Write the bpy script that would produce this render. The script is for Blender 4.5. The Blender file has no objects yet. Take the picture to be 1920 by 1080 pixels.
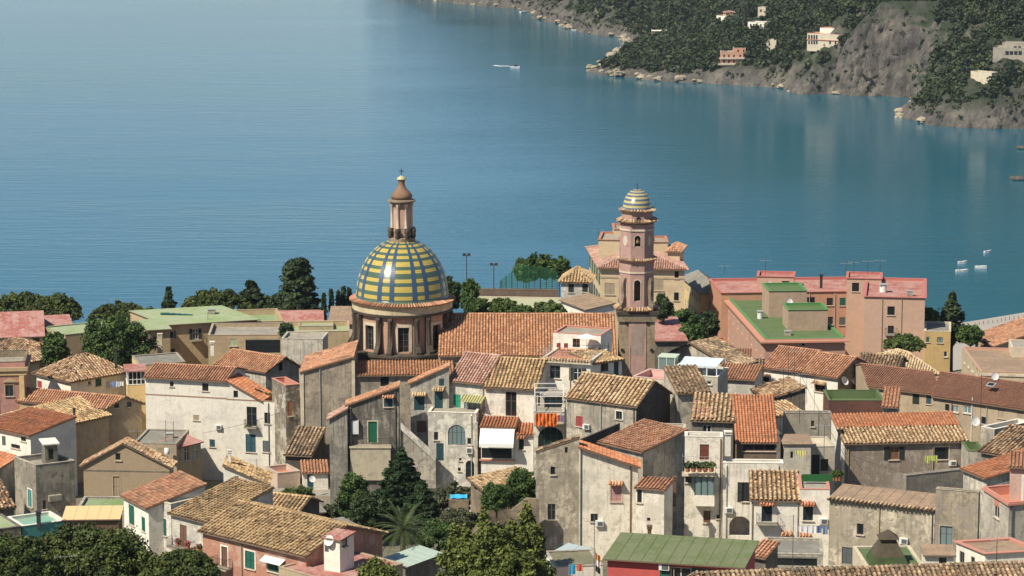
import bpy, math, random
import numpy as np
from mathutils import Vector, Matrix
random.seed(7); RNG = np.random.default_rng(7)
SC = bpy.context.scene
COL = SC.collection

# ------------------------------------------------------------------ camera
CAMZ = 150.0; PITCH = math.radians(10.0); F = 1920 * 100.0 / 36.0
cam = bpy.data.cameras.new('camera'); camo = bpy.data.objects.new('camera', cam); COL.objects.link(camo)
cam.lens = 100; cam.sensor_width = 36; cam.clip_start = 1; cam.clip_end = 60000
camo.location = (0, 0, CAMZ); camo.rotation_euler = (math.pi / 2 - PITCH, 0, 0)
SC.camera = camo
# ------------------------------------------------------------------ world, sun, exposure
SUN = Vector((-0.51, -0.42, 0.76)).normalized()          # towards the sun
world = bpy.data.worlds.new('World'); SC.world = world; world.use_nodes = True
wn = world.node_tree.nodes; wl = world.node_tree.links
sky = wn.new('ShaderNodeTexSky'); sky.sky_type = 'NISHITA'; sky.sun_disc = False
sky.sun_elevation = math.asin(SUN.z); sky.sun_rotation = math.atan2(SUN.x, SUN.y)
sky.altitude = 100; sky.air_density = 0.9; sky.dust_density = 0.2; sky.ozone_density = 2.6
wl.new(sky.outputs[0], wn['Background'].inputs[0]); wn['Background'].inputs[1].default_value = 0.085
sl = bpy.data.lights.new('sun', 'SUN'); sl.energy = 4.7; sl.angle = math.radians(0.53); sl.color = (1.0, 0.92, 0.78)
so = bpy.data.objects.new('sun', sl); COL.objects.link(so); so.location = (-200, 0, 400)
so.rotation_euler = SUN.to_track_quat('Z', 'Y').to_euler()
SC.view_settings.view_transform = 'Standard'; SC.view_settings.look = 'None'
SC.view_settings.exposure = 0.42; SC.view_settings.gamma = 1.0
SC.render.engine = 'CYCLES'

# ------------------------------------------------------------------ projection helpers (survey of the photograph)
cP, sP = math.cos(PITCH), math.sin(PITCH)
def ray(u, v):
    a = (u - 960) / F; b = (540 - v) / F
    return Vector((a, cP + b * sP, -sP + b * cP))
def P(u, v, Y):
    d = ray(u, v); t = Y / d.y
    return Vector((d.x * t, Y, CAMZ + d.z * t))
def PZ(u, v, z):
    d = ray(u, v); t = (z - CAMZ) / d.z
    return Vector((d.x * t, d.y * t, z))
def zv(Y, v):
    k = (540 - v) / F
    return CAMZ + Y * (k * cP - sP) / (cP + k * sP)
def xu(Y, u, v):
    return P(u, v, Y).x
def proj(p):
    dz = p[2] - CAMZ; w = p[1] * cP - dz * sP; h = p[1] * sP + dz * cP
    return 960 + F * p[0] / w, 540 - F * h / w

# ------------------------------------------------------------------ terrain functions
GY = [-60, 0, 60, 100, 150, 200, 230, 260, 300, 330, 350, 380, 420, 450, 480, 520, 570, 600, 3000]
GZ = [170, 146, 124, 111, 97, 85, 79.5, 75.5, 69, 64, 62, 60, 58, 55, 45, 22, 5, 3.2, 3.2]
def ground(x, y):
    return float(np.interp(y, GY, GZ))
_perm = RNG.random((256, 256))
def vnoise(x, y):
    xi = np.floor(x).astype(int); yi = np.floor(y).astype(int); fx = x - xi; fy = y - yi
    fx = fx * fx * (3 - 2 * fx); fy = fy * fy * (3 - 2 * fy)
    g = lambda a, b: _perm[a % 256, b % 256]
    return (g(xi, yi) * (1 - fx) + g(xi + 1, yi) * fx) * (1 - fy) + (g(xi, yi + 1) * (1 - fx) + g(xi + 1, yi + 1) * fx) * fy
def fbm(x, y, o=4):
    s = 0; a = .5
    for i in range(o):
        s = s + a * (vnoise(x, y) - .5); x = x * 2.03 + 17.3; y = y * 2.03 + 5.1; a *= .5
    return s

# ------------------------------------------------------------------ materials
MATS = {}
class NT:
    def __init__(s, name):
        s.m = bpy.data.materials.new(name); s.m.use_nodes = True; s.t = s.m.node_tree
        s.b = s.t.nodes['Principled BSDF']; s.b.inputs['Specular IOR Level'].default_value = .25
    def n(s, t, **k):
        o = s.t.nodes.new(t)
        for a, b in k.items(): setattr(o, a, b)
        return o
    def l(s, a, b): s.t.links.new(a, b)
    def coord(s, scale=(1, 1, 1), rand=True):
        tc = s.n('ShaderNodeTexCoord'); mp = s.n('ShaderNodeMapping'); mp.inputs['Scale'].default_value = scale
        if rand:
            oi = s.n('ShaderNodeObjectInfo'); ml = s.n('ShaderNodeMath', operation='MULTIPLY'); ml.inputs[1].default_value = 60
            s.l(oi.outputs['Random'], ml.inputs[0]); ad = s.n('ShaderNodeVectorMath', operation='ADD')
            s.l(tc.outputs['Object'], ad.inputs[0]); s.l(ml.outputs[0], ad.inputs[1]); s.l(ad.outputs[0], mp.inputs['Vector'])
        else: s.l(tc.outputs['Object'], mp.inputs['Vector'])
        return mp.outputs[0]
    def noise(s, vec, scale, detail=4, rough=.55):
        o = s.n('ShaderNodeTexNoise'); o.inputs['Scale'].default_value = scale; o.inputs['Detail'].default_value = detail
        o.inputs['Roughness'].default_value = rough; s.l(vec, o.inputs['Vector']); return o.outputs['Fac']
    def ramp(s, fac, stops, const=False):
        r = s.n('ShaderNodeValToRGB'); e = r.color_ramp.elements
        if const: r.color_ramp.interpolation = 'CONSTANT'
        while len(e) < len(stops): e.new(.5)
        for i, (p, c) in enumerate(stops):
            e[i].position = p; e[i].color = (c[0], c[1], c[2], 1) if not isinstance(c, (int, float)) else (c, c, c, 1)
        s.l(fac, r.inputs[0]); return r.outputs[0]
    def mix(s, fac, a, b, mode='MIX'):
        o = s.n('ShaderNodeMix', data_type='RGBA', blend_type=mode)
        for sock, val in ((o.inputs[0], fac), (o.inputs[6], a), (o.inputs[7], b)):
            if hasattr(val, 'links'): s.l(val, sock)
            elif isinstance(val, (int, float)): sock.default_value = val
            else: sock.default_value = (*val, 1)
        return o.outputs[2]
    def bump(s, h, dist=.02, strength=1.0):
        b = s.n('ShaderNodeBump'); b.inputs['Distance'].default_value = dist; b.inputs['Strength'].default_value = strength
        s.l(h, b.inputs['Height']); s.l(b.outputs[0], s.b.inputs['Normal'])
    def col(s, c): s.l(c, s.b.inputs['Base Color'])
def plain(name, c, rough=.7, metal=0, spec=.25, vary=.12):
    if name in MATS: return MATS[name]
    k = NT(name); v = k.coord(); f = k.noise(v, 2.2, 3)
    k.col(k.mix(f, tuple(x * (1 - vary) for x in c), tuple(min(1, x * (1 + vary)) for x in c)))
    k.b.inputs['Roughness'].default_value = rough; k.b.inputs['Metallic'].default_value = metal
    k.b.inputs['Specular IOR Level'].default_value = spec
    MATS[name] = k.m; return k.m
def plaster(name, base, stain=(.10, .09, .075), amt=.4, patch=None, streak=.5, brick=False):
    """weathered render: blotches, runs of dirt with their own shape, patches of lost plaster and of lighter repair"""
    if name in MATS: return MATS[name]
    base = (base[0] * 1.03, base[1] * .985, base[2] * .89)
    k = NT(name); v = k.coord()
    wv = k.n('ShaderNodeTexNoise'); wv.inputs['Scale'].default_value = .8; wv.inputs['Detail'].default_value = 3; k.l(v, wv.inputs['Vector'])
    vm = k.n('ShaderNodeVectorMath', operation='MULTIPLY_ADD'); k.l(wv.outputs['Color'], vm.inputs[0]); vm.inputs[1].default_value = (.9, .9, .9); k.l(v, vm.inputs[2]); w = vm.outputs[0]
    big = k.noise(w, .30, 8, .72); mid = k.noise(w, 1.3, 6, .72); fine = k.noise(v, 7, 5, .65)
    sv = k.coord((2.6, 2.6, .17)); run = k.noise(sv, 1.5, 6, .68)
    c = k.mix(fine, tuple(x * .80 for x in base), tuple(min(1, x * 1.12) for x in base))
    c = k.mix(k.ramp(mid, [(.56, 0.0), (.66, .55)]), c, tuple(min(1, x * 1.14 + .015) for x in base))
    f1 = k.ramp(big, [(.54 - .16 * amt, 0.0), (.63 - .14 * amt, min(1, .30 + .9 * amt))])
    c = k.mix(f1, c, tuple(.42 * a_ + .58 * b_ for a_, b_ in zip(base, stain)))
    f2 = k.ramp(run, [(.57 - .12 * amt, 0.0), (.70 - .12 * amt, min(.92, streak * (.35 + .9 * amt)))])
    c = k.mix(f2, c, stain)
    f4 = k.ramp(mid, [(.36 + .09 * amt, min(.95, .25 + amt)), (.42 + .11 * amt, 0.0)])
    c = k.mix(f4, c, tuple(.25 * a_ + .75 * b_ for a_, b_ in zip(base, stain)))
    if patch:
        pn = k.noise(w, .55, 7, .72); f3 = k.ramp(pn, [(.53, 0.0), (.555, .9)])
        c = k.mix(f3, c, patch)
    k.col(c); k.b.inputs['Roughness'].default_value = .9
    h = k.n('ShaderNodeMath', operation='ADD'); k.l(fine, h.inputs[0]); k.l(mid, h.inputs[1]); k.bump(h.outputs[0], .05, .7)
    MATS[name] = k.m; return k.m
def tilemat(name, cols, moss=None, mossamt=.3):
    if name in MATS: return MATS[name]
    k = NT(name); at = k.n('ShaderNodeAttribute'); at.attribute_name = 'rnd'
    n = len(cols); c = k.ramp(at.outputs['Fac'], [((i + .5) / n, q) for i, q in enumerate(cols)])
    v = k.coord(); big = k.noise(v, .6, 5, .65); fine = k.noise(v, 9, 3)
    c = k.mix(k.ramp(fine, [(.3, 0.0), (.75, .5)]), c, tuple(.62 * x for x in cols[len(cols) // 2]))
    if moss: c = k.mix(k.ramp(big, [(.6 - .3 * mossamt, 0.0), (.75 - .15 * mossamt, .8)]), c, moss)
    k.col(c); k.b.inputs['Roughness'].default_value = .88; MATS[name] = k.m; return k.m
def leafmat(name, dark, light):
    if name in MATS: return MATS[name]
    k = NT(name); at = k.n('ShaderNodeAttribute'); at.attribute_name = 'rnd'
    k.col(k.ramp(at.outputs['Fac'], [(0, dark), (.6, tuple(.5 * (a + b) for a, b in zip(dark, light))), (1, light)]))
    k.b.inputs['Roughness'].default_value = .6; k.b.inputs['Specular IOR Level'].default_value = .2
    MATS[name] = k.m; return k.m

OLD = tilemat('tile_old', [(0.112, 0.072, 0.047), (0.404, 0.244, 0.133), (0.628, 0.433, 0.243), (0.27, 0.15, 0.081), (0.718, 0.555, 0.348), (0.179, 0.111, 0.069), (0.539, 0.333, 0.185)], (.10, .085, .06), .3)
OLDD = tilemat('tile_old_dark', [(0.103, 0.075, 0.052), (0.31, 0.207, 0.121), (0.46, 0.322, 0.196), (0.172, 0.115, 0.075), (0.575, 0.437, 0.276)], (.075, .07, .05), .5)
TAN = tilemat('tile_tan', [(0.381, 0.209, 0.098), (0.614, 0.419, 0.218), (0.718, 0.554, 0.328), (0.285, 0.162, 0.082), (0.635, 0.419, 0.229)], (.18, .13, .075), .25)
OCHRE = tilemat('tile_ochre', [(0.224, 0.133, 0.069), (0.494, 0.322, 0.151), (0.651, 0.466, 0.243), (0.348, 0.211, 0.104), (0.561, 0.378, 0.197)], (.12, .10, .06), .3)
ORANGE = tilemat('tile_orange', [(0.454, 0.158, 0.069), (0.546, 0.209, 0.096), (0.618, 0.286, 0.149), (0.371, 0.133, 0.064)], (.22, .12, .07), .25)
TERRA = tilemat('tile_terracotta', [(0.427, 0.188, 0.099), (0.527, 0.256, 0.139), (0.639, 0.367, 0.22), (0.303, 0.138, 0.081)], (.20, .13, .08), .3)
NAVE = tilemat('tile_nave', [(0.391, 0.177, 0.089), (0.543, 0.268, 0.135), (0.651, 0.387, 0.224), (0.456, 0.204, 0.101), (0.293, 0.134, 0.073)], (.24, .14, .08), .3)
PINKT = tilemat('tile_pinkish', [(0.402, 0.198, 0.142), (0.529, 0.314, 0.24), (0.614, 0.419, 0.328), (0.35, 0.178, 0.131)], (.20, .15, .11), .3)
BROWN = tilemat('tile_brown', [(.28, .135, .085), (.35, .175, .11), (.41, .22, .14), (.30, .14, .085)], (.23, .14, .095), .3)
BEIGET = tilemat('tile_beige', [(0.462, 0.33, 0.187), (0.572, 0.429, 0.253), (0.638, 0.506, 0.319), (0.506, 0.352, 0.198)], (.24, .19, .11), .2)
REDT = tilemat('tile_red_painted', [(.40, .15, .12), (.46, .20, .15), (.52, .36, .19), (.36, .14, .11)], None)

WHITE = plaster('plaster_white', (.78, .76, .71), (.34, .32, .28), .2)
WHITEG = plaster('plaster_white_stained', (.70, .68, .63), (.17, .16, .14), .5, (.42, .39, .34))
CREAM = plaster('plaster_cream', (.60, .54, .43), (.25, .22, .17), .25)
BEIGE = plaster('plaster_beige', (.46, .36, .235), (.20, .16, .11), .25)
SAND = plaster('plaster_sand', (.42, .345, .255), (.20, .16, .12), .3)
YELLOW = plaster('plaster_yellow', (.66, .51, .27), (.30, .24, .15), .18)
GREY = plaster('plaster_grey', (.50, .465, .405), (.12, .11, .095), .5, None, .7)
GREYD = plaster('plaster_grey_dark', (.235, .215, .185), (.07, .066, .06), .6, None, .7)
BLACKW = plaster('plaster_black', (.12, .105, .09), (.03, .028, .026), .5)  # near-black; also carries shade on the gable wall and tower core
ERODED = plaster('plaster_eroded', (.60, .545, .45), (.14, .12, .095), .65, (.33, .28, .205), .5)
CHURCHW = plaster('plaster_church', (.40, .35, .285), (.10, .09, .075), .5, None, .6)
PINK = plaster('plaster_pink', (.50, .345, .275), (.34, .24, .19), .15, None, .25)
PINKO = plaster('plaster_pink_orange', (.48, .275, .19), (.30, .185, .13), .15, None, .25)
SALMON = plaster('plaster_salmon', (.42, .215, .16), (.26, .15, .12), .4, (.44, .30, .23), .3)
REDP = plaster('plaster_red', (.50, .10, .10), (.30, .08, .08), .2, None, .2)
TOWERP = plaster('plaster_tower_pink', (.43, .285, .26), (.22, .16, .145), .35, None, .5)
TRIM = plaster('plaster_trim', (.60, .52, .45), (.28, .23, .19), .4, None, .5)
STONE = plaster('stone_dark', (.095, .078, .062), (.035, .03, .027), .5)
STONEM = plaster('stone_mid', (.29, .235, .175), (.09, .08, .065), .55)
CONC = plaster('concrete', (.36, .335, .29), (.15, .14, .12), .4)
REDR = plaster('red_coating', (.34, .125, .105), (.48, .32, .27), .62, None, .1)
GREENR = plaster('green_coating', (.18, .28, .11), (.30, .34, .21), .62, None, .05)
GREENL = plaster('green_coating_pale', (.26, .345, .165), (.37, .38, .28), .62, None, .05)
GREENB = plaster('green_bitumen', (.125, .165, .07), (.19, .20, .12), .62, None, .2)
GREENV = plaster('green_vivid_coating', (.09, .15, .055), (.13, .165, .085), .62, None, .1)
TEALR = plaster('teal_coating', (.16, .40, .31), (.30, .36, .28), .62, None, .05)
GREYR = plaster('grey_roofing', (.27, .265, .24), (.15, .145, .125), .62, None, .1)
TANR = plaster('tan_sheets', (.37, .265, .185), (.20, .15, .11), .62, None, .5)
TERRF = plain('terracotta_floor', (.47, .20, .12)); PINKTRIM = plain('pink_trim', (.52, .235, .17))
WFRAME = plain('white_joinery', (.66, .65, .61), .5); BROWNJ = plain('brown_joinery', (.16, .085, .055), .6)
GREENJ = plain('green_joinery', (.018, .10, .075), .55); GREENBR = plain('bright_green_joinery', (.02, .25, .15), .55)
DARKJ = plain('dark_joinery', (.025, .03, .028), .6); BLUEJ = plain('blue_green_joinery', (.025, .07, .085), .55)
TANJ = plain('tan_joinery', (.34, .27, .18), .6); PINKJ = plain('pink_joinery', (.44, .24, .22), .7); REDJ = plain('red_joinery', (.30, .05, .05), .6)
GREYJ = plain('grey_joinery', (.10, .11, .11), .6); TEALJ = plain('teal_joinery', (.07, .24, .22), .6)
IRON = plain('iron', (.05, .05, .048), .6, .3); STEEL = plain('pale_metal', (.50, .50, .48), .45, .4)
WOOD = plain('wood_dark', (.14, .085, .055), .8); SOFFIT = plain('eave_board', (.16, .115, .085), .85)
CANVAS = plain('white_canvas', (.80, .79, .75), .8); YCANVAS = plain('yellow_canvas', (.72, .48, .24), .8)
PLASTIC = plain('white_plastic', (.68, .67, .63), .5)
def glassmat():
    k = NT('window_glass'); k.b.inputs['Base Color'].default_value = (.016, .02, .022, 1); k.b.inputs['Roughness'].default_value = .08
    k.b.inputs['Specular IOR Level'].default_value = .5; MATS['window_glass'] = k.m; return k.m
GLASS = glassmat()
def paleglass():
    k = NT('veranda_glass'); k.b.inputs['Base Color'].default_value = (.16, .22, .22, 1); k.b.inputs['Roughness'].default_value = .12
    k.b.inputs['Specular IOR Level'].default_value = .5; return k.m
PGLASS = paleglass()

# ------------------------------------------------------------------ mesh building
def link(name, mesh, parent=None):
    o = bpy.data.objects.new(name, mesh); COL.objects.link(o)
    if parent is not None: o.parent = parent
    return o
def tag(o, label=None, cat=None, group=None, kind=None):
    if label: o['label'] = label
    if cat: o['category'] = cat
    if group: o['group'] = group
    if kind: o['kind'] = kind
    return o
def empty(name, loc, label=None, cat=None, group=None):
    o = bpy.data.objects.new(name, None); COL.objects.link(o); o.location = loc; o.empty_display_size = .5
    return tag(o, label, cat, group)
class MB:
    def __init__(s): s.v = []; s.f = []; s.mi = []; s.cur = 0
    def add(s, pts, faces):
        b = len(s.v); s.v += [tuple(p) for p in pts]
        for f in faces: s.f.append(tuple(b + i for i in f)); s.mi.append(s.cur)
    def quad(s, *p): s.add(p, [tuple(range(len(p)))])
    def box(s, x0, x1, y0, y1, z0, z1, M=None):
        p = [(x, y, z) for z in (z0, z1) for y in (y0, y1) for x in (x0, x1)]
        if M: p = [M(*q) for q in p]
        s.add(p, [(0, 2, 3, 1), (4, 5, 7, 6), (0, 1, 5, 4), (2, 6, 7, 3), (0, 4, 6, 2), (1, 3, 7, 5)])
    def tube(s, a, b, r, n=6, r2=None):
        a = Vector(a); b = Vector(b); d = (b - a)
        if d.length < 1e-6: return
        d.normalize(); t = d.orthogonal().normalized(); w = d.cross(t); r2 = r if r2 is None else r2; pts = []
        for c, rr in ((a, r), (b, r2)):
            for i in range(n):
                g = 2 * math.pi * i / n; pts.append(c + t * (rr * math.cos(g)) + w * (rr * math.sin(g)))
        s.add(pts, [(i, (i + 1) % n, n + (i + 1) % n, n + i) for i in range(n)] + [tuple(range(n - 1, -1, -1)), tuple(range(n, 2 * n))])
    def lathe(s, prof, n=32, c=(0, 0, 0), a0=0., sub=None):
        pts = []; m = len(prof)
        for i in range(n):
            g = a0 + 2 * math.pi * i / n
            for r, z in prof: pts.append((c[0] + r * math.cos(g), c[1] + r * math.sin(g), c[2] + z))
        fs = []
        for i in range(n):
            j = (i + 1) % n
            for q in range(m - 1): fs.append((i * m + q, j * m + q, j * m + q + 1, i * m + q + 1))
        s.add(pts, fs)
    def poly_prism(s, pts2, z0, z1, M=None):
        n = len(pts2); p = [(x, y, z0) for x, y in pts2] + [(x, y, z1) for x, y in pts2]
        if M: p = [M(*q) for q in p]
        s.add(p, [tuple(range(n - 1, -1, -1)), tuple(range(n, 2 * n))] + [(i, (i + 1) % n, n + (i + 1) % n, n + i) for i in range(n)])
    def mesh(s, name, mats, smooth=False):
        me = bpy.data.meshes.new(name); me.from_pydata(s.v, [], s.f)
        mats = mats if isinstance(mats, (list, tuple)) else [mats]
        for m in mats: me.materials.append(m)
        if len(mats) > 1: me.polygons.foreach_set('material_index', s.mi)
        if smooth: me.polygons.foreach_set('use_smooth', [True] * len(me.polygons))
        me.update(); return me
    def build(s, name, mats, parent=None, smooth=False):
        return link(name, s.mesh(name, mats, smooth), parent)
def np_mesh(name, verts, quads, mat, rnd=None, smooth=False):
    me = bpy.data.meshes.new(name); nv = len(verts); nf = len(quads); k = quads.shape[1]
    me.vertices.add(nv); me.vertices.foreach_set('co', np.ascontiguousarray(verts, dtype=np.float32).ravel())
    me.loops.add(nf * k); me.loops.foreach_set('vertex_index', np.ascontiguousarray(quads, dtype=np.int32).ravel())
    me.polygons.add(nf); me.polygons.foreach_set('loop_start', np.arange(0, nf * k, k, dtype=np.int32))
    if smooth: me.polygons.foreach_set('use_smooth', np.ones(nf, dtype=bool))
    me.update(calc_edges=True)
    if rnd is not None:
        a = me.attributes.new('rnd', 'FLOAT', 'FACE'); a.data.foreach_set('value', np.ascontiguousarray(rnd, dtype=np.float32))
    me.materials.append(mat); return me

# ------------------------------------------------------------------ tiled roof slopes (every barrel tile is geometry, joined per slope set)
def inpoly(px, py, poly):
    ins = np.zeros(len(px), bool); n = len(poly)
    for i in range(n):
        x1, y1 = poly[i]; x2, y2 = poly[(i + 1) % n]
        c = ((y1 > py) != (y2 > py)); den = (y2 - y1) if abs(y2 - y1) > 1e-9 else 1e-9
        ins ^= c & (px < (x2 - x1) * (py - y1) / den + x1)
    return ins
SEGA = np.linspace(0, math.pi, 5)
def tiles_arrays(pts, pitch=.40, course=.42, h=.12, wob=1.3):
    pitch *= 1.06
    p = [Vector(q) for q in pts]; e = (p[1] - p[0]).normalized()
    nrm = Vector((0, 0, 0))
    for i in range(1, len(p) - 1): nrm += (p[i] - p[0]).cross(p[i + 1] - p[0])
    nrm.normalize()
    if nrm.z < 0: nrm = -nrm
    up = nrm.cross(e).normalized()
    if up.z < 0: up = -up
    poly = [((q - p[0]).dot(e), (q - p[0]).dot(up)) for q in p]
    xs = [a for a, b in poly]; ys = [b for a, b in poly]
    nc = max(1, int((max(xs) - min(xs)) / pitch)); pc = (max(xs) - min(xs)) / nc
    nr = max(1, int((max(ys) - min(ys)) / course + .3)); rc = (max(ys) - min(ys)) / nr
    gx, gy = np.meshgrid(min(xs) + (np.arange(nc) + .5) * pc, min(ys) + (np.arange(nr) + .5) * rc)
    gx = gx.ravel(); gy = gy.ravel(); k = inpoly(gx, gy, poly); gx = gx[k]; gy = gy[k]; n = len(gx)
    if n == 0: return None
    if wob > 1: kp = RNG.random(n) > .012; gx, gy = gx[kp], gy[kp]; n = len(gx)
    ox, oy = RNG.random(2) * 90; sag = .05 + .16 * fbm(gx / 2.6 + ox, gy / 3.2 + oy, 2) * min(1, wob)
    wv = wob * RNG.normal(0, 1, (n, 4)) * np.array([.014, .02, .01, .03])
    E = np.array(e); U = np.array(up); N = np.array(nrm); O = np.array(p[0])
    lat = np.cos(SEGA); hgt = np.sin(SEGA)
    V = np.zeros((n, 10, 3))
    for r, (dy, wf, lift) in enumerate(((-.52, .36, .035), (.56, .30, .0))):
        cx = gx[:, None] + wv[:, 0:1] + lat[None, :] * pc * wf + wv[:, 3:4] * dy * rc
        cy = (gy + dy * rc)[:, None] + wv[:, 1:2] + 0 * lat[None, :]
        cz = hgt[None, :] * h + lift + wv[:, 2:3] + .005 + np.maximum(sag, 0)[:, None]
        V[:, r * 5:(r + 1) * 5] = O + cx[..., None] * E + cy[..., None] * U + cz[..., None] * N
    q = np.array([(i, i + 1, 6 + i, 5 + i) for i in range(4)] + [(0, 1, 3, 4)])
    Q = (np.arange(n) * 10)[:, None, None] + q[None]
    rn = np.repeat(np.clip(RNG.random(n) * .8 + .1 + 1.5 * fbm(gx / 1.7 + oy, gy / 1.9 + ox, 3), 0, 1), 5)
    return V.reshape(-1, 3), Q.reshape(-1, 4), rn
def ridge_arrays(a, b, r=.13, L=.42):
    a = Vector(a); b = Vector(b); d = b - a; n = max(1, int(d.length / L)); d = d / n
    t = d.normalized(); s = t.cross(Vector((0, 0, 1)));
    if s.length < 1e-4: return None
    s.normalize(); w = s.cross(t)
    V = []; Q = []; R = []
    for i in range(n):
        o = len(V)
        for f, rr in ((-.05, r * 1.1), (1.06, r * .92)):
            c = a + d * (i + f)
            for g in SEGA: V.append(c + s * (rr * math.cos(g)) + w * (rr * math.sin(g) * .9))
        Q += [(o + j, o + j + 1, o + 6 + j, o + 5 + j) for j in range(4)]; R += [random.random()] * 4
    return np.array([tuple(v) for v in V]), np.array(Q), np.array(R)
def joined(arrs):
    V = []; Q = []; R = []; b = 0
    for a in arrs:
        if a is None: continue
        V.append(a[0]); Q.append(a[1] + b); R.append(a[2]); b += len(a[0])
    return (np.concatenate(V), np.concatenate(Q), np.concatenate(R)) if V else None
# ------------------------------------------------------------------ houses
CROPS = {'0': (0, 0, 1), '1': (0, 520, 4), '2': (0, 780, 3.6), '3': (400, 600, 4), '4': (400, 810, 4), '5': (600, 310, 2.919),
         '6': (840, 600, 4), '7': (840, 810, 4), '8': (1000, 340, 3.175), 'A': (1240, 480, 2.8235), 'B': (1240, 640, 4.908),
         'C': (1240, 820, 4.153), 'D': (1560, 640, 4.908), 'E': (1540, 820, 4.153), 'F': (1080, 0, 4.5), 'G': (1480, 0, 4.32)}
def q(k, x, y):
    c = CROPS[k]; return c[0] + x / c[2], c[1] + y / c[2]
WCACHE = {}
def cached(key, fn):
    if key not in WCACHE: WCACHE[key] = fn()
    return WCACHE[key]
def m_frame(w, h, leaves, mat):
    def f():
        m = MB(); t = .07
        m.box(-w / 2, w / 2, .08, .15, h / 2 - t, h / 2); m.box(-w / 2, w / 2, .08, .15, -h / 2, -h / 2 + t)
        m.box(-w / 2, -w / 2 + t, .08, .15, -h / 2 + t, h / 2 - t); m.box(w / 2 - t, w / 2, .08, .15, -h / 2 + t, h / 2 - t)
        for i in range(1, leaves):
            x = -w / 2 + w * i / leaves; m.box(x - .04, x + .04, .075, .145, -h / 2 + t, h / 2 - t)
        if h > 1.5: m.box(-w / 2 + t, w / 2 - t, .085, .14, h * .12 - .025, h * .12 + .025)
        return m.mesh('window', mat)
    return cached(('fr', w, h, leaves, mat.name), f)
def m_pane(w, h, mat):
    def f():
        m = MB(); m.box(-w / 2, w / 2, .10, .118, -h / 2, h / 2); return m.mesh('pane', mat)
    return cached(('pa', w, h, mat.name), f)
def m_shutter(w, h, mat):
    def f():
        m = MB(); t = min(.07, w * .2)
        m.box(-w / 2, -w / 2 + t, 0, .05, -h / 2, h / 2); m.box(w / 2 - t, w / 2, 0, .05, -h / 2, h / 2)
        for z in (-h / 2, h / 2 - t, -t / 2): m.box(-w / 2 + t, w / 2 - t, .002, .048, z, z + t)
        n = max(4, int(h / .14))
        for i in range(n):
            z = -h / 2 + t + (h - 2 * t) * (i + .5) / n
            m.quad((-w / 2 + t, .006, z - .055), (w / 2 - t, .006, z - .055), (w / 2 - t, .044, z + .055), (-w / 2 + t, .044, z + .055))
        return m.mesh('shutter', mat)
    return cached(('sh', w, h, mat.name), f)
def m_door(w, h, mat):
    def f():
        m = MB(); m.box(-w / 2, w / 2, .09, .14, -h / 2, h / 2)
        for sx in (-1, 1):
            for z0, z1 in ((-.42, -.05), (.03, .42)):
                x0, x1 = sorted((sx * w * .07, sx * w * .43))
                m.box(x0, x1, .065, .088, z0 * h, z1 * h)
        return m.mesh('door', mat)
    return cached(('do', w, h, mat.name), f)
def m_slab(w, d, t, mat, name='sill'):
    def f():
        m = MB(); m.box(-w / 2, w / 2, -d, .0 - .002, -t, 0); return m.mesh(name, mat)
    return cached(('sl', w, d, t, mat.name, name), f)
def m_surround(w, h, mat):
    def f():
        m = MB(); a = .14
        m.box(-w / 2 - a, -w / 2 - .002, -.035, -.002, -h / 2, h / 2 + a); m.box(w / 2 + .002, w / 2 + a, -.035, -.002, -h / 2, h / 2 + a)
        m.box(-w / 2, w / 2, -.034, -.003, h / 2 + .002, h / 2 + a - .002); return m.mesh('surround', mat)
    return cached(('su', w, h, mat.name), f)
def m_hood(w, d, mat):
    def f():
        pts = [(-w / 2, -d, 0), (w / 2, -d, 0), (w / 2, -.01, d * .42), (-w / 2, -.01, d * .42)]
        a = tiles_arrays(pts, .26, .4, .06); V, Q, R = a
        s = np.array([pts[0], pts[1], pts[2], pts[3]]) - np.array([0, 0, .03]); V = np.concatenate([V, s])
        Q = np.concatenate([Q, np.array([[len(V) - 4, len(V) - 3, len(V) - 2, len(V) - 1]])]); R = np.append(R, .3)
        return np_mesh('window_hood', V, Q, mat, R)
    return cached(('ho', w, d, mat.name), f)
def m_rail(w, d, h, mat, step=.14):
    def f():
        m = MB(); r = .014
        for (a, b) in (((-w / 2, 0), (-w / 2, -d)), ((-w / 2, -d), (w / 2, -d)), ((w / 2, -d), (w / 2, 0))):
            L = math.hypot(b[0] - a[0], b[1] - a[1]); n = max(1, int(L / step))
            for z in (h, .08): m.tube((a[0], a[1], z), (b[0], b[1], z), .02, 4)
            for i in range(n + 1):
                t = i / n; x = a[0] + (b[0] - a[0]) * t; y = a[1] + (b[1] - a[1]) * t; m.tube((x, y, 0), (x, y, h), r, 3)
        return m.mesh('railing', mat)
    return cached(('ra', w, d, h, mat.name), f)
PAN = plaster('pan_tiles_shaded', (.21, .125, .07), (.09, .07, .05), .5, None, .3)  # pan colour darkened to stand for shade between the cover tiles
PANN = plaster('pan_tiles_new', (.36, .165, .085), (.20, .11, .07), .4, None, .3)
def r5(x): return round(x * 20) / 20

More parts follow.
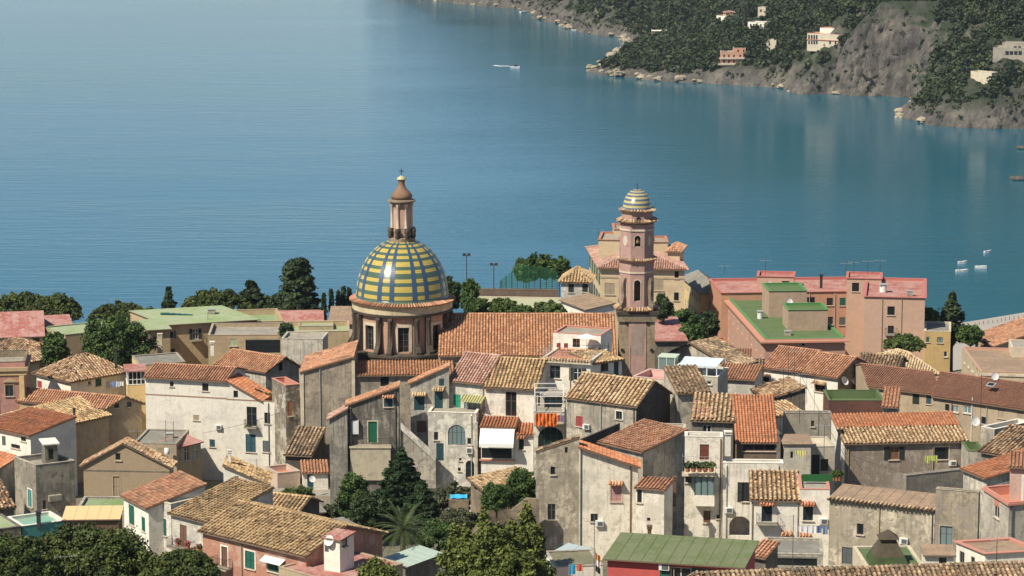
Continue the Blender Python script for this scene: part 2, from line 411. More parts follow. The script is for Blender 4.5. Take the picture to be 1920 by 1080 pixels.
class House:
    """parallelogram plan: front eave A-B read off the photograph, back direction perpendicular (metres) or towards a surveyed corner"""
    def __init__(s, k, name, label, e, Y, D, wall, cat='house', into=None, group=None, base=None, depth=None):
        s.k = k; A2 = q(k, e[0], e[1]); B2 = q(k, e[2], e[3])
        A = P(*A2, Y); B = PZ(*B2, A.z); s.A = A
        ev = Vector((B.x - A.x, B.y - A.y, 0)); s.W = ev.length; s.e = ev.normalized()
        if isinstance(D, (int, float)): s.b = Vector((-s.e.y, s.e.x, 0)); s.D = D
        else:
            C = PZ(*q(k, D[0], D[1]), A.z); bv = Vector((C.x - A.x, C.y - A.y, 0)); s.D = depth or bv.length; s.b = bv.normalized()
        cs = [A, A + s.e * s.W, A + s.b * s.D, A + s.e * s.W + s.b * s.D]
        gz = min(ground(c.x, c.y) for c in cs) if base is None else base
        s.gz = gz; s.He = A.z - gz; s.wallmat = wall; s.holes = {f: [] for f in 'FRLB'}; s.arch = {f: [] for f in 'FRLB'}
        s.off = Vector((0, 0, 0))
        if into is None:
            s.root = empty(name, (A.x, A.y, gz), label, cat, group)
        else:
            s.root = into.root; s.off = Vector((A.x, A.y, gz)) - s.root.location
        s.prof = None; s.open_bottom = 0.0
    def M(s, x, y, z):
        p = s.e * x + s.b * y + s.off; return (p.x, p.y, p.z + z)
    def Wd(s, x, y, z): return Vector(s.M(x, y, z)) + s.root.location
    def wallframe(s, f):
        if f == 'F': o, w = s.A, s.e
        elif f == 'R': o, w = s.A + s.e * s.W, s.b
        elif f == 'L': o, w = s.A, s.b
        else: o, w = s.A + s.b * s.D, s.e
        n = Vector((-w.y, w.x, 0)) if f in 'FR' else Vector((w.y, -w.x, 0))
        return o, w, n
    def pix(s, f, x, y, k=None):
        u, v = q(k or s.k, x, y); d = ray(u, v); o, w, n = s.wallframe(f)
        det = d.x * (-w.y) + w.x * d.y
        t = (o.x * (-w.y) + w.x * o.y) / det
        px, py = d.x * t - o.x, d.y * t - o.y
        return px * w.x + py * w.y, CAMZ + d.z * t - s.gz
    # --- roofs define wall top profiles
    def risev(s, x, y, v):
        p = s.Wd(x, y, 0); return zv(p.y, q(s.k, 0, v)[1]) - s.gz - s.He
    def gable(s, rise=None, vr=None, mat=None, o=.45, sd=.3, pitch=.40, vx=0, slab=None, back=True, course=.42):
        R = rise if rise is not None else s.risev(vx, s.D / 2, vr)
        R = max(.3, R); He, W, D = s.He, s.W, s.D; kk = R / (D / 2)
        s.prof = {'F': [(0, He), (W, He)], 'B': [(0, He), (W, He)], 'L': [(0, He), (D / 2, He + R), (D, He)], 'R': [(0, He), (D / 2, He + R), (D, He)]}
        pl = [[(-sd, -o, He - kk * o), (W + sd, -o, He - kk * o), (W + sd, D / 2, He + R), (-sd, D / 2, He + R)],
              [(W + sd, D + o, He - kk * o), (-sd, D + o, He - kk * o), (-sd, D / 2, He + R), (W + sd, D / 2, He + R)]]
        return s.roof(pl, [((-sd, D / 2, He + R), (W + sd, D / 2, He + R))], mat, pitch, course)
    def gablef(s, rise=None, vr=None, mat=None, o=.35, sd=.4, pitch=.40, ax=.5):
        He, W, D = s.He, s.W, s.D; X = W * ax
        R = max(.3, rise if rise is not None else s.risev(X, 0, vr))
        k1 = R / X; k2 = R / (W - X)
        s.prof = {'L': [(0, He), (D, He)], 'R': [(0, He), (D, He)], 'F': [(0, He), (X, He + R), (W, He)], 'B': [(0, He), (X, He + R), (W, He)]}
        pl = [[(-sd, D + o, He - k1 * sd), (-sd, -o, He - k1 * sd), (X, -o, He + R), (X, D + o, He + R)],
              [(W + sd, -o, He - k2 * sd), (W + sd, D + o, He - k2 * sd), (X, D + o, He + R), (X, -o, He + R)]]
        return s.roof(pl, [((X, -o, He + R), (X, D + o, He + R))], mat, pitch)
    def shed(s, rise, mat=None, o=.4, sd=.2, pitch=.40, split=None, vr=None, course=.42):
        He, W, D = s.He, s.W, s.D
        if vr is not None: rise = s.risev(0, D, vr)
        R = rise; kk = R / D
        s.prof = {'F': [(0, He), (W, He)], 'B': [(0, He + R), (W, He + R)], 'L': [(0, He), (D, He + R)], 'R': [(0, He), (D, He + R)]}
        z = lambda y: He + kk * y
        if split:
            y1 = D * split[0]
            s.roof([[(-sd, -o, z(-o)), (W + sd, -o, z(-o)), (W + sd, y1, z(y1)), (-sd, y1, z(y1))]], [], mat, pitch, course)
            return s.roof([[(-sd, y1 - .1, z(y1) + .06), (W + sd, y1 - .1, z(y1) + .06), (W + sd, D + .1, z(D) + .06), (-sd, D + .1, z(D) + .06)]], [], split[1], pitch, course)
        return s.roof([[(-sd, -o, z(-o)), (W + sd, -o, z(-o)), (W + sd, D + .1, z(D + .1)), (-sd, D + .1, z(D + .1))]], [], mat, pitch, course)
    def shedx(s, vR, mat=None, o=.25, sd=.3, pitch=.40):
        """slope runs along the front: right end height read at pixel row vR"""
        He, W, D = s.He, s.W, s.D; R = s.risev(W, 0, vR); kk = R / W
        s.prof = {'L': [(0, He), (D, He)], 'R': [(0, He + R), (D, He + R)], 'F': [(0, He), (W, He + R)], 'B': [(0, He), (W, He + R)]}
        z = lambda x: He + kk * x
        if kk > 0: pl = [[(-sd, D + o, z(-sd)), (-sd, -o, z(-sd)), (W + .1, -o, z(W + .1)), (W + .1, D + o, z(W + .1))]]
        else: pl = [[(W + sd, -o, z(W + sd)), (W + sd, D + o, z(W + sd)), (-.1, D + o, z(-.1)), (-.1, -o, z(-.1))]]
        return s.roof(pl, [], mat, pitch)
    def hip(s, rise, mat=None, o=.45, pitch=.40, mats=None):
        He, W, D = s.He, s.W, s.D; R = rise
        s.prof = {f: [(0, He), ((W if f in 'FB' else D), He)] for f in 'FRLB'}
        h = min(W, D) / 2; kk = R / h; ze = He - kk * o
        c = [(-o, -o, ze), (W + o, -o, ze), (W + o, D + o, ze), (-o, D + o, ze)]
        if W >= D: r0, r1 = (h, D / 2, He + R), (W - h, D / 2, He + R); pl = [[c[0], c[1], r1, r0], [c[1], c[2], r1], [c[2], c[3], r0, r1], [c[3], c[0], r0]]; hp = [(c[0], r0), (c[3], r0), (c[1], r1), (c[2], r1)]
        else: r0, r1 = (W / 2, h, He + R), (W / 2, D - h, He + R); pl = [[c[0], c[1], r0], [c[1], c[2], r1, r0], [c[2], c[3], r1], [c[3], c[0], r0, r1]]; hp = [(c[0], r0), (c[1], r0), (c[2], r1), (c[3], r1)]
        rd = hp + ([(r0, r1)] if (Vector(r0) - Vector(r1)).length > .3 else [])
        return s.roof(pl, rd, mat, pitch)
    def roof(s, planes, ridges, mat, pitch=.40, course=.42):
        tiled = mat.name.startswith('tile_'); m = MB()
        for pl in planes:
            P3 = [s.M(*p) for p in pl]; n = len(P3); lo = [(p[0], p[1], p[2] - .13) for p in P3]
            m.add(P3 + lo, [tuple(range(n))]); b = len(m.v) - 2 * n
            m.cur = 1
            m.f.append(tuple(b + n + i for i in range(n - 1, -1, -1))); m.mi.append(1)
            for i in range(n):
                j = (i + 1) % n; m.f.append((b + i, b + n + i, b + n + j, b + j)); m.mi.append(1)
            m.cur = 0
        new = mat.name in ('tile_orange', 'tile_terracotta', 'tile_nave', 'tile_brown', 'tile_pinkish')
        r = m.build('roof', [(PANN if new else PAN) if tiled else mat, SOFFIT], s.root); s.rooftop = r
        if tiled:
            arr = [tiles_arrays([s.M(*p) for p in pl], pitch * (.85 if new else 1), course, .085 if new else .12, .6 if new else 1.3) for pl in planes]
            arr += [ridge_arrays(s.M(*a), s.M(*b)) for a, b in ridges]
            J = joined(arr)
            if J is not None:
                t = link('roof_tiles', np_mesh('roof_tiles', J[0], J[1], mat, J[2]), r); t['kind'] = 'stuff'
        else:
            for pl in planes:                                   # sheet roof: seams
                a = Vector(s.M(*pl[0])); b_ = Vector(s.M(*pl[1])); c = Vector(s.M(*pl[-1])); d = Vector(s.M(*pl[2])); L = (b_ - a).length; mm = MB(); nn = max(2, int(L / 1.1))
                for i in range(1, nn):
                    t = i / nn; p0 = a.lerp(b_, t); p1 = c.lerp(d, t); mm.tube(p0 + Vector((0, 0, .012)), p1 + Vector((0, 0, .012)), .028, 4)
                mm.build('seam', mat, r)
        return r
    def flat(s, floor=None, par=.5, cap=None, t=.28, over=.04):
        He, W, D = s.He, s.W, s.D
        s.prof = {f: [(0, He), ((W if f in 'FB' else D), He)] for f in 'FRLB'}
        m = MB(); zf = He - par; m.box(.02, W - .02, .02, D - .02, zf - .2, zf, s.M); r = m.build('roof', floor or CONC, s.root); s.rooftop = r
        if par > .02:
            m = MB(); z0 = zf + .003; z1 = He + .06
            m.box(-over, W + over, -over, t, He + .002, z1, s.M); m.box(-over, W + over, D - t, D + over, He + .002, z1, s.M)
            m.box(-over, t, t + .002, D - t - .002, He + .002, z1, s.M); m.box(W - t, W + over, t + .002, D - t - .002, He + .002, z1, s.M)
            m.build('coping', cap or s.wallmat, s.root)
            m = MB(); i = t - .03
            m.box(.02, W - .02, .02, i, z0, He, s.M); m.box(.02, W - .02, D - i, D - .02, z0, He, s.M); m.box(.02, i, i, D - i, z0, He, s.M); m.box(W - i, W - .02, i, D - i, z0, He, s.M)
            m.build('parapet', cap or s.wallmat, s.root)
        return r
    def band(s, y, h=.25, mat=None, d=.08, faces='FRL', name='cornice'):
        """string course along the front (and sides) at pixel row y of the front wall"""
        z = s.pix('F', *( (lambda c: (( proj(s.Wd(s.W / 2, 0, s.He))[0] - c[0]) * c[2], y))(CROPS[s.k]) ))[1]; m = MB()
        W, D = s.W, s.D
        if 'F' in faces: m.box(-d, W + d, -d, -.003, z - h / 2, z + h / 2, s.M)
        if 'R' in faces: m.box(W + .003, W + d, -.0, D, z - h / 2, z + h / 2, s.M)
        if 'L' in faces: m.box(-d, -.003, 0, D, z - h / 2, z + h / 2, s.M)
        return m.build(name, mat or TRIM, s.root)
    # --- openings
    def put(s, name, mesh, f, t, z, parent=None, dy=0., dx=0.):
        o_, w, n = s.wallframe(f); ang = math.atan2(w.y, w.x) if f != 'L' else math.atan2(-w.y, -w.x)
        o = link(name, mesh, s.root); p = o_ + w * t - s.root.location
        xd = Vector((math.cos(ang), math.sin(ang), 0)); p = p + xd * dx + n * dy
        o.location = (p.x, p.y, z + s.off.z); o.rotation_euler = (0, 0, ang)
        if parent is not None:
            o.parent = parent; bpy_inv = parent.matrix_basis.inverted(); mb = Matrix.Translation(o.location) @ Matrix.Rotation(ang, 4, 'Z')
            o.matrix_basis = bpy_inv @ mb
        return o
    def win(s, f, x, y, w, h, style='win', mat=None, sh=None, hood=None, sill=True, sur=None, bal=None, leaves=2, k=None, pane=None):
        tc, zc = s.pix(f, x, y, k); ta, _ = s.pix(f, x - w / 2, y, k); tb, _ = s.pix(f, x + w / 2, y, k); _, z0 = s.pix(f, x, y + h / 2, k); _, z1 = s.pix(f, x, y - h / 2, k)
        ww = max(.3, r5(abs(tb - ta))); hh = max(.3, r5(z1 - z0)); L = s.W if f in 'FB' else s.D
        if tc - ww / 2 < .05 or tc + ww / 2 > L - .05:
            tc2 = min(max(tc, ww / 2 + .08), L - ww / 2 - .08)
            if abs(tc2 - tc) > .8 or L < ww + .2: print('WINDOW OUT', s.root.name, f, x, y, round(tc, 2), round(L, 2)); return None
            tc = tc2
        if style == 'arch':
            s.holes[f].append((tc - ww / 2, tc + ww / 2, zc - hh / 2, zc + hh / 2)); s.arch[f].append((tc, ww / 2, zc + hh / 2))
            if mat is None: return None
            o = s.put('window', m_frame(ww, hh, leaves, mat), f, tc, zc)
            for i in range(leaves):
                s.put('pane', m_pane(ww / leaves - .1, hh - .12, pane or GLASS), f, tc, zc, o, 0, -ww / 2 + ww * (i + .5) / leaves)
            return o
        s.holes[f].append((tc - ww / 2, tc + ww / 2, zc - hh / 2, zc + hh / 2))
        fm = mat or WFRAME
        if style == 'door': o = s.put('door', m_door(ww, hh, fm), f, tc, zc)
        elif style == 'shut':
            o = s.put('window', m_frame(ww, hh, 1, fm), f, tc, zc); sw = r5(ww / 2) - .02
            for sg in (-1, 1): s.put('shutter', m_shutter(ww / 2 - .01, hh - .04, sh or GREENJ), f, tc, zc, o, .02, sg * ww / 4)
            s.put('pane', m_pane(ww - .14, hh - .14, GLASS), f, tc, zc, o)
        elif style == 'dark':
            m = m_frame(ww, hh, 1, DARKJ); o = s.put('window', m, f, tc, zc); s.put('pane', m_pane(ww - .14, hh - .14, GLASS), f, tc, zc, o)
        else:
            lv = leaves if ww > .7 else 1
            o = s.put('window', m_frame(ww, hh, lv, fm), f, tc, zc)
            for i in range(lv): s.put('pane', m_pane(ww / lv - .12, hh - .14, pane or GLASS), f, tc, zc, o, 0, -ww / 2 + ww * (i + .5) / lv)
            if style == 'open':
                for sg in (-1, 1): s.put('shutter', m_shutter(ww / 2, hh, sh or GREENJ), f, tc, zc, o, -.07, sg * ww * .76)
        if sill and style != 'door' and not bal: s.put('sill', m_slab(ww + .25, .14, .09, TRIM), f, tc, zc - hh / 2 - .004, o)
        if sur: s.put('surround', m_surround(ww, hh, sur), f, tc, zc, o)
        if hood: s.put('window_hood', m_hood(ww + .45, .6, hood), f, tc, zc + hh / 2 + .16, o)
        if bal:
            bw = max(ww + .3, bal if isinstance(bal, float) else ww + .7)
            b_ = s.put('balcony', m_slab(bw, .85, .14, CONC, 'balcony'), f, tc, zc - hh / 2 - .02)
            s.put('railing', m_rail(bw - .06, .8, .95, IRON), f, tc, zc - hh / 2 - .02, b_)
        return o
    def box_on(s, f, x, y, w, h, d, mat, name):
        """a box fixed to a wall (air conditioner, meter cupboard)"""
        tc, zc = s.pix(f, x, y); ta, _ = s.pix(f, x - w / 2, y); tb, _ = s.pix(f, x + w / 2, y); z1 = s.pix(f, x, y - h / 2)[1]; z0 = s.pix(f, x, y + h / 2)[1]
        m = MB(); ww = abs(tb - ta); hh = z1 - z0
        m.box(-ww / 2, ww / 2, -d, -.004, -hh / 2, hh / 2); m.cur = 1; m.box(-ww * .38, ww * .38, -d - .01, -d + .001, -hh * .36, hh * .36)
        return s.put(name, m.mesh(name, [mat, GREYJ if name == 'air_conditioner' else mat]), f, tc, zc)
    # --- walls last, once all openings are known
    def done(s, thick=.2, faces='FRLB'):
        m = MB(); W, D = s.W, s.D
        for f in faces:
            o_, w, n = s.wallframe(f); off = o_ - s.root.location; zb = s.off.z
            def pt(t, z, d=0.): p = off + w * t + n * d; return (p.x, p.y, z + zb)
            prof = s.prof[f]; L = prof[-1][0]; hs = s.holes[f]
            cuts = sorted(set([0, L] + [p[0] for p in prof] + [c for h in hs for c in (max(0, h[0]), min(L, h[1]))]))
            top = lambda t: float(np.interp(t, [p[0] for p in prof], [p[1] for p in prof]))
            zbot = -1.2
            for a, b in zip(cuts[:-1], cuts[1:]):
                if b - a < 1e-4: continue
                mid = (a + b) / 2; hh = sorted([(h[2], h[3]) for h in hs if h[0] < mid < h[1]]); z = zbot
                for z0, z1 in hh:
                    if z0 > z: m.quad(pt(a, z), pt(b, z), pt(b, z0), pt(a, z0))
                    z = max(z, z1)
                if top(a) > z and top(b) > z: m.quad(pt(a, z), pt(b, z), pt(b, top(b)), pt(a, top(a)))
            for (a, b, z0, z1) in hs:
                for p0, p1 in (((a, z0), (b, z0)), ((b, z0), (b, z1)), ((b, z1), (a, z1)), ((a, z1), (a, z0))):
                    m.quad(pt(*p0), pt(*p1), pt(*p1, thick), pt(*p0, thick))
            for (c, r, zt) in s.arch[f]:
                N = 8
                for sg in (-1, 1):
                    for i in range(N):
                        g0 = math.pi / 2 * i / N; g1 = math.pi / 2 * (i + 1) / N; x0, x1 = sg * r * math.cos(g0), sg * r * math.cos(g1); rr = min(r, .9 * r)
                        y0, y1 = zt - rr + rr * math.sin(g0), zt - rr + rr * math.sin(g1)
                        m.quad(pt(c + x0, y0, .01), pt(c + x0, zt, .01), pt(c + x1, zt, .01), pt(c + x1, y1, .01))
                        m.quad(pt(c + x0, y0, .01), pt(c + x1, y1, .01), pt(c + x1, y1, thick), pt(c + x0, y0, thick))
        return m.build('wall', s.wallmat, s.root)

def atend(h, x=None):
    """world depth of a house's front line at distance x (for coplanar extensions)"""
    return h.Wd(h.W if x is None else x, 0, 0).y
def chimney(u, v, Y, label, h=1.6, w=.45, top=.5, mat=None, base=None):
    p = P(u, v, Y); o = empty('chimney', (p.x, p.y, p.z - h - 1.0), label, 'chimney'); m = MB()
    m.box(-w / 2, w / 2, -w / 2, w / 2, 0, h + 1.0 - .35); m.build('shaft', mat or CONC, o)
    m = MB(); m.box(-w * .7, w * .7, -w * .7, w * .7, h + .652, h + .75)
    for sx in (-1, 1):
        for sy in (-1, 1): m.box(sx * w * .4 - .05, sx * w * .4 + .05, sy * w * .4 - .05, sy * w * .4 + .05, h + .751, h + .9)
    m.box(-w * .75, w * .75, -w * .75, w * .75, h + .901, h + 1.0); m.build('cowl', mat or CONC, o); return o
ANTN = [0]
def antenna(u, v0, v1, Y, label, el=5, group=None):
    p = P(u, v1, Y); h = zv(Y, v0) - p.z; o = empty('tv_antenna', (p.x, p.y, p.z - .3), label, 'antenna', group)
    m = MB(); m.tube((0, 0, 0), (0, 0, h + .3), .03, 5); m.build('mast', IRON, o)
    m = MB(); z = h + .15; L = .9; a = random.uniform(-.5, .5); ca, sa = math.cos(a), math.sin(a)
    m.tube((-L * ca, -L * sa, z), (L * ca, L * sa, z), .018, 4)
    for i in range(el):
        t = -L + 2 * L * i / (el - 1); w = .42 - .04 * i; m.tube((t * ca + w * sa, t * sa - w * ca, z), (t * ca - w * sa, t * sa + w * ca, z), .012, 3)
    m.build('aerial', STEEL, o); return o
def dish(u, v, Y, label, r=.5, face=(.25, -.9, .35), group=None):
    p = P(u, v, Y); o = empty('satellite_dish', (p.x, p.y, p.z - r), label, 'satellite dish', group)
    m = MB(); n = 16; prof = [(.001, 0), (r * .5, .05 * r), (r * .8, .14 * r), (r, .24 * r)]; m.lathe(prof, n)
    d = m.build('dish_bowl', PLASTIC, o, True); d.rotation_euler = Vector(face).to_track_quat('Z', 'Y').to_euler(); d.location = (0, 0, r)
    m = MB(); m.tube((0, .05, -.25), (0, .05, r * .95), .03, 5); fv = Vector(face).normalized()
    m.tube(Vector((0, 0, r)) - Vector((0, 0, r * .8)), Vector((0, 0, r)) + fv * r * .8, .015, 4); m.build('bracket', IRON, o); return o
# ------------------------------------------------------------------ sea
def seamat():
    k = NT('sea_water'); tc = k.n('ShaderNodeTexCoord')
    def mp(sc, rot=0):
        m = k.n('ShaderNodeMapping'); m.inputs['Scale'].default_value = sc; m.inputs['Rotation'].default_value = (0, 0, rot); k.l(tc.outputs['Object'], m.inputs['Vector']); return m.outputs[0]
    a = k.noise(mp((.035, .22, 1), .06), 1.0, 5, .6); b = k.noise(mp((.25, .9, 1), -.1), 1.0, 4, .6); c = k.noise(mp((.0016, .007, 1), .10), 1.0, 4, .55)
    calm = k.ramp(c, [(.40, .50), (.60, 1.0)])
    s1 = k.n('ShaderNodeMath', operation='MULTIPLY'); k.l(a, s1.inputs[0]); s1.inputs[1].default_value = 2.4
    s2 = k.n('ShaderNodeMath', operation='ADD'); k.l(s1.outputs[0], s2.inputs[0]); k.l(b, s2.inputs[1])
    s3 = k.n('ShaderNodeMath', operation='MULTIPLY'); k.l(s2.outputs[0], s3.inputs[0]); k.l(calm, s3.inputs[1])
    k.bump(s3.outputs[0], .085, 1.0)
    k.col(k.mix(c, (.006, .096, .145), (.008, .108, .16)))
    k.b.inputs['Specular Tint'].default_value = (.60, .88, 1.0, 1); k.b.inputs['Roughness'].default_value = .08; k.b.inputs['IOR'].default_value = 1.33; k.b.inputs['Specular IOR Level'].default_value = .5
    return k.m
m = MB(); m.quad((-30000, 300, 0), (30000, 300, 0), (30000, 45000, 0), (-30000, 45000, 0)); tag(m.build('sea', seamat()), kind='structure')

# ------------------------------------------------------------------ town ground and beach
def groundmat():
    k = NT('ground_earth'); v = k.coord((1, 1, 1), False); a = k.noise(v, .12, 5, .6); b = k.noise(v, 1.5, 4)
    c = k.mix(k.ramp(a, [(.42, 0.0), (.58, 1.0)]), (.17, .145, .105), (.075, .095, .04)); c = k.mix(k.ramp(b, [(.4, 0.0), (.7, .6)]), c, (.24, .21, .165))
    k.col(c); k.b.inputs['Roughness'].default_value = .95; k.bump(b, .1); return k.m
xs = np.arange(-420, 421, 10.); ys = np.concatenate([np.arange(-60, 600, 6.), np.arange(600, 900, 6.)])
X, Yg = np.meshgrid(xs, ys); Z = np.interp(Yg, GY, GZ)
yc = 791 + (X - 127) * .78
Z = np.where(Yg > 575, np.clip((yc - Yg) * .12, -4, 3.2) + .25 * fbm(X / 6, Yg / 6), Z + .5 * fbm(X / 14, Yg / 14))
nx, ny = len(xs), len(ys); idx = np.arange(nx * ny).reshape(ny, nx)
Q = np.stack([idx[:-1, :-1], idx[:-1, 1:], idx[1:, 1:], idx[1:, :-1]], -1).reshape(-1, 4)
tag(link('ground', np_mesh('ground', np.stack([X, Yg, Z], -1).reshape(-1, 3), Q, groundmat(), None, True)), kind='structure')
def beachmat():
    k = NT('pebble_beach'); v = k.coord((1, 1, 1), False); b = k.noise(v, .8, 5, .7); k.col(k.mix(b, (.30, .27, .225), (.42, .38, .32))); k.b.inputs['Roughness'].default_value = .95; return k.m
xs2 = np.arange(60, 300, 4.); ts = np.linspace(0, 1, 16); X2, T2 = np.meshgrid(xs2, ts); Y2 = (791 + (X2 - 127) * .78) - 70 + T2 * 72
Z2 = np.clip(((791 + (X2 - 127) * .78) - Y2) * .12, -4, 3.2) + .3; i2 = np.arange(X2.size).reshape(X2.shape)
Q2 = np.stack([i2[:-1, :-1], i2[:-1, 1:], i2[1:, 1:], i2[1:, :-1]], -1).reshape(-1, 4)
tag(link('beach', np_mesh('beach', np.stack([X2, Y2, Z2], -1).reshape(-1, 3), Q2, beachmat(), None, True)), kind='structure')
fr = empty('beach_fence', (132, 785, 1.4), 'line of thin wooden posts along the pebble beach', 'fence')
for i in range(26):
    x = -3 + i * 1.4; m = MB(); m.tube((x, x * .78 - 4 + .6 * math.sin(i), -.8), (x, x * .78 - 4 + .6 * math.sin(i), 1.5), .09, 5); m.build('post', WOOD, fr)

# ------------------------------------------------------------------ far coast
COAST = [(640, -60, 10, .75), (740, -22, 10, .75), (770, -3, 8, .8), (860, 5, 8, .9), (900, 11, 9, .9), (985, 17, 10, .9), (1012, 34, 12, .85), (1050, 42, 12, .8), (1075, 55, 13, .75), (1130, 67, 10, .65), (1172, 71, 6, .45),
         (1190, 86, 4, .20), (1168, 106, 3.5, .17), (1130, 126, 3, .15), (1107, 135, 2, .15), (1140, 140, 3, .15), (1210, 149, 4, .17), (1290, 154, 5, .19), (1345, 157, 8, .3), (1400, 160, 10, .42), (1480, 168, 11, .55), (1520, 176, 13, .6),
         (1560, 175, 18, .6), (1600, 180, 36, .6), (1650, 179, 44, .55), (1706, 181, 44, .5), (1720, 190, 34, .5), (1716, 205, 14, .42), (1693, 216, 7, .38), (1740, 233, 9, .42), (1800, 238, 12, .42), (1860, 241, 13, .45), (1920, 240, 13, .45), (2080, 236, 13, .45)]
CP = np.array([[PZ(u, v, 0).x, PZ(u, v, 0).y] for u, v, c, s_ in COAST]); CC = np.array([c[2] for c in COAST]); CS = np.array([c[3] for c in COAST])
_o = []
for i in range(len(CP) - 1):                                         # crinkle the shoreline
    a, b = CP[i], CP[i + 1]; L = np.linalg.norm(b - a); n = max(1, int(L / 9)); nn = np.array([-(b - a)[1], (b - a)[0]]) / max(L, 1e-6)
    for j in range(n):
        t = j / n; wob = (RNG.random() - .5) * 9 * (1 if j else 0)
        _o.append((*(a + (b - a) * t + nn * wob), CC[i] * (1 - t) + CC[i + 1] * t, CS[i] * (1 - t) + CS[i + 1] * t))
_o.append((*CP[-1], CC[-1], CS[-1])); _o = np.array(_o); CP, CC, CS = _o[:, :2], _o[:, 2], _o[:, 3]
LAND = [tuple(p) for p in CP] + [(700, 1250), (700, 2900), (-700, 2900), (-700, 2350)]
def headland(x, y):
    x = np.asarray(x, float); y = np.asarray(y, float); sh = x.shape; x = x.ravel(); y = y.ravel()
    best = np.full(x.shape, 1e9); c = np.zeros(x.shape); s_ = np.zeros(x.shape); wsum = np.zeros(x.shape)
    for i in range(len(CP) - 1):
        a = CP[i]; d = CP[i + 1] - a; L2 = d @ d + 1e-9; t = np.clip(((x - a[0]) * d[0] + (y - a[1]) * d[1]) / L2, 0, 1)
        dd = np.hypot(x - a[0] - t * d[0], y - a[1] - t * d[1]); best = np.minimum(best, dd)
        w = math.sqrt(L2) / (dd + 8) ** 3; c += w * (CC[i] * (1 - t) + CC[i + 1] * t); s_ += w * (CS[i] * (1 - t) + CS[i + 1] * t); wsum += w
    c /= wsum; s_ /= wsum; ins = inpoly(x, y, LAND); d = np.where(ins, best, -best)
    dn = d + np.where(d > 0, 9 * fbm(x / 26, y / 26, 4) * np.clip(d / 8, 0, 1), 0)
    dn = np.where(d > 0, np.maximum(dn, .05), d)
    h = np.where(d > 0, c * (1 - np.exp(-dn / (3.5 + .09 * c))) * (1 + .9 * fbm(x / 11 + 40, y / 11, 4)) + s_ * np.maximum(dn - 3, 0) + 5 * fbm(x / 34 + 9, y / 34, 4) * np.clip(d / 20, 0, 1) + 2.6 * fbm(x / 6, y / 6, 3) * np.clip(d / 3, 0, 1) + .3, np.maximum(-6, d * .8))
    return h.reshape(sh), d.reshape(sh)
hx = np.arange(-240, 470, 2.4); hy = np.arange(1200, 2300, 2.4); HX, HY = np.meshgrid(hx, hy); HZ, HD = headland(HX, HY)
HXj = HX + 2.4 * fbm(HX / 5 + 3, HY / 5 + HZ / 7, 3) * (HD > 1); HYj = HY + (4 * fbm(HX / 5 + 70, HZ / 6 + HY / 9, 3) + 7 * fbm(HX / 8 + 31, HZ / 22, 5) * np.clip(HZ / 10, 0, 1)) * (HD > 1)
sh_ = HX.shape; ii = np.arange(HX.size).reshape(sh_); Q = np.stack([ii[:-1, :-1], ii[:-1, 1:], ii[1:, 1:], ii[1:, :-1]], -1).reshape(-1, 4)
keep = (HD.ravel()[Q] > -9).any(1); Q = Q[keep]
def rockmat():
    k = NT('cliff_rock'); v = k.coord((1, 1, .55), False); a = k.noise(v, .09, 6, .68); b = k.noise(v, .5, 5, .7); g = k.n('ShaderNodeNewGeometry'); sx = k.n('ShaderNodeSeparateXYZ'); k.l(g.outputs['Normal'], sx.inputs[0])
    c = k.mix(k.ramp(a, [(.36, 0.0), (.64, 1.0)]), (.072, .068, .064), (.19, .168, .135)); c = k.mix(k.ramp(b, [(.46, 0.0), (.66, .85)]), c, (.075, .068, .06))
    veg = k.ramp(sx.outputs[2], [(.5, 0.0), (.72, 1.0)]); n2 = k.noise(v, .06, 4); sp = k.n('ShaderNodeSeparateXYZ'); k.l(g.outputs['Position'], sp.inputs[0]); mr = k.n('ShaderNodeMapRange'); mr.inputs['From Min'].default_value = 4; mr.inputs['From Max'].default_value = 13; k.l(sp.outputs[2], mr.inputs[0])
    veg2 = k.n('ShaderNodeMath', operation='MULTIPLY'); k.l(veg, veg2.inputs[0]); v3 = k.n('ShaderNodeMath', operation='MULTIPLY'); k.l(k.ramp(n2, [(.3, .3), (.55, 1.0)]), v3.inputs[0]); k.l(mr.outputs[0], v3.inputs[1]); k.l(v3.outputs[0], veg2.inputs[1])
    vs = k.coord((1, 1, .12), False); cr = k.noise(vs, .35, 6, .7); c = k.mix(k.ramp(cr, [(.34, .85), (.46, 0.0)]), c, (.045, .04, .037))
    c = k.mix(veg2.outputs[0], c, (.028, .042, .019)); k.col(c); k.b.inputs['Roughness'].default_value = .95; k.bump(b, 1.6); return k.m
tag(link('far_headland', np_mesh('far_headland', np.stack([HXj, HYj, HZ], -1).reshape(-1, 3), Q, rockmat())), kind='structure')
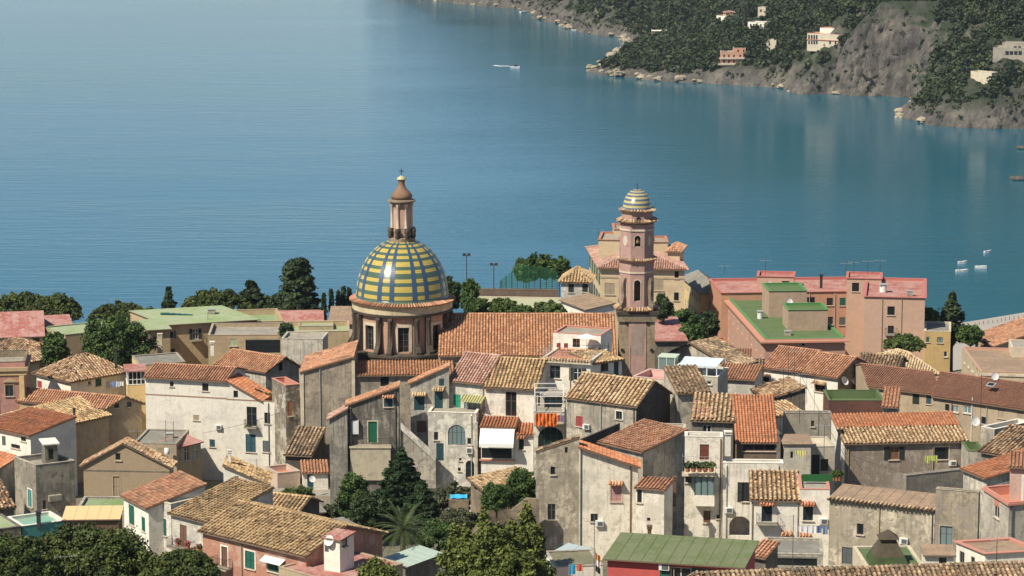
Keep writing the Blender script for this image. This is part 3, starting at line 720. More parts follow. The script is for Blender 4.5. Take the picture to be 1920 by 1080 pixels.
# craggy faces of the steep shore, built over (arc length, height)
def cliffs():
    seg = np.linalg.norm(np.diff(CP, axis=0), axis=1); S = np.concatenate([[0], np.cumsum(seg)]); i0 = int(np.argmax(CP[:, 1] < 2080)); sv = np.arange(S[i0], S[-1] - 5, 1.5); gx = lambda s_: np.stack([np.interp(s_, S, CP[:, 0]), np.interp(s_, S, CP[:, 1])], -1)
    p = gx(sv); tg = gx(np.minimum(sv + 16, S[-1])) - gx(np.maximum(sv - 16, 0)); tg /= np.linalg.norm(tg, axis=1)[:, None] + 1e-9; nn = np.stack([-tg[:, 1], tg[:, 0]], -1)
    t_ = inpoly((p + nn * 10)[:, 0], (p + nn * 10)[:, 1], LAND); nn[~t_] *= -1
    c = np.interp(sv, S, CC); sl_ = np.interp(sv, S, CS); H = c * 1.0 + 1.5; nz = 34
    f = np.linspace(-.06, 1, nz)[None, :]; Zc = H[:, None] * f; kk = 3.5 + .09 * c[:, None]
    d = -kk * np.log(np.clip(1 - np.clip(Zc / (c[:, None] * 1.08), 0, .97), .03, 1)) * .9; sg = np.repeat(sv[:, None], nz, 1)
    amp = np.clip(c / 16, .35, 1.5)[:, None]
    dn = d - .8 - amp * (11 * fbm(sg / 13, Zc / 24, 5) + 7 * np.abs(fbm(sg / 5 + 9, Zc / 26 + 4, 4)) + 2.6 * fbm(sg / 2.1, Zc / 2.6, 3)) - amp * .4 - 1.2
    X = p[:, 0:1] + nn[:, 0:1] * dn; Y = p[:, 1:2] + nn[:, 1:2] * dn; Zo = Zc + .8 * fbm(sg / 3 + 50, Zc / 2, 3)
    ix = np.arange(X.size).reshape(X.shape); Qc = np.stack([ix[:-1, :-1], ix[1:, :-1], ix[1:, 1:], ix[:-1, 1:]], -1).reshape(-1, 4)
    tag(link('cliff', np_mesh('cliff', np.stack([X, Y, Zo], -1).reshape(-1, 3), Qc, bpy.data.materials['cliff_rock'])), kind='structure')
    pick = (RNG.random(X.shape) < .085) & (Zc > 4) & (fbm(sg / 12 + 80, Zc / 9, 3) > -.05); return X[pick], Y[pick], Zo[pick]
CLX, CLY, CLZ = cliffs()
def hland_z(x, y):
    i = int(np.clip((x - hx[0]) / 2.4, 0, len(hx) - 1)); j = int(np.clip((y - hy[0]) / 2.4, 0, len(hy) - 1)); return float(HZ[j, i])
def march(u, v):
    d = ray(u, v)
    for Y in np.arange(1210, 2290, 1.5):
        t = Y / d.y
        if CAMZ + d.z * t < hland_z(d.x * t, Y): return Vector((d.x * t, Y, hland_z(d.x * t, Y)))
    return PZ(u, v, 5)
# ------------------------------------------------------------------ foliage
PINEL = leafmat('leaf_pine', (.018, .032, .009), (.115, .14, .032)); DARKL = leafmat('leaf_dark', (.012, .026, .011), (.068, .10, .034))
BROADL = leafmat('leaf_broad', (.016, .038, .010), (.098, .155, .035)); BRIGHTL = leafmat('leaf_bright', (.03, .055, .012), (.13, .17, .045))
SPRUCEL = leafmat('leaf_spruce', (.009, .024, .012), (.058, .098, .032)); PALML = leafmat('leaf_palm', (.03, .05, .018), (.15, .175, .07))
OLIVEL = leafmat('leaf_olive', (.03, .038, .02), (.12, .125, .06)); FARL = leafmat('leaf_far', (.010, .021, .012), (.072, .09, .034))
SHRUBL = leafmat('leaf_shrub', (.035, .055, .012), (.18, .20, .042))
BARK = plain('bark', (.10, .072, .05), .95)
def leaves(cl, per, size, asp=1.6, up=.35, shell=.55, flat=1.0):
    """cl: clumps (x,y,z,r); many leaf-sized diamonds through each clump"""
    cl = np.asarray(cl, float); n = len(cl); c = np.repeat(cl, per, 0); N = len(c)
    d = RNG.normal(0, 1, (N, 3)); d /= np.linalg.norm(d, axis=1)[:, None]; rr = (shell + (1 - shell) * RNG.random(N) + .30 * np.abs(RNG.normal(0, 1, N)) * (RNG.random(N) < .35)) * c[:, 3]
    p = c[:, :3] + d * rr[:, None] * np.array([1, 1, flat])
    nr = d * .7 + RNG.normal(0, .6, (N, 3)) + np.array([0, 0, up]); nr /= np.linalg.norm(nr, axis=1)[:, None]
    t = np.cross(nr, RNG.normal(0, 1, (N, 3))); t /= np.linalg.norm(t, axis=1)[:, None] + 1e-9; b = np.cross(nr, t)
    s_ = size * (.6 + .8 * RNG.random(N))[:, None]
    V = np.stack([p - t * s_ * asp / 2, p + b * s_ / 2, p + t * s_ * asp / 2, p - b * s_ / 2], 1).reshape(-1, 3)
    Q = np.arange(N * 4).reshape(-1, 4); base = np.repeat(RNG.random(n), per)
    return V, Q, np.clip(.6 * base + .4 * RNG.random(N), 0, 1)
def tree(name, label, uc, vt, wpx, vb, Y, mat, kind='round', dens=1.0, leaf=.34, group=None, cat='tree', trunk=True, gz=None):
    top = P(uc, vt, Y); wid = wpx * (top - Vector((0, 0, CAMZ))).length / F; zb = zv(Y, vb); g = ground(top.x, Y) if gz is None else gz; zb = max(zb, g + .15)
    root = empty(name, (top.x, Y, g), label, cat, group); H = top.z - zb; R = wid / 2; z0 = zb - g; cl = []; tr = MB()
    rnd = random.Random(int(uc * 7 + vt))
    if kind in ('round', 'umbrella', 'bush'):
        n = int(150 * dens); cr = max(.38, min(R, H / 2) * .23); lob = [(rnd.uniform(0, 6.28), rnd.uniform(.72, 1.1)) for _ in range(7)]
        for i in range(n):
            g_ = rnd.random() * 2 * math.pi; t = rnd.random() ** .42; lb = min(lob, key=lambda q_: abs((q_[0] - g_ + math.pi) % (2 * math.pi) - math.pi))[1]
            if kind == 'umbrella': z = z0 + H * (.22 + .70 * math.sqrt(max(0, 1 - (t * .98) ** 2)) * rnd.uniform(.35, 1) * (.9 + .1 * lb))
            else:
                ph = math.asin(rnd.uniform(-.85, 1)); z = z0 + H * (.48 + .47 * math.sin(ph) * t * rnd.uniform(.85, 1.05)); t = t * math.cos(ph) ** .7
            rr = max(.25, R - cr * .7) * t * lb; cl.append((rr * math.cos(g_), rr * math.sin(g_), z, cr * rnd.uniform(.5, 1.3)))
        per = int((85 if Y > 380 else 150) * min(1.5, dens ** .5)); fl = .8; leaf *= .68
    elif kind == 'feather':
        n = int(230 * dens); fl = 1.5; per = int(46 * min(1.6, dens)); tips = [(rnd.uniform(0, 6.28), rnd.random() ** .6, rnd.uniform(.62, 1.0)) for _ in range(int(16 * dens))]
        for i in range(n):
            ta, tr_, th = tips[i % len(tips)]; bx, by = R * .82 * tr_ * math.cos(ta), R * .82 * tr_ * math.sin(ta); f_ = rnd.random() ** .6; hh = H * th * (1 - .45 * tr_ * tr_) * f_
            sp_ = (1.05 - f_) * R * .34; cl.append((bx + rnd.gauss(0, 1) * sp_ * .6, by + rnd.gauss(0, 1) * sp_ * .6, z0 + hh, rnd.uniform(.22, .5)))
    elif kind == 'conifer':
        nl = max(9, int(H / .42)); fl = .42; per = int(70 * dens)
        for i in range(nl):
            t = (i + .5) / nl; rl = R * (1 - t) ** .8 * (1.0 + .16 * math.sin(i * 2.4)); m_ = max(3, int(2 * math.pi * rl / .55))
            for j in range(m_):
                g_ = 2 * math.pi * (j + rnd.random() * .8) / m_
                for f_ in ((.95, .6) if rl > .8 else (.6,)):
                    rr = rl * f_ * rnd.uniform(.8, 1.12); cl.append((rr * math.cos(g_), rr * math.sin(g_), z0 + H * t - .16 * rr + rnd.uniform(-.1, .1), .30 * rnd.uniform(.6, 1.3)))
        cl.append((0, 0, z0 + H - .2, .22))
    elif kind == 'cypress':
        nl = max(8, int(H / .5)); fl = 1.5; per = int(70 * dens)
        for i in range(nl):
            t = (i + .5) / nl; rl = R * min(1, 1.5 * (1 - t) ** .7) * min(1, .5 + 2 * t)
            for j in range(5):
                g_ = rnd.random() * 2 * math.pi; rr = rl * .72 * rnd.random() ** .5; cl.append((rr * math.cos(g_), rr * math.sin(g_), z0 + H * t, max(.2, rl * .42) * rnd.uniform(.7, 1.2)))
    elif kind == 'cedar':
        fl = .32; per = int(120 * dens)
        for i in range(int(46 * dens)):
            t = rnd.random() ** .8; g_ = rnd.random() * 2 * math.pi; rl = R * (1.05 - .8 * t) * rnd.uniform(.35, 1); cl.append((rl * math.cos(g_), rl * math.sin(g_), z0 + H * (t * .97) + rnd.uniform(-.2, .2), rnd.uniform(.5, 1.0) * R * .3))
    V, Q_, Rn = leaves(cl, per, leaf, 1.7, .35, .35 if kind != 'round' else .5, fl)
    if trunk:
        hz = z0 + H * (.55 if kind in ('round', 'umbrella', 'bush') else .9); tr.tube((0, 0, -.3), (.05 * R, 0, hz), max(.08, .05 * H + .08), 7, .05)
        for i in range(6):
            c = cl[(i * 7) % len(cl)]; tr.tube((0, 0, z0 + .25 * H if kind != 'umbrella' else max(.3, z0 - .1 * H)), (c[0] * .85, c[1] * .85, c[2]), max(.05, .02 * H), 5, .025)
        tr.build('trunk', BARK, root)
    o = link('crown', np_mesh('crown', V, Q_, mat, Rn), root); return root
# forest on the far coast: one mass of crowns
N0 = 70000; fx = RNG.uniform(-200, 460, N0); fy = RNG.uniform(1215, 2250, N0); _k = (fx / fy < .205) & (fx / fy > -.05); fx, fy = fx[_k], fy[_k]; N0 = len(fx); fz, fd = headland(fx, fy); e_ = 3.0
fx0, fy0, fz0, fd0 = fx, fy, fz, fd; fzx, _ = headland(fx + e_, fy); fzy, _ = headland(fx, fy + e_); slope = np.hypot(fzx - fz, fzy - fz) / e_
cov = fbm(fx / 30 + 11, fy / 30, 4); uv = np.array([proj((a, b, c)) for a, b, c in zip(fx, fy, fz)])
CLIFF = (uv[:, 0] > 1590) & (uv[:, 0] < 1745) & (uv[:, 1] > 70) & (uv[:, 1] < 190) | (uv[:, 0] > 1745) & (uv[:, 0] < 1830) & (uv[:, 1] > 45) & (uv[:, 1] < 95)
okf = (fd > 4) & (fz > 2.5) & (slope < 3.0) & (uv[:, 0] > 740) & (uv[:, 0] < 1990) & (uv[:, 1] > -50) & (uv[:, 1] < 245) & ((cov > -.16) | (RNG.random(N0) < .7)) & (~CLIFF | (RNG.random(N0) < .5))
okf &= ~((uv[:, 0] > 1690) & (uv[:, 1] > 205) & (RNG.random(N0) < .75))
fx, fy, fz, fd = fx[okf], fy[okf], fz[okf], fd[okf]; nF = len(fx); fr_ = RNG.uniform(1.5, 4.0, nF) * np.where(fd < 16, .7, 1)
VILLA_CLEAR = []
_s = (fd0 > 2) & (fz0 > 2) & (uv[:, 0] > 740) & (uv[:, 0] < 1990) & (uv[:, 1] > -50) & (uv[:, 1] < 245) & (RNG.random(N0) < .42)
sx_, sy_, sz_ = fx0[_s], fy0[_s], fz0[_s]; print('forest', nF)
def plant_forest():
    k = np.ones(nF, bool)
    for (x, y, r, ahead) in VILLA_CLEAR: k &= ~((np.abs(fx - x) < r) & (fy > y - ahead) & (fy < y + r * 1.2))
    X, Y, Z_, R = fx[k], fy[k], fz[k], fr_[k]; n = len(X); sub = 4
    ox = RNG.normal(0, .42, (n, sub, 3)); c = np.stack([X, Y, Z_ + R * .75], -1)[:, None, :] + ox * R[:, None, None] * np.array([1, 1, .6])
    cl = np.concatenate([c.reshape(-1, 3), np.repeat(R * .62, sub)[:, None]], 1); V, Q_, rn = leaves(cl, 22, 1.15, 1.35, .5, .55, .9)
    kk = np.ones(len(sx_), bool)
    for (x, y, r, ahead) in VILLA_CLEAR: kk &= ~((np.abs(sx_ - x) < r) & (sy_ > y - 3) & (sy_ < y + r))
    tone = np.repeat(RNG.random(n) ** 1.3, sub * 22); rn = np.clip(.72 * tone + .3 * rn, 0, 1)
    S = np.concatenate([np.stack([sx_[kk], sy_[kk], sz_[kk] + .5, RNG.uniform(.6, 1.5, kk.sum())], 1), np.stack([CLX, CLY - .3, CLZ, RNG.uniform(.5, 1.5, len(CLX))], 1)]); V2, Q2_, r2 = leaves(S, 16, .8, 1.35, .5, .3, .8); Q_ = np.concatenate([Q_, Q2_ + len(V)]); V = np.concatenate([V, V2]); rn = np.concatenate([rn, .25 + .7 * r2])
    tag(link('far_woodland', np_mesh('far_woodland', V, Q_, FARL, rn)), 'dense green woodland covering the rocky headland across the bay', 'woodland', None, 'stuff')

# ------------------------------------------------------------------ church
def glaze(name, c):
    k = NT(name); v = k.coord(); f = k.noise(v, 3, 3); k.col(k.mix(f, tuple(x * .8 for x in c), tuple(min(1, x * 1.15) for x in c))); k.b.inputs['Roughness'].default_value = .27; k.b.inputs['Specular IOR Level'].default_value = .5; return k.m
GLG = glaze('glaze_green', (.075, .125, .085)); GLY = glaze('glaze_yellow', (.49, .375, .085)); GLB = glaze('glaze_blue', (.045, .085, .155)); GLW = glaze('glaze_pale', (.50, .46, .24)); GLBT = glaze('glaze_blue_grey', (.10, .13, .21))
YC = 366.0; DC = P(754.5, 600, YC); CX = DC.x
church = House('0', 'church', 'large church with tiled nave and glazed green, yellow and blue dome', (822, 664, 1156, 664), 357.0, 19.0, CHURCHW, cat='church')
church.gable(vr=588, mat=NAVE, pitch=.42, sd=.05); church.done()
cg = church.root; RL = cg.location
def cpart(mb, name, mats, smooth=False, parent=None):
    mb.v = [(x - RL.x, y - RL.y, z - RL.z) for x, y, z in mb.v]; return mb.build(name, mats, parent or cg, smooth)
# transept blocks in front of the drum
t1 = House('3', 'x', '', (665, 385, 1050, 385), 350, 10.0, CHURCHW, into=church); t1.shedx(275, TERRA, pitch=.4); t1.done()
t2 = House('3', 'x', '', (1056, 412, 1800, 404), 350.4, 6.0, CHURCHW, into=church); t2.shed(.5, NAVE, pitch=.42); t2.win('F', 1285, 462, 62, 70, 'dark'); t2.done()
m = MB(); cA = t1.Wd(0, 0, 0); m.box(cA.x - .25, cA.x + .2, cA.y - .12, cA.y - .01, t1.gz - 1, t1.Wd(0, 0, t1.He).z - .1); m.box(cA.x + t1.W - .2, cA.x + t1.W + .2, cA.y - .12, cA.y - .01, t1.gz - 1, t1.Wd(0, 0, t1.He).z + 1.4); cpart(m, 'corner_pilaster', CREAM)
zB = zv(YC - 7.3, 668); zC = zv(YC - 6.9, 577); zD = zv(YC - 6.1, 571); zT = zv(YC, 447.5)
m = MB(); m.lathe([(7.5, -16), (7.5, -.35), (7.65, -.3), (7.65, 0), (6.2, .05)], 48, (CX, YC, zB)); cpart(m, 'drum_base', STONE)
m = MB(); hD = zC - zB; NW = 8; a0 = math.radians(3.5)
# drum wall with eight window openings
RD = 6.15; seg = 16; wz0, wz1 = .25, hD * .56; wa = .118
def dpt(r, a, z): return (CX + r * math.sin(a), YC - r * math.cos(a), zB + z)
for i in range(NW):
    c = a0 + i * math.pi / 4; A = [c - math.pi / 8 + (math.pi / 8 - wa) * t / 5 for t in range(6)]; Bq = [c + wa + (math.pi / 8 - wa) * t / 5 for t in range(6)]
    for arr in (A, Bq):
        for x, y in zip(arr[:-1], arr[1:]): m.quad(dpt(RD, x, 0), dpt(RD, y, 0), dpt(RD, y, hD), dpt(RD, x, hD))
    for z0, z1 in ((0, wz0), (wz1, hD)): m.quad(dpt(RD, c - wa, z0), dpt(RD, c + wa, z0), dpt(RD, c + wa, z1), dpt(RD, c - wa, z1))
    for a in (c - wa, c + wa): m.quad(dpt(RD, a, wz0), dpt(RD, a, wz1), dpt(RD - .6, a, wz1), dpt(RD - .6, a, wz0))
    m.quad(dpt(RD, c - wa, wz1), dpt(RD, c + wa, wz1), dpt(RD - .6, c + wa, wz1), dpt(RD - .6, c - wa, wz1)); m.quad(dpt(RD, c - wa, wz0), dpt(RD, c + wa, wz0), dpt(RD - .6, c + wa, wz0), dpt(RD - .6, c - wa, wz0))
TOWERW = plaster('plaster_drum_pink', (.47, .29, .225), (.26, .18, .14), .35, None, .5)
cpart(m, 'drum', TOWERW)
for i in range(NW):
    c = a0 + i * math.pi / 4; m = MB()
    m.quad(dpt(RD - .45, c - wa, wz0), dpt(RD - .45, c + wa, wz0), dpt(RD - .45, c + wa, wz1), dpt(RD - .45, c - wa, wz1)); wp = cpart(m, 'drum_window', GLASS)
    m = MB()
    for a, b_ in ((c - wa, c - wa + .014), (c + wa - .014, c + wa), (c - .006, c + .006)): m.quad(dpt(RD - .38, a, wz0), dpt(RD - .38, b_, wz0), dpt(RD - .38, b_, wz1), dpt(RD - .38, a, wz1))
    for z in (.2, .45, .7): zz = wz0 + (wz1 - wz0) * z; m.quad(dpt(RD - .39, c - wa, zz), dpt(RD - .39, c + wa, zz), dpt(RD - .39, c + wa, zz + .06), dpt(RD - .39, c - wa, zz + .06))
    cpart(m, 'glazing_bar', GREYJ, False, wp)
    m = MB()
    for a, b_ in ((c - wa - .055, c - wa - .002), (c + wa + .002, c + wa + .055)):
        for r0 in (RD + .07,): m.add([dpt(r, g, z) for z in (wz0, wz1 + .4) for g in (a, b_) for r in (RD, r0)], [(0, 2, 6, 4), (1, 3, 7, 5), (0, 1, 5, 4), (2, 3, 7, 6), (4, 5, 7, 6), (0, 1, 3, 2)])
    m.add([dpt(r, g, z) for z in (wz1 + .002, wz1 + .4) for g in (c - wa, c + wa) for r in (RD, RD + .065)], [(0, 2, 6, 4), (1, 3, 7, 5), (0, 1, 5, 4), (2, 3, 7, 6), (4, 5, 7, 6), (0, 1, 3, 2)])
    cpart(m, 'surround', CREAM, False, wp)
    for sg in (-1, 1):                                             # dark stone scroll buttress with column
        a = c + math.pi / 8 + sg * .125; m = MB()
        prof = [(RD - .05, 0), (RD + 1.15, 0), (RD + 1.2, .35), (RD + .95, .75), (RD + .72, 1.05), (RD + .55, 1.6), (RD + .42, hD * .55), (RD + .42, hD * .68), (RD + .62, hD * .72), (RD + .62, hD * .765), (RD - .05, hD * .765)]
        w2 = .052; n = len(prof); pts = [dpt(r, a - w2 * RD / max(r, RD), z) for r, z in prof] + [dpt(r, a + w2 * RD / max(r, RD), z) for r, z in prof]
        m.add(pts, [tuple(range(n - 1, -1, -1)), tuple(range(n, 2 * n))] + [(j, (j + 1) % n, n + (j + 1) % n, n + j) for j in range(n)]); bt = cpart(m, 'buttress', STONE)
        m = MB(); p = dpt(RD + .38, a, 0)
        m.lathe([(.30, 1.1), (.33, 1.25), (.25, 1.35), (.23, hD * .64), (.33, hD * .68), (.36, hD * .73), (.2, hD * .75)], 8, p); cpart(m, 'column', STONE, True, bt)
m = MB(); m.lathe([(RD, hD * .76), (RD + .5, hD * .775), (RD + .55, hD * .82), (RD + .3, hD * .825)], 64, (CX, YC, zB)); cpart(m, 'lower_moulding', STONE)
m = MB(); m.lathe([(RD + .40, hD * .822), (RD + .42, hD * .95), (RD + .52, hD * .955), (RD + .58, hD * .985), (RD + .3, hD * .995)], 64, (CX, YC, zB)); cpart(m, 'entablature', plaster('plaster_entablature', (.60, .52, .37), (.2, .17, .12), .3))
# tiled skirt
zs = zB + hD * 1.0; arr = []; N = 110
for i in range(N):
    g = 2 * math.pi * i / N; r0, r1 = 6.95, 6.0; ca, sa = math.sin(g), -math.cos(g); tx, ty = math.cos(g), math.sin(g); ez = .26
    pts = []
    for r, z, w in ((r0, 0, .165), (r1, ez * 1.2, .12)):
        for s_ in SEGA: pts.append((CX + r * ca + tx * w * .8 * math.cos(s_) - RL.x, YC + r * sa + ty * w * .8 * math.cos(s_) - RL.y, zs + z + .12 * math.sin(s_) - RL.z))
    arr.append((np.array(pts), np.array([(j, j + 1, 6 + j, 5 + j) for j in range(4)] + [(0, 1, 3, 4)]), np.full(5, random.random())))
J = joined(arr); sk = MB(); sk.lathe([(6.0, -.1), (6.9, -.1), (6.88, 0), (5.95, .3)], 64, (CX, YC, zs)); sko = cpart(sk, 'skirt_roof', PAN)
t = link('roof_tiles', np_mesh('roof_tiles', J[0], J[1], TERRA, J[2]), sko); t['kind'] = 'stuff'
# dome shell: courses of glazed tiles stepped like scales, bands of colour by course
R0 = 6.02; hz = zT - zD; NP = 44; prof = []
def dr(t):                                                          # profile radius and height, t along the arc
    g = t * math.radians(83); return R0 * math.cos(g) ** .96, hz * math.sin(g) / math.sin(math.radians(83))
NS = 144; m = MB(); rows = NP
for j in range(rows):
    r0, z0 = dr(j / rows); r1, z1 = dr((j + 1) / rows); ro = r0 + .035
    ph = (j + .8) / rows * 9.6
    yel = j >= 1 and (ph % 1.0) > .46
    m.cur = 1 if yel else 0
    pts = []; fs = []
    for i in range(NS):
        g = 2 * math.pi * i / NS
        for r, z in ((r0, z0), (ro, z0), (r1 + .005, z1)): pts.append((CX + r * math.sin(g), YC - r * math.cos(g), zD + z))
    for i in range(NS):
        k2 = (i + 1) % NS; fs += [(i * 3, k2 * 3, k2 * 3 + 1, i * 3 + 1), (i * 3 + 1, k2 * 3 + 1, k2 * 3 + 2, i * 3 + 2)]
    m.add(pts, fs)
dome = cpart(m, 'dome', [GLG, GLY])
for i in range(8):
    for sg in (-1, 1):
        a = a0 + math.pi / 8 + i * math.pi / 4 + sg * .142; m = MB(); wd = .052
        for j in range(1, rows):
            r0, z0 = dr(j / rows); r1, z1 = dr((j + 1) / rows)
            P4 = [(r0 + .075, z0), (r0 + .075, z0), (r1 + .045, z1), (r1 + .045, z1)]
            A4 = [a - wd, a + wd, a + wd, a - wd]
            top = [(CX + r * math.sin(g), YC - r * math.cos(g), zD + z) for (r, z), g in zip(P4, A4)]
            lo = [(CX + (r - .08) * math.sin(g), YC - (r - .08) * math.cos(g), zD + z) for (r, z), g in zip(P4, A4)]
            m.add(top + lo, [(0, 1, 2, 3), (0, 4, 5, 1), (0, 3, 7, 4), (1, 5, 6, 2)])
        cpart(m, 'rib', GLB, False, dome)
m = MB(); m.lathe([(R0 + .02, -.35), (R0 + .06, .3), (R0 + .02, .32)], 96, (CX, YC, zD)); cpart(m, 'dome_foot', GLG, True, dome)
# lantern
def zl(v): return zv(YC - 1, v)
LB = zl(447); m = MB(); m.lathe([(1.75, LB - .6), (1.75, LB), (1.5, LB + .1)], 24, (CX, YC, 0)); cpart(m, 'lantern_base', STONEM)
h0, h1 = LB, zl(382); m = MB(); NL = 8
m.lathe([(1.32, h0), (1.32, h1)], 8, (CX, YC, 0), math.pi / 8); lan = cpart(m, 'lantern', plaster('plaster_lantern', (.45, .32, .25), (.2, .15, .12), .4))
for i in range(8):
    g = math.pi / 8 + i * math.pi / 4 + a0; p = (CX + 1.36 * math.sin(g), YC - 1.36 * math.cos(g), 0); m = MB()
    m.lathe([(.24, h0 + 1.35), (.19, h0 + 1.5), (.17, h1 - .45), (.26, h1 - .3), (.26, h1)], 8, p); cpart(m, 'colonnette', TRIM, True, lan)
    m = MB(); p = (CX + 1.62 * math.sin(g), YC - 1.62 * math.cos(g), 0)                     # carved scroll at the foot
    m.lathe([(.2, h0), (.34, h0 + .25), (.22, h0 + .55), (.36, h0 + .85), (.3, h0 + 1.15), (.1, h0 + 1.3)], 8, p); cpart(m, 'scroll', STONE, True, lan)
    g = i * math.pi / 4 + a0; m = MB(); w = .3
    c0 = Vector((CX + 1.23 * math.sin(g), YC - 1.23 * math.cos(g), 0)); tx = Vector((math.cos(g), math.sin(g), 0)); out = Vector((math.sin(g), -math.cos(g), 0)) * .03
    pts = [c0 + tx * a + out + Vector((0, 0, z)) for a, z in ((-w, h0 + 1.3), (w, h0 + 1.3), (w, h1 - 1.1), (w * .7, h1 - .85), (0, h1 - .75), (-w * .7, h1 - .85), (-w, h1 - 1.1))]
    m.add(pts, [tuple(range(7))]); cpart(m, 'blind_window', PINK, False, lan)
m = MB(); m.lathe([(1.3, h1 - .05), (1.5, h1), (1.55, h1 + .15), (1.85, h1 + .22), (1.85, h1 + .36), (1.3, h1 + .5)], 24, (CX, YC, 0)); cpart(m, 'lantern_cornice', STONEM, False, lan)
z0 = h1 + .42; zt = zl(338); kz = (zt - z0)
m = MB(); m.lathe([(1.1, z0), (1.38, z0 + kz * .1), (1.4, z0 + kz * .2), (1.2, z0 + kz * .33), (.8, z0 + kz * .48), (.5, z0 + kz * .64), (.42, z0 + kz * .8), (.46, z0 + kz * .95), (.56, z0 + kz * 1.0)], 24, (CX, YC, 0)); cpart(m, 'onion_cap', plaster('stone_brown', (.25, .155, .105), (.12, .09, .07), .4), True, lan)
m = MB(); m.lathe([(.62, zt), (.62, zt + .1), (.4, zt + .3), (.12, zt + .45), (.05, zt + .5)], 20, (CX, YC, 0)); cpart(m, 'finial', GLW, True, lan)
m = MB(); zc = zt + .45; ct = zl(318); m.box(CX - .05, CX + .05, YC - .05, YC + .05, zc, ct); m.box(CX - .32, CX + .32, YC - .045, YC + .045, zc + (ct - zc) * .6, zc + (ct - zc) * .7); cpart(m, 'cross', IRON, False, lan)

# ------------------------------------------------------------------ bell tower
YT = 361.0; TX = P(1193, 600, YT).x
tw = empty('bell_tower', (TX, YT, ground(TX, YT)), 'pink octagonal bell tower with striped glazed dome beside the nave', 'bell tower'); TZ = tw.location.z
def tz(y): return zv(YT - 2.3, 340 + y / 3.175) - TZ
def oct_prism(ap, z0, z1): return [(ap / math.cos(math.pi / 8) * math.sin(math.pi / 8 + i * math.pi / 4), -ap / math.cos(math.pi / 8) * math.cos(math.pi / 8 + i * math.pi / 4)) for i in range(8)]
def oct_ring(name, ap0, ap1, z0, z1, mat, parent=None):
    a = oct_prism(ap0, 0, 0); b = oct_prism(ap1, 0, 0); m = MB(); m.add([(x, y, z0) for x, y in a] + [(x, y, z1) for x, y in b], [tuple(range(7, -1, -1)), tuple(range(8, 16))] + [(i, (i + 1) % 8, 8 + (i + 1) % 8, 8 + i) for i in range(8)]); return m.build(name, mat, parent or tw)
def oct_tiles(ap0, z, rise, ap1):
    arr = []
    a = oct_prism(ap0, 0, 0); b = oct_prism(ap1, 0, 0)
    for i in range(8):
        j = (i + 1) % 8; arr.append(tiles_arrays([(a[i][0], a[i][1], z), (a[j][0], a[j][1], z), (b[j][0], b[j][1], z + rise), (b[i][0], b[i][1], z + rise)], .3, .5, .08))
        arr.append(ridge_arrays((a[i][0], a[i][1], z + .02), (b[i][0], b[i][1], z + rise + .02), .09))
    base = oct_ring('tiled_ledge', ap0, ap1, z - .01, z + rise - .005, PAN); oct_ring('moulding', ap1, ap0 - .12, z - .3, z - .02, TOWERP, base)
    J = joined(arr); t = link('roof_tiles', np_mesh('roof_tiles', J[0], J[1], OLD, J[2]), base); t['kind'] = 'stuff'
def stage(ap, z0, z1, oz0, oz1, ow, name, diag):
    """eight faces; arched openings on the four main faces"""
    v = [Vector((x, y, 0)) for x, y in oct_prism(ap, 0, 0)]; m = MB()
    for i in range(8):
        a, b = v[i - 1], v[i]; L = (b - a).length; w = (b - a).normalized(); n = Vector((-w.y, w.x, 0))
        def pt(t, z, d=0.): p = a + w * t + n * d; return (p.x, p.y, z)
        if i % 2 == 0:
            c = L / 2; r = ow / 2; zs_ = oz1 - r
            m.quad(pt(0, z0), pt(c - r, z0), pt(c - r, z1), pt(0, z1)); m.quad(pt(c + r, z0), pt(L, z0), pt(L, z1), pt(c + r, z1)); m.quad(pt(c - r, z0), pt(c + r, z0), pt(c + r, oz0), pt(c - r, oz0))
            N_ = 10; arc = [(c - r * math.cos(math.pi * k_ / N_), zs_ + r * math.sin(math.pi * k_ / N_)) for k_ in range(N_ + 1)]
            for p0, p1 in zip(arc[:-1], arc[1:]): m.quad(pt(*p0), pt(*p1), pt(p1[0], z1), pt(p0[0], z1))
            out = [(c - r, oz0)] + arc + [(c + r, oz0)]
            for p0, p1 in zip(out, out[1:] + out[:1]): m.quad(pt(*p0), pt(*p1), pt(*p1, .45), pt(*p0, .45))
            fm = MB(); outer = [(c + (x - c) * 1.28, oz0 - .12 + (z - oz0) * 1.09) for x, z in out]
            for p0, p1, o0, o1 in zip(out[:-1], out[1:], outer[:-1], outer[1:]): fm.quad(pt(*p0, -.05), pt(*p1, -.05), pt(*o1, -.05), pt(*o0, -.05)); fm.quad(pt(*o0, -.05), pt(*o1, -.05), pt(*o1, 0), pt(*o0, 0))
            fm.build('arch_surround', TRIM, tw)
        else:
            m.quad(pt(0, z0), pt(L, z0), pt(L, z1), pt(0, z1))
            fm = MB(); cz, hz_ = (oz0 + oz1) / 2, (oz1 - oz0) / 2; c = L / 2
            for s0, d, st in ((1.0, -.05, 0), (.72, -.02, 1)):
                ring = [(c + ow * .5 * s0 * math.cos(k_ * math.pi / 10), cz + hz_ * s0 * math.sin(k_ * math.pi / 10)) for k_ in range(20)]; fm.cur = st
                fm.add([pt(x, z, d - .01 * st - .03 * st) for x, z in ring], [tuple(range(20))])
            fm.build('oval_niche', [TRIM, plain('niche_pale', (.52, .46, .40), .9)], tw)
    m.build(name, TOWERP, tw)
oct_ring('tower_shade_core', 1.35, 1.35, 0, tz(262), BLACKW)  # black core added so the arched openings look shadowed inside
zg = tz(835); m = MB(); m.box(-2.25, 2.3, -2.25, 2.3, -1, zg); m.build('tower_base', plaster('stone_yellowish', (.34, .27, .19), (.14, .11, .08), .45), tw)
m = MB(); m.box(-1.05, 1.2, -2.33, -2.251, 0, zg); m.build('pink_panel', TOWERP, tw)
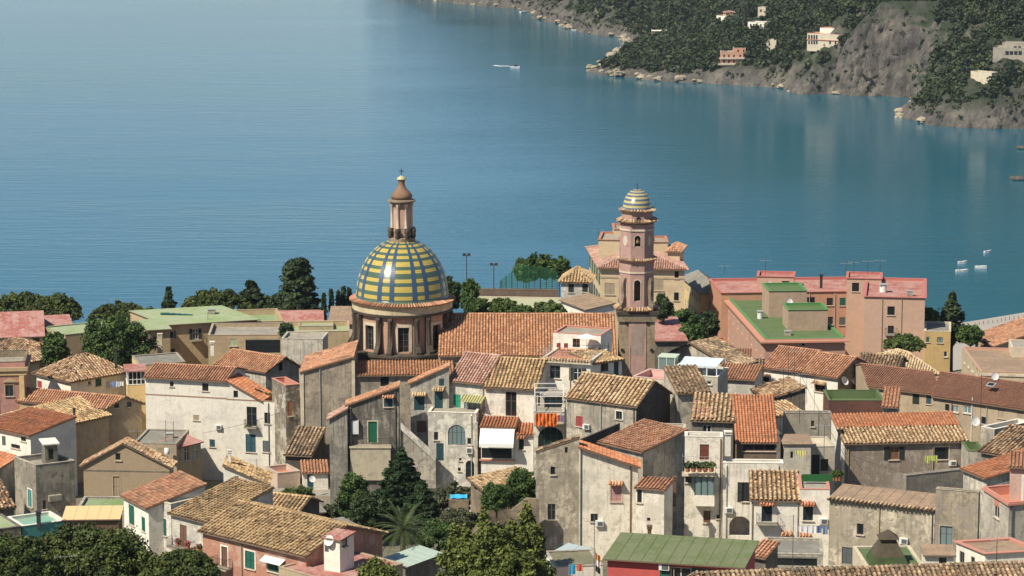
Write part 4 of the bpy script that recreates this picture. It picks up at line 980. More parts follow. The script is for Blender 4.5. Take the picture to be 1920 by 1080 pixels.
m = MB(); c = .08; r = .82; zt_ = tz(855); N_ = 12; pts = [(c - r, -2.345, tz(1035)), (c + r, -2.345, tz(1035))] + [(c + r * math.cos(math.pi * i / N_), -2.345, zt_ - r + r * math.sin(math.pi * i / N_)) for i in range(N_ + 1)]
m.add(pts, [tuple(range(len(pts)))]); m.build('blind_arch', plaster('plaster_niche', (.33, .27, .24), (.2, .16, .14), .3), tw)
for x, y in ((-1.35, 845), (1.4, 845), (-1.9, 1005), (1.95, 1005)):
    m = MB(); m.lathe([(.001, 0), (.22, .0), (.22, .05)], 12); o = m.build('vent', DARKJ, tw); o.location = (x * .98, -2.35, tz(y)); o.rotation_euler = (math.pi / 2, 0, 0)
m = MB(); m.box(-2.5, 2.5, -2.5, 2.5, zg + .002, tz(795)); m.build('plinth', STONEM, tw)
m = MB(); m.box(-2.62, 2.62, -2.62, 2.62, tz(795) + .002, tz(775)); m.build('ledge', STONE, tw)
oct_tiles(2.85, tz(772), .35, 2.2)
zA, zB2 = tz(760), tz(482); stage(2.15, zA, zB2, tz(715), tz(590), .82, 'lower_stage', 0)
oct_ring('string_course', 2.25, 2.25, tz(552), tz(543), TRIM)
for i in (1, 3, 5, 7):                                             # scroll buttresses on the diagonals
    g = i * math.pi / 4; d = Vector((math.sin(g), -math.cos(g), 0)); s_ = Vector((math.cos(g), math.sin(g), 0)); m = MB(); z0_ = zA; hh = tz(580) - zA
    pr = [(2.1, 0), (3.05, 0), (3.1, hh * .12), (2.75, hh * .25), (2.6, hh * .45), (2.75, hh * .7), (2.7, hh * .9), (2.45, hh), (2.1, hh)]; n = len(pr)
    m.add([d * a + s_ * -.2 + Vector((0, 0, z0_ + b)) for a, b in pr] + [d * a + s_ * .2 + Vector((0, 0, z0_ + b)) for a, b in pr], [tuple(range(n - 1, -1, -1)), tuple(range(n, 2 * n))] + [(j, (j + 1) % n, n + (j + 1) % n, n + j) for j in range(n)]); m.build('scroll_buttress', STONEM, tw)
oct_tiles(2.5, tz(478), .22, 2.15)
stage(2.12, tz(470), tz(262), tz(390), tz(325), .78, 'upper_stage', 0); oct_ring('string_course', 2.22, 2.22, tz(300), tz(290), TRIM)
oct_tiles(2.58, tz(248), .3, 1.95)
oct_ring('attic', 1.95, 1.95, tz(242), tz(185), TOWERP)
m = MB(); m.lathe([(.001, 0), (.3, 0), (.3, .05)], 16); o = m.build('oculus', DARKJ, tw); o.location = (.12, -1.96, tz(225)); o.rotation_euler = (math.pi / 2, 0, 0); o.scale = (1, .7, 1)
oct_tiles(2.3, tz(186), .18, 1.75)
m = MB(); zd0, zd1 = tz(178), tz(62); rows2 = 26
for j in range(rows2):
    f = lambda t: (1.82 * math.cos(t * math.pi / 2) ** .9, (zd1 - zd0) * math.sin(t * math.pi / 2)); r0, z0 = f(j / rows2); r1, z1 = f(min(.999, (j + 1) / rows2)); ph = (j / rows2 * 13) % 2
    m.cur = 1 if ph >= 1.25 else (0 if ph < .8 else 2); m.lathe([(r0 - .02, z0), (r0 + .025, z0), (r1, z1)], 64, (0, 0, zd0))
m.build('small_dome', [GLBT, GLY, GLW], tw)
m = MB(); m.lathe([(.12, 0), (.08, .1), (.02, .2)], 8, (0, 0, zd1)); m.tube((0, 0, zd1), (0, 0, tz(25)), .035, 5); m.box(-.18, .18, -.03, .03, tz(38), tz(36)); m.build('finial', IRON, tw)
m = MB(); m.lathe([(.001, .75), (.18, .72), (.22, .5), (.3, .2), (.42, 0), (.38, -.01)], 16); bo = m.build('bell', plain('bronze', (.20, .15, .08), .5, .6), tw, True); bo.location = (0, -1.75, tz(372))
# ------------------------------------------------------------------ LEFT of the church
def HS(k, name, label, e, Y, D, wall, **kw): return House(k, name, label, e, Y, D, wall, **kw)
h = HS('1', 'red_roofed_hall', 'low building with faded red sheet roof in front of the stone pines', (-150, 446, 322, 430), 396, 14, GREY, cat='building'); h.gable(vr=250, mat=REDR, vx=8); h.win('F', 170, 470, 60, 50, 'dark'); h.win('F', 270, 468, 50, 40, 'dark'); h.done()
h = HS('1', 'annexe', 'small annexe with red sheet roof between green-roofed building and red hall', (345, 358, 535, 350), 408, 6, SAND, cat='building'); h.shed(.35, REDR); h.done()
h = HS('1', 'green_roofed_block', 'beige block with flat pale green roof partly hidden by a bushy tree', (490, 432, 980, 384), 395, (320, 373), BEIGE, cat='building'); h.flat(GREENL, .12, GREENL); h.done()
h = HS('1', 'long_green_roofed_building', 'long beige building with wide pale green roof and row of small vents', (1240, 352, 1930, 311), 399, (1030, 291), BEIGE, cat='building', depth=10); h.shed(.5, GREENL, o=.5)
h.win('F', 1288, 430, 30, 55, 'open', sh=GREYJ); h.win('F', 1465, 425, 45, 80, 'open', sh=DARKJ, bal=1.6); h.win('F', 1290, 548, 45, 22, 'dark'); h.done()
vg = h
for i in range(6):
    p = P(*q('1', 1235 + i * 45, 296 + i * 3), 405); m = MB(); m.box(-.5, .5, -.35, .35, -.3, .45); m.box(-.6, .6, -.45, .45, .452, .55); o = m.build('roof_vent', GREENJ); o.location = p; tag(o, 'dark green box vent in a row on the long green roof', 'vent', 'roof vents')
h = HS('1', 'green_roofed_annexe', 'beige annexe with pale green sloping roof joined to the long building', (1105, 392, 1275, 382), 394, (1045, 340), BEIGE, cat='building', depth=6); h.shed(.35, GREENL); h.win('F', 1160, 475, 22, 60, 'dark'); h.done()
h = HS('1', 'pale_pier', 'pale chimney-like pier standing beside the long beige building', (1178, 428, 1215, 428), 391, .7, CREAM, cat='pier'); h.flat(CONC, .1); h.win('F', 1197, 437, 18, 16, 'dark', sill=False); h.done()
h = HS('3', 'beige_terrace_building', 'beige building with dark garage opening behind the orange roof', (-40, 116, 512, 112), 390, 9, BEIGE, cat='building'); h.flat(CONC, .5, SAND); h.win('F', 372, 195, 262, 105, 'dark', sill=False); h.win('F', 150, 168, 55, 55, 'shut', sh=plain('pale_green_joinery', (.40, .45, .28))); h.done()
h = HS('3', 'upper_terrace_block', 'beige block with sunken green terrace behind the garage building', (-10, 25, 525, 8), 402, 10, BEIGE, cat='building'); h.flat(GREENR, .8); h.win('F', 215, 60, 270, 40, 'shut', sh=GREENJ); h.done()
h = HS('3', 'stepped_terrace_block', 'beige terrace block with green railing left of the dome', (540, 90, 1020, 84), 396, 8, BEIGE, cat='building'); h.flat(GREENL, .7); h.done()
m = MB(); o = HS('3', 'terrace_shelter', 'pale green shelter with metal rails on the stepped terrace', (640, 48, 900, 44), 401, 4, SAND, cat='shelter'); o.flat(GREENL, .1); o.done()
h = HS('3', 'low_pale_wall_house', 'pale stained wall block left of the church transept', (510, 140, 820, 145), 384, 5, plaster('plaster_pale_streaked', (.58, .56, .50), (.22, .2, .17), .5, None, .9), cat='house'); h.flat(CONC, .3); h.done()
h = HS('0', 'red_roof_house', 'house with red sheet roof behind the green terraces', (470, 603, 604, 601), 418, 9, SAND, cat='house'); h.gable(vr=584, mat=REDR); h.done()
h = HS('0', 'grey_roofed_house', 'small house with weathered brown roof beside the cypresses', (616, 606, 664, 606), 412, 9, CREAM, cat='house'); h.shed(.9, TANR); h.done()
h = HS('1', 'hip_roofed_house', 'cream house with mottled hip roof and four windows, behind ornate facade', (185, 632, 512, 562), 386, 10.5, CREAM); h.hip(2.0, OLD)
h.win('F', 315, 662, 38, 58, 'shut', sh=TANJ); h.win('F', 388, 648, 44, 50, 'shut', sh=DARKJ); h.win('F', 438, 630, 20, 42); h.win('F', 478, 616, 18, 38); h.done()
h = HS('1', 'ornate_house', 'ornate pink and yellow house with cornice and pedimented window', (-200, 640, 186, 632), 366, 8, plaster('plaster_pink_old', (.47, .25, .22), (.25, .16, .14), .4)); h.flat(CONC, .9, STONEM); h.band(690, .5, BEIGE, .35); h.band(725, .35, YELLOW, .15)
h.win('F', 70, 850, 62, 85, 'win', mat=GREYJ, sur=BEIGE)
tc, zc = h.pix('F', 80, 785); m = MB(); m.add([(-1.0, -.2, 0), (1.0, -.2, 0), (0, -.2, .55), (-1.0, -.01, 0), (1.0, -.01, 0), (0, -.01, .55)], [(0, 1, 2), (0, 3, 4, 1), (1, 4, 5, 2), (2, 5, 3, 0)]); h.put('pediment', m.mesh('pediment', BEIGE), 'F', tc, zc)
for x in (-30, 165): tc, zc = h.pix('F', x, 850); m = MB(); m.box(-.32, .32, -.12, -.003, -6, 2.1); h.put('pilaster', m.mesh('pilaster', YELLOW), 'F', tc, zc)
h.done()
h = HS('1', 'hip_roofed_house', 'white house with half orange, half mottled hip roof and red shutter', (530, 768, 958, 692), 374, 7.8, WHITE); h.hip(2.3, OLD); h.win('F', 672, 792, 24, 34); h.win('F', 738, 787, 44, 55, 'shut'); h.win('L', 297, 802, 34, 50, 'shut', sh=REDJ); h.done()
chimney(217, 652, 377, 'slim dark chimney on mottled hip roof of the white house', 1.8, .35, mat=IRON)
h = HS('1', 'veranda_house', 'yellow house with glazed rooftop veranda under a red roof', (955, 808, 1092, 803), 366, 4.2, YELLOW); h.flat(CONC, .2, WHITE)
Wv = h.W; m = MB(); z0 = h.He; fr_m = MB()
for i in range(5): x = Wv * (.08 + .9 * i / 4); fr_m.box(x - .05, x + .05, .1, .18, z0, z0 + 1.75, h.M)
for i in range(4): y = .1 + 3.8 * i / 3; fr_m.box(.05, .15, y - .05, y + .05, z0, z0 + 1.75, h.M)
fr_m.box(.05, Wv, .09, .19, z0 + .65, z0 + .72, h.M); fr_m.box(.05, Wv, .09, .19, z0 + 1.7, z0 + 1.8, h.M); vo = fr_m.build('veranda_frame', WFRAME, h.root)
m.box(.12, Wv - .05, .14, .15, z0, z0 + 1.7, h.M); m.box(.09, .1, .2, 3.9, z0, z0 + 1.7, h.M); m.build('pane', GLASS, vo)
m = MB(); m.box(-.3, Wv + .2, -.3, 4.3, z0 + 1.8, z0 + 1.95, h.M); m.build('veranda_roof', REDR, h.root); h.done()
h = HS('1', 'gabled_house', 'house with broad terracotta roof and two attic windows in its gable', (790, 975, 1062, 942), 362, (40, 908), SAND); h.gablef(vr=892, mat=TERRA); h.win('F', 875, 962, 38, 34, 'dark'); h.win('F', 968, 952, 34, 40, 'dark'); h.done()
h = HS('1', 'gabled_house', 'beige house with ochre tiled roof edged by a dark weathered strip', (460, 1108, 815, 1026), 355, (30, 1032), SAND); h.gable(vr=978, mat=OCHRE); h.win('L', 140, 1008, 28, 26, 'dark'); h.done()
chimney(139, 765, 354, 'thin metal flue on the ochre roof', 2.2, .25, mat=IRON)
h = HS('2', 'white_cottage', 'white cottage with bright orange roof and flower pots on its wall', (-110, 62, 205, 128), 347, 7.5, WHITE); h.shed(1.0, ORANGE); h.win('F', 26, 168, 26, 62, 'door', mat=GREYJ); h.win('F', 158, 156, 34, 28, 'win', mat=BLUEJ); h.win('F', 105, 205, 60, 26, 'dark', sill=True); h.done()
h = HS('2', 'lean_to_veranda', 'lean-to veranda with faded pink roof and panelled front', (245, 140, 452, 98), 349, 3.2, SAND, cat='veranda'); h.shed(.3, REDR); h.win('F', 275, 190, 38, 80, 'door', mat=BROWNJ); h.win('F', 375, 150, 22, 45, 'dark'); h.win('F', 425, 165, 40, 110, 'win', mat=TANJ, pane=PGLASS); h.done()
# big white house
w1 = HS('0', 'tall_white_house', 'tall white house with orange roof, green shutters and brown band, beside church wall', (272, 705, 424, 713), 361, 7.5, plaster('plaster_big_white', (.70, .68, .64), (.36, .34, .30), .25))
w1.gable(vr=681, mat=TERRA, sd=.15, vx=0)
for (x, y, w_, h_) in ((322, 720, 7, 9), (385, 726, 12, 14)): w1.win('F', x, y, w_, h_, 'dark')
w1.win('F', 398, 831, 10, 14, 'shut', sh=BLUEJ); w1.win('F', 368, 783, 11, 10, 'shut', sh=TANJ)
w1.band(743, .16, plain('brown_band', (.30, .19, .13)), .03, 'F', 'string_course'); w1.done()
w2 = HS('0', 'x', '', (424, 713, 488, 716), atend(w1), 4.5, w1.wallmat, into=w1); w2.shedx(750, ORANGE); w2.win('F', 442, 739, 8, 13, 'dark', sill=False); w2.win('F', 472, 781, 19, 36, 'win', mat=GREYJ, bal=1.5, hood=None); w2.win('F', 470, 831, 19, 33, 'shut', sh=BLUEJ); w2.band(750, .16, MATS['brown_band'], .03, 'F', 'string_course'); w2.done()
w3 = HS('0', 'x', '', (488, 752, 519, 754), atend(w2), 7, w1.wallmat, into=w1); w3.flat(TERRF, .7, MATS['brown_band']); w3.win('F', 501, 784, 11, 21, 'win', mat=GREYJ); w3.win('F', 499, 837, 13, 21, 'shut', sh=GREYJ); w3.done()
m = MB(); tp = w2.Wd(2.2, 1.2, w2.He); m.box(-.45, .45, -.35, .35, -.03, .05); o = m.build('skylight', GREYJ, w1.root); sp = P(462, 705, atend(w2) + 1.5); o.location = sp - w1.root.location; o.rotation_euler = (0, .35, 0)
# grey tower house
h = HS('2', 'grey_tower_house', 'square grey stained tower house with flat roof and rooftop hut', (240, 334, 505, 302), 318, (95, 277), plaster('plaster_tower_house', (.36, .33, .275), (.10, .092, .08), .6, None, .5)); h.flat(CONC, .6, GREY); h.win('L', 203, 555, 26, 115, 'shut', sh=TEALJ, sur=WHITE); h.win('F', 300, 600, 1 + 20, 60, 'dark'); h.box_on('F', 366, 550, 85, 40, .5, CONC, 'water_cistern'); h.done(); gt = h
h2 = HS('2', 'x', '', (303, 196, 386, 190), 319.8, 2.6, GREYD, into=gt, base=gt.gz + gt.He - .7); h2.flat(CONC, .02); h2.win('F', 345, 260, 35, 70, 'dark', sill=False); h2.done()
m = MB(); m.box(-.25, h2.W + .25, -.25, 2.85, h2.He + .01, h2.He + .16, h2.M); m.build('hut_roof', WHITE, gt.root)
h = HS('2', 'roadside_house', 'grey house with bright orange roof left of the grey tower house', (-90, 392, 105, 272), 334, 5.5, GREY); h.shed(1.2, ORANGE); h.done()
h = HS('2', 'roadside_house', 'low house with mottled ochre roof at the foot of the grey tower house', (-90, 622, 94, 602), 312, 5.5, GREYD); h.shed(1.7, OLD); h.done()
h = HS('2', 'beige_gabled_house', 'beige house with plain gable wall, small attic window and tall door', (562, 328, 1142, 338), 335, 2.6, plaster('plaster_gable_beige', (.36, .285, .205), (.26, .2, .15), .2, None, .2)); h.gablef(vr=182, mat=OLD, o=.3, ax=.47); h.win('F', 797, 275, 36, 50, 'win', mat=TANJ); h.win('F', 787, 482, 44, 150, 'door', mat=TANJ, sur=SAND); h.band(372, .14, GREYD, .03, 'F', 'string_course'); h.done()
h = HS('2', 'flat_roofed_house', 'house with gravel flat roof and white cistern behind the beige gable', (900, 184, 1190, 190), 350, 8, SAND); h.flat(GREYR, .15, CONC); h.win('F', 1085, 240, 40, 50, 'shut', sh=TANJ); h.done(); fh = h
h = HS('2', 'sun_room', 'small sun room with pink roof and glass front against the white house', (1168, 214, 1355, 168), 350, 2.6, SAND, cat='sun room'); h.shed(.45, REDR); h.win('F', 1205, 262, 34, 95, 'win', mat=WFRAME, pane=PGLASS); h.win('F', 1262, 250, 34, 100, 'win', mat=WFRAME); h.win('F', 1318, 240, 34, 100, 'win', mat=WFRAME, pane=PGLASS); h.done()
m = MB(); m.lathe([(.3, 0), (.34, .1), (.34, .75), (.1, .85)], 14); o = m.build('water_tank', PLASTIC, None, True); o.location = P(*q('2', 1128, 258), 348.6); tag(o, 'white round water tank on the wall behind the beige gable', 'tank')
h = HS('4', 'white_shed_house', 'small white house with ochre roof sloping beside the tall white house', (75, 250, 400, 250), 326, 5, WHITE); h.shedx(388, OCHRE); h.win('F', 172, 355, 34, 46, 'win', mat=DARKJ); h.done()
chimney(430, 843, 328, 'white chimney pot at the top of the sloping ochre roof', .7, .35, mat=WHITE)
h = HS('2', 'white_house', 'white house with green shutters and pale orange roof above the pine', (835, 528, 1002, 616), 288, 6.4, WHITE); h.shed(1.6, TERRA); h.win('F', 888, 668, 36, 130, 'shut'); h.win('F', 968, 730, 24, 95, 'shut'); h.done()
h = HS('2', 'terrace_house', 'white stained house with walled roof terrace next to the pale orange roof', (1004, 556, 1152, 596), 285, 5, WHITEG); h.flat(CONC, 1.1, CREAM); h.win('F', 1105, 750, 38, 115, 'shut'); h.done()
h = HS('2', 'white_house', 'white house with brown door and ochre tiled roof between terrace and pink house', (1156, 648, 1420, 714), 276, 8.5, WHITEG); h.shed(1.9, OCHRE); h.win('F', 1238, 812, 46, 150, 'door', mat=BROWNJ, bal=3.4); h.done()
h = HS('0', 'pink_house', 'salmon pink house with large ochre tiled roof and green shutters', (380, 992, 574, 1039), 256, 10, SALMON); h.gable(rise=1.7, mat=OCHRE, sd=.3)
h.win('F', 85, 935, 44, 150, 'door', mat=BROWNJ, sur=WHITE, bal=2.0, k='4'); h.win('F', 275, 960, 72, 130, 'shut', sur=WHITE, k='4'); h.win('F', 462, 995, 105, 110, 'shut', k='4', sh=GREENJ); h.done(); ph = h
tc, zc = h.pix('F', 465, 948, '4'); m = MB(); m.add([(-1.3, -.7, -.25), (1.3, -.7, -.25), (1.3, -.02, .1), (-1.3, -.02, .1), (-1.3, -.7, -.33), (1.3, -.7, -.33)], [(0, 1, 2, 3), (0, 4, 5, 1)]); h.put('awning', m.mesh('awning', CANVAS), 'F', tc, zc)
tc, zc = h.pix('F', 215, 930, '4'); m = MB(); m.tube((0, -.08, -5), (0, -.08, 1.2), .06, 6); h.put('downpipe', m.mesh('downpipe', TANJ), 'F', tc, zc)
h = HS('4', 'red_terrace_house', 'flat red-coated terrace in front of the pink house gable', (490, 1015, 900, 1130), 247, 8.5, SAND); h.flat(REDR, .05); h.done(); rt = h
h = HS('4', 'rooftop_hut', 'white rooftop hut with red roof on the red terrace', (828, 786, 948, 806), 246.3, 2.2, WHITE, cat='hut', base=rt.gz + rt.He - .1); h.shed(.25, REDR, o=.2); h.win('F', 850, 840, 32, 120, 'door', mat=GREYJ); h.win('R', 985, 830, 40, 60, 'dark'); h.done()
dish(q('4', 872, 815)[0], q('4', 872, 815)[1], 245.8, 'dark satellite dish on the white rooftop hut', .5, (-.5, -.75, .4))
h = HS('4', 'stone_shed', 'dark stone shed with mottled ochre roof behind the pink house', (365, 552, 640, 585), 292, 4.5, BLACKW, cat='shed'); h.gable(rise=.9, mat=OCHRE); h.done()
h = HS('4', 'low_shed', 'low shed with grey sheet roof beside the garden', (660, 606, 830, 592), 300, 3.5, GREYD, cat='shed'); h.shed(.3, GREYR); h.done()
h = HS('4', 'low_shed', 'low shed with grey roof and orange edge beside the palm', (1066, 768, 1172, 748), 274, 5, GREYD, cat='shed'); h.shed(.45, GREYR); h.done()
h = HS('2', 'teal_terrace', 'flat teal-coated terrace below the grey tower house', (150, 745, 440, 706), 292, 4.5, TEALJ, cat='terrace'); h.flat(TEALR, .35, WHITE); h.done()
h = HS('2', 'green_terrace', 'faded green and pink terrace roof at the foot of the grey tower house', (-80, 775, 142, 745), 290, 6, GREYD, cat='terrace'); h.flat(GREENL, .06); h.done()
h = HS('2', 'green_yard', 'green-coated yard terrace in front of the beige gabled house', (512, 640, 850, 640), 314, 6.5, GREY, cat='terrace'); h.flat(GREENR, .25, GREY); h.done()
h = HS('2', 'yellow_canopy', 'pale yellow canvas canopy over the terrace by the pine', (430, 694, 800, 690), 293, 4.0, WOOD, cat='canopy'); h.shed(.35, YCANVAS, o=.3); h.done()
# small pink-white yard houses between the white house and the garden
h = HS('4', 'small_white_house', 'small white house with green door and tiny orange roof by the stair yard', (672, 305, 860, 300), 336, 4, WHITE); h.shed(.5, TERRA, o=.3); h.win('F', 728, 385, 46, 150, 'door', mat=BLUEJ); h.done()
h = HS('4', 'pink_yard_block', 'pale pink yard wall block with railings left of the small white house', (480, 312, 650, 292), 337, 4, plaster('plaster_pale_pink', (.55, .44, .38), (.3, .25, .2), .3)); h.flat(TERRF, .6); h.done()
m = MB(); W_ = 6; yr = P(*q('4', 620, 458), 334.5); o = empty('yard_railing', (yr.x, yr.y, yr.z), 'thin metal railing round the yard beside the small white house', 'railing'); r_ = link('rail_panel', m_rail(9.0, 1.5, 1.05, STEEL, .35), o); m = MB(); m.box(-4.6, 4.6, -1.6, 2.5, -3.6, -.02); m.build('yard_slab', CONC, o)
h = HS('3', 'terracotta_gable_house', 'house with wide double-pitched terracotta roof behind the tall white house', (392, 380, 642, 345), 374, (30, 322), GREY); h.gablef(vr=276, mat=TERRA, ax=.55); h.win('F', 505, 350, 30, 60, 'dark'); h.done()
h = HS('1', 'grey_flat_house', 'low house with weathered grey flat roof behind the tall white house', (1045, 660, 1390, 636), 372, (990, 588), YELLOW); h.flat(GREYR, .1, CONC); h.done()
h = HS('3', 'peeling_house', 'narrow house with peeling grey wall and red-lined roof terrace beside church', (543, 492, 648, 482), 353, 5, plaster('plaster_peeling', (.34, .30, .24), (.09, .08, .07), .7, (.46, .42, .34), .7)); h.flat(REDJ, .9, PINKTRIM); h.win('F', 577, 665, 30, 112, 'shut', sh=plain('orange_joinery', (.45, .17, .08), .7)); h.done()
h = HS('3', 'ruined_shed', 'dark ruined lean-to with sagging black tiles between white house and church', (540, 1000, 735, 1010), 343, 6, BLACKW, cat='shed'); h.shed(2.0, OLDD); h.done()
for (A_, B_, lb) in (((380, 812, 352), (560, 760, 356), 'thin black cable from flat roof to church wall'), ((1500, 700, 316), (1600, 880, 300), 'thin cable slanting across the terrace hut'), ((1585, 850, 300), (1840, 920, 290), 'thin cable along the two-tone roof house'), ((1010, 800, 326), (1180, 690, 338), 'thin cable to the bell tower terrace')):
    a_ = P(*A_); b_ = P(*B_); m = MB(); prev = Vector((0, 0, 0))
    for i in range(1, 13): t = i / 12; p_ = (b_ - a_) * t - Vector((0, 0, 1.2 * 4 * t * (1 - t) * .3)); m.tube(prev, p_, .022, 4); prev = p_
    o = m.build('overhead_cable', IRON); o.location = a_; tag(o, lb, 'cable')
# ------------------------------------------------------------------ CENTRE
c2 = HS('3', 'dark_stained_house', 'grey stained house with slanting orange roof and green door below church', (1005, 636, 1392, 636), 332, 2.4, plaster('plaster_sooted', (.30, .28, .245), (.06, .056, .05), .75, None, .8)); c2.shedx(498, TERRA)
c2.win('F', 1312, 620, 62, 66, 'shut', sh=BLUEJ, hood=TERRA, sur=CREAM); c2.win('F', 1195, 840, 66, 155, 'door', mat=plain('door_green', (.015, .12, .07), .5), sur=CREAM, hood=None); c2.box_on('F', 1065, 800, 52, 100, .45, PLASTIC, 'meter_cupboard')
tc, zc = c2.pix('F', 1180, 935); b_ = c2.put('balcony', m_slab(5.0, 1.0, .2, CREAM, 'balcony'), 'F', tc, zc); c2.put('railing', m_rail(4.9, .95, 1.0, IRON), 'F', tc, zc, b_)
m = MB(); m.add([(-2.4, -.9, -.2), (2.4, -.9, -.2), (2.4, -.35, -4.3), (-2.4, -.35, -4.3), (-2.4, -.01, -.2), (2.4, -.01, -.2), (2.4, -.01, -4.3), (-2.4, -.01, -4.3)], [(0, 1, 2, 3), (0, 3, 7, 4), (1, 2, 6, 5), (3, 2, 6, 7)]); c2.put('battered_base', m.mesh('battered_base', CREAM), 'F', tc, zc); c2.done()
c2b = HS('3', 'x', '', (870, 738, 1004, 738), 331, 2.6, plaster('plaster_streaked_grey', (.34, .325, .29), (.09, .085, .075), .6, None, .8), into=c2); c2b.shedx(665, PINKT); c2b.done()
c2c = HS('3', 'grey_upper_house', 'grey house with dark doors under little tiled hoods and a stair', (1478, 472, 1768, 472), 337, 1.6, plaster('plaster_upper_grey', (.50, .485, .44), (.13, .12, .105), .5, None, .7)); c2c.shedx(345, TERRA)
c2c.win('F', 1545, 625, 76, 105, 'door', mat=BLUEJ, hood=TAN); c2c.win('F', 1690, 598, 62, 130, 'door', mat=BLUEJ, hood=TAN); c2c.win('F', 1712, 467, 36, 55, 'shut', sh=BLUEJ); c2c.win('F', 1655, 795, 45, 80, 'dark'); c2c.win('F', 1560, 800, 70, 90, 'shut', sh=BROWNJ); c2c.done()
# arcade and open stair below
ar = HS('6', 'arcaded_house', 'grey-white arcaded lower house with glazed arch and terrace edge', (-150, 690, 212, 700), 334.3, 4, WHITEG); ar.flat(CONC, .15, WHITE)
ar.win('F', 65, 862, 130, 150, 'arch', mat=GREYJ, leaves=4, pane=PGLASS); ar.win('F', 163, 910, 36, 52); ar.box_on('F', 163, 975, 45, 45, .35, PLASTIC, 'air_conditioner'); ar.win('F', 92, 1045, 20, 20, 'dark'); ar.win('F', 165, 285, 66, 140, 'arch', mat=BLUEJ, leaves=1, k='7'); ar.win('F', 85, 280, 22, 28, 'dark', k='7'); ar.win('F', -60, 990, 55, 130, 'door', mat=BLUEJ); ar.win('F', -90, 870, 30, 60, 'dark'); ar.done()
m = MB(); tc, zc = ar.pix('F', 228, 850)
for x in (0, .9): m.box(x, x + .35, -.5, -.004, -7, 1.4)
ar.put('buttress', m.mesh('buttress', GREY), 'F', tc - .4, zc)
st = empty('outdoor_stair', P(*q('3', 1500, 1010), 333), 'steep outdoor stone stair with parapet beside the arcade', 'stair'); m = MB()
for i in range(14): m.box(-1.5 + i * .3, -1.2 + i * .3, -.6, .8, -4, 3.2 - i * .28)
m.build('steps', GREY, st); m = MB(); m.add([(-1.5, -.85, 3.3), (2.7, -.85, -.7), (2.7, -.85, .3), (-1.5, -.85, 4.2), (-1.5, -.62, 3.3), (2.7, -.62, -.7), (2.7, -.62, .3), (-1.5, -.62, 4.2)], [(0, 1, 2, 3), (4, 5, 6, 7), (3, 2, 6, 7), (0, 1, 5, 4), (0, 3, 7, 4), (1, 2, 6, 5)]); m.build('parapet', WHITEG, st)
c3a = HS('6', 'pinkish_roofed_house', 'white-grey house with pinkish old roof, bright green shutter and striped awning', (8, 438, 272, 464), 338, 9, plaster('plaster_c3', (.72, .70, .65), (.22, .21, .185), .5, None, .6)); c3a.gable(vr=250, mat=PINKT, sd=.1, vx=2)
c3a.win('F', 67, 608, 56, 100, 'shut', sh=GREENBR); c3a.win('F', 180, 648, 120, 82, 'win', mat=GREYJ, leaves=3, pane=PGLASS)
tc, zc = c3a.pix('F', 198, 580); m = MB(); m.add([(-1.4, -1.2, -.4), (1.4, -1.2, -.4), (1.4, -.02, .25), (-1.4, -.02, .25)], [(0, 1, 2, 3)])
for i in range(9): x = -1.4 + i * .35; m.cur = 1; m.add([(x, -1.21, -.38), (x + .17, -1.21, -.38), (x + .17, -.02, .27), (x, -.02, .27)], [(0, 1, 2, 3)])
c3a.put('striped_awning', m.mesh('striped_awning', [plain('awning_ochre', (.45, .38, .18)), plain('awning_green', (.13, .16, .06))]), 'F', tc, zc); c3a.done()
c3b = HS('6', 'brown_roofed_house', 'white house with mossy brown roof, dormer vent and tall window', (275, 484, 672, 504), atend(c3a) - .1, 9, plaster('plaster_c3b', (.74, .72, .67), (.26, .245, .215), .4, None, .6)); c3b.gable(vr=282, mat=OCHRE, sd=.1, vx=2)
c3b.win('F', 473, 630, 82, 182, 'win', mat=BROWNJ, sill=True); c3b.done()
h = HS('6', 'x', '', (520, 366, 572, 366), 341, 1.2, OLDD, into=c3b, base=zv(341, 705)); h.gablef(rise=.3, mat=OCHRE); h.win('F', 540, 362, 26, 30, 'dark', sill=False); h.done()
c4 = HS('6', 'awning_terrace', 'covered terrace with big white canvas awning and red tile edge', (248, 800, 498, 806), 331.5, 4, WHITE, cat='terrace'); c4.shed(.35, ORANGE, o=.15); c4.win('F', 365, 1000, 225, 75, 'dark', sill=False); c4.done()
tc, zc = c4.pix('F', 372, 830); wA = 4.1; m = MB()
m.add([(-wA / 2, -.04, .35), (wA / 2, -.04, .35), (wA / 2, -1.5, -1.25), (-wA / 2, -1.5, -1.25)], [(0, 1, 2, 3)]); ns = 24
for i in range(ns): x0 = -wA / 2 + wA * i / ns; x1 = x0 + wA / ns; m.add([(x0, -1.5, -1.25), (x1, -1.5, -1.25), (x1, -1.5, -1.65), ((x0 + x1) / 2, -1.5, -1.78), (x0, -1.5, -1.65)], [(0, 1, 2, 3, 4)])
c4.put('awning', m.mesh('awning', CANVAS), 'F', tc, zc); tc, zc = c4.pix('F', 372, 1045); c4.put('ledge', m_slab(4.4, .3, .16, TERRF, 'ledge'), 'F', tc, zc)
c4b = HS('6', 'narrow_white_house', 'narrow white house with orange lean-to roof beside the white awning', (500, 856, 640, 858), 331, 3.5, WHITE); c4b.shed(.55, ORANGE, o=.3); c4b.win('F', 550, 932, 38, 80, 'dark', hood=ORANGE); c4b.done()
c5 = HS('6', 'white_terrace_house', 'white house with terracotta roof terrace and open green shutters', (695, 292, 1068, 314), 339, 8, WHITE); c5.flat(TERRF, .15)
c5.win('F', 803, 390, 76, 95, 'win', mat=GREYJ); c5.win('F', 972, 408, 62, 95, 'open', sh=DARKJ); c5.done()
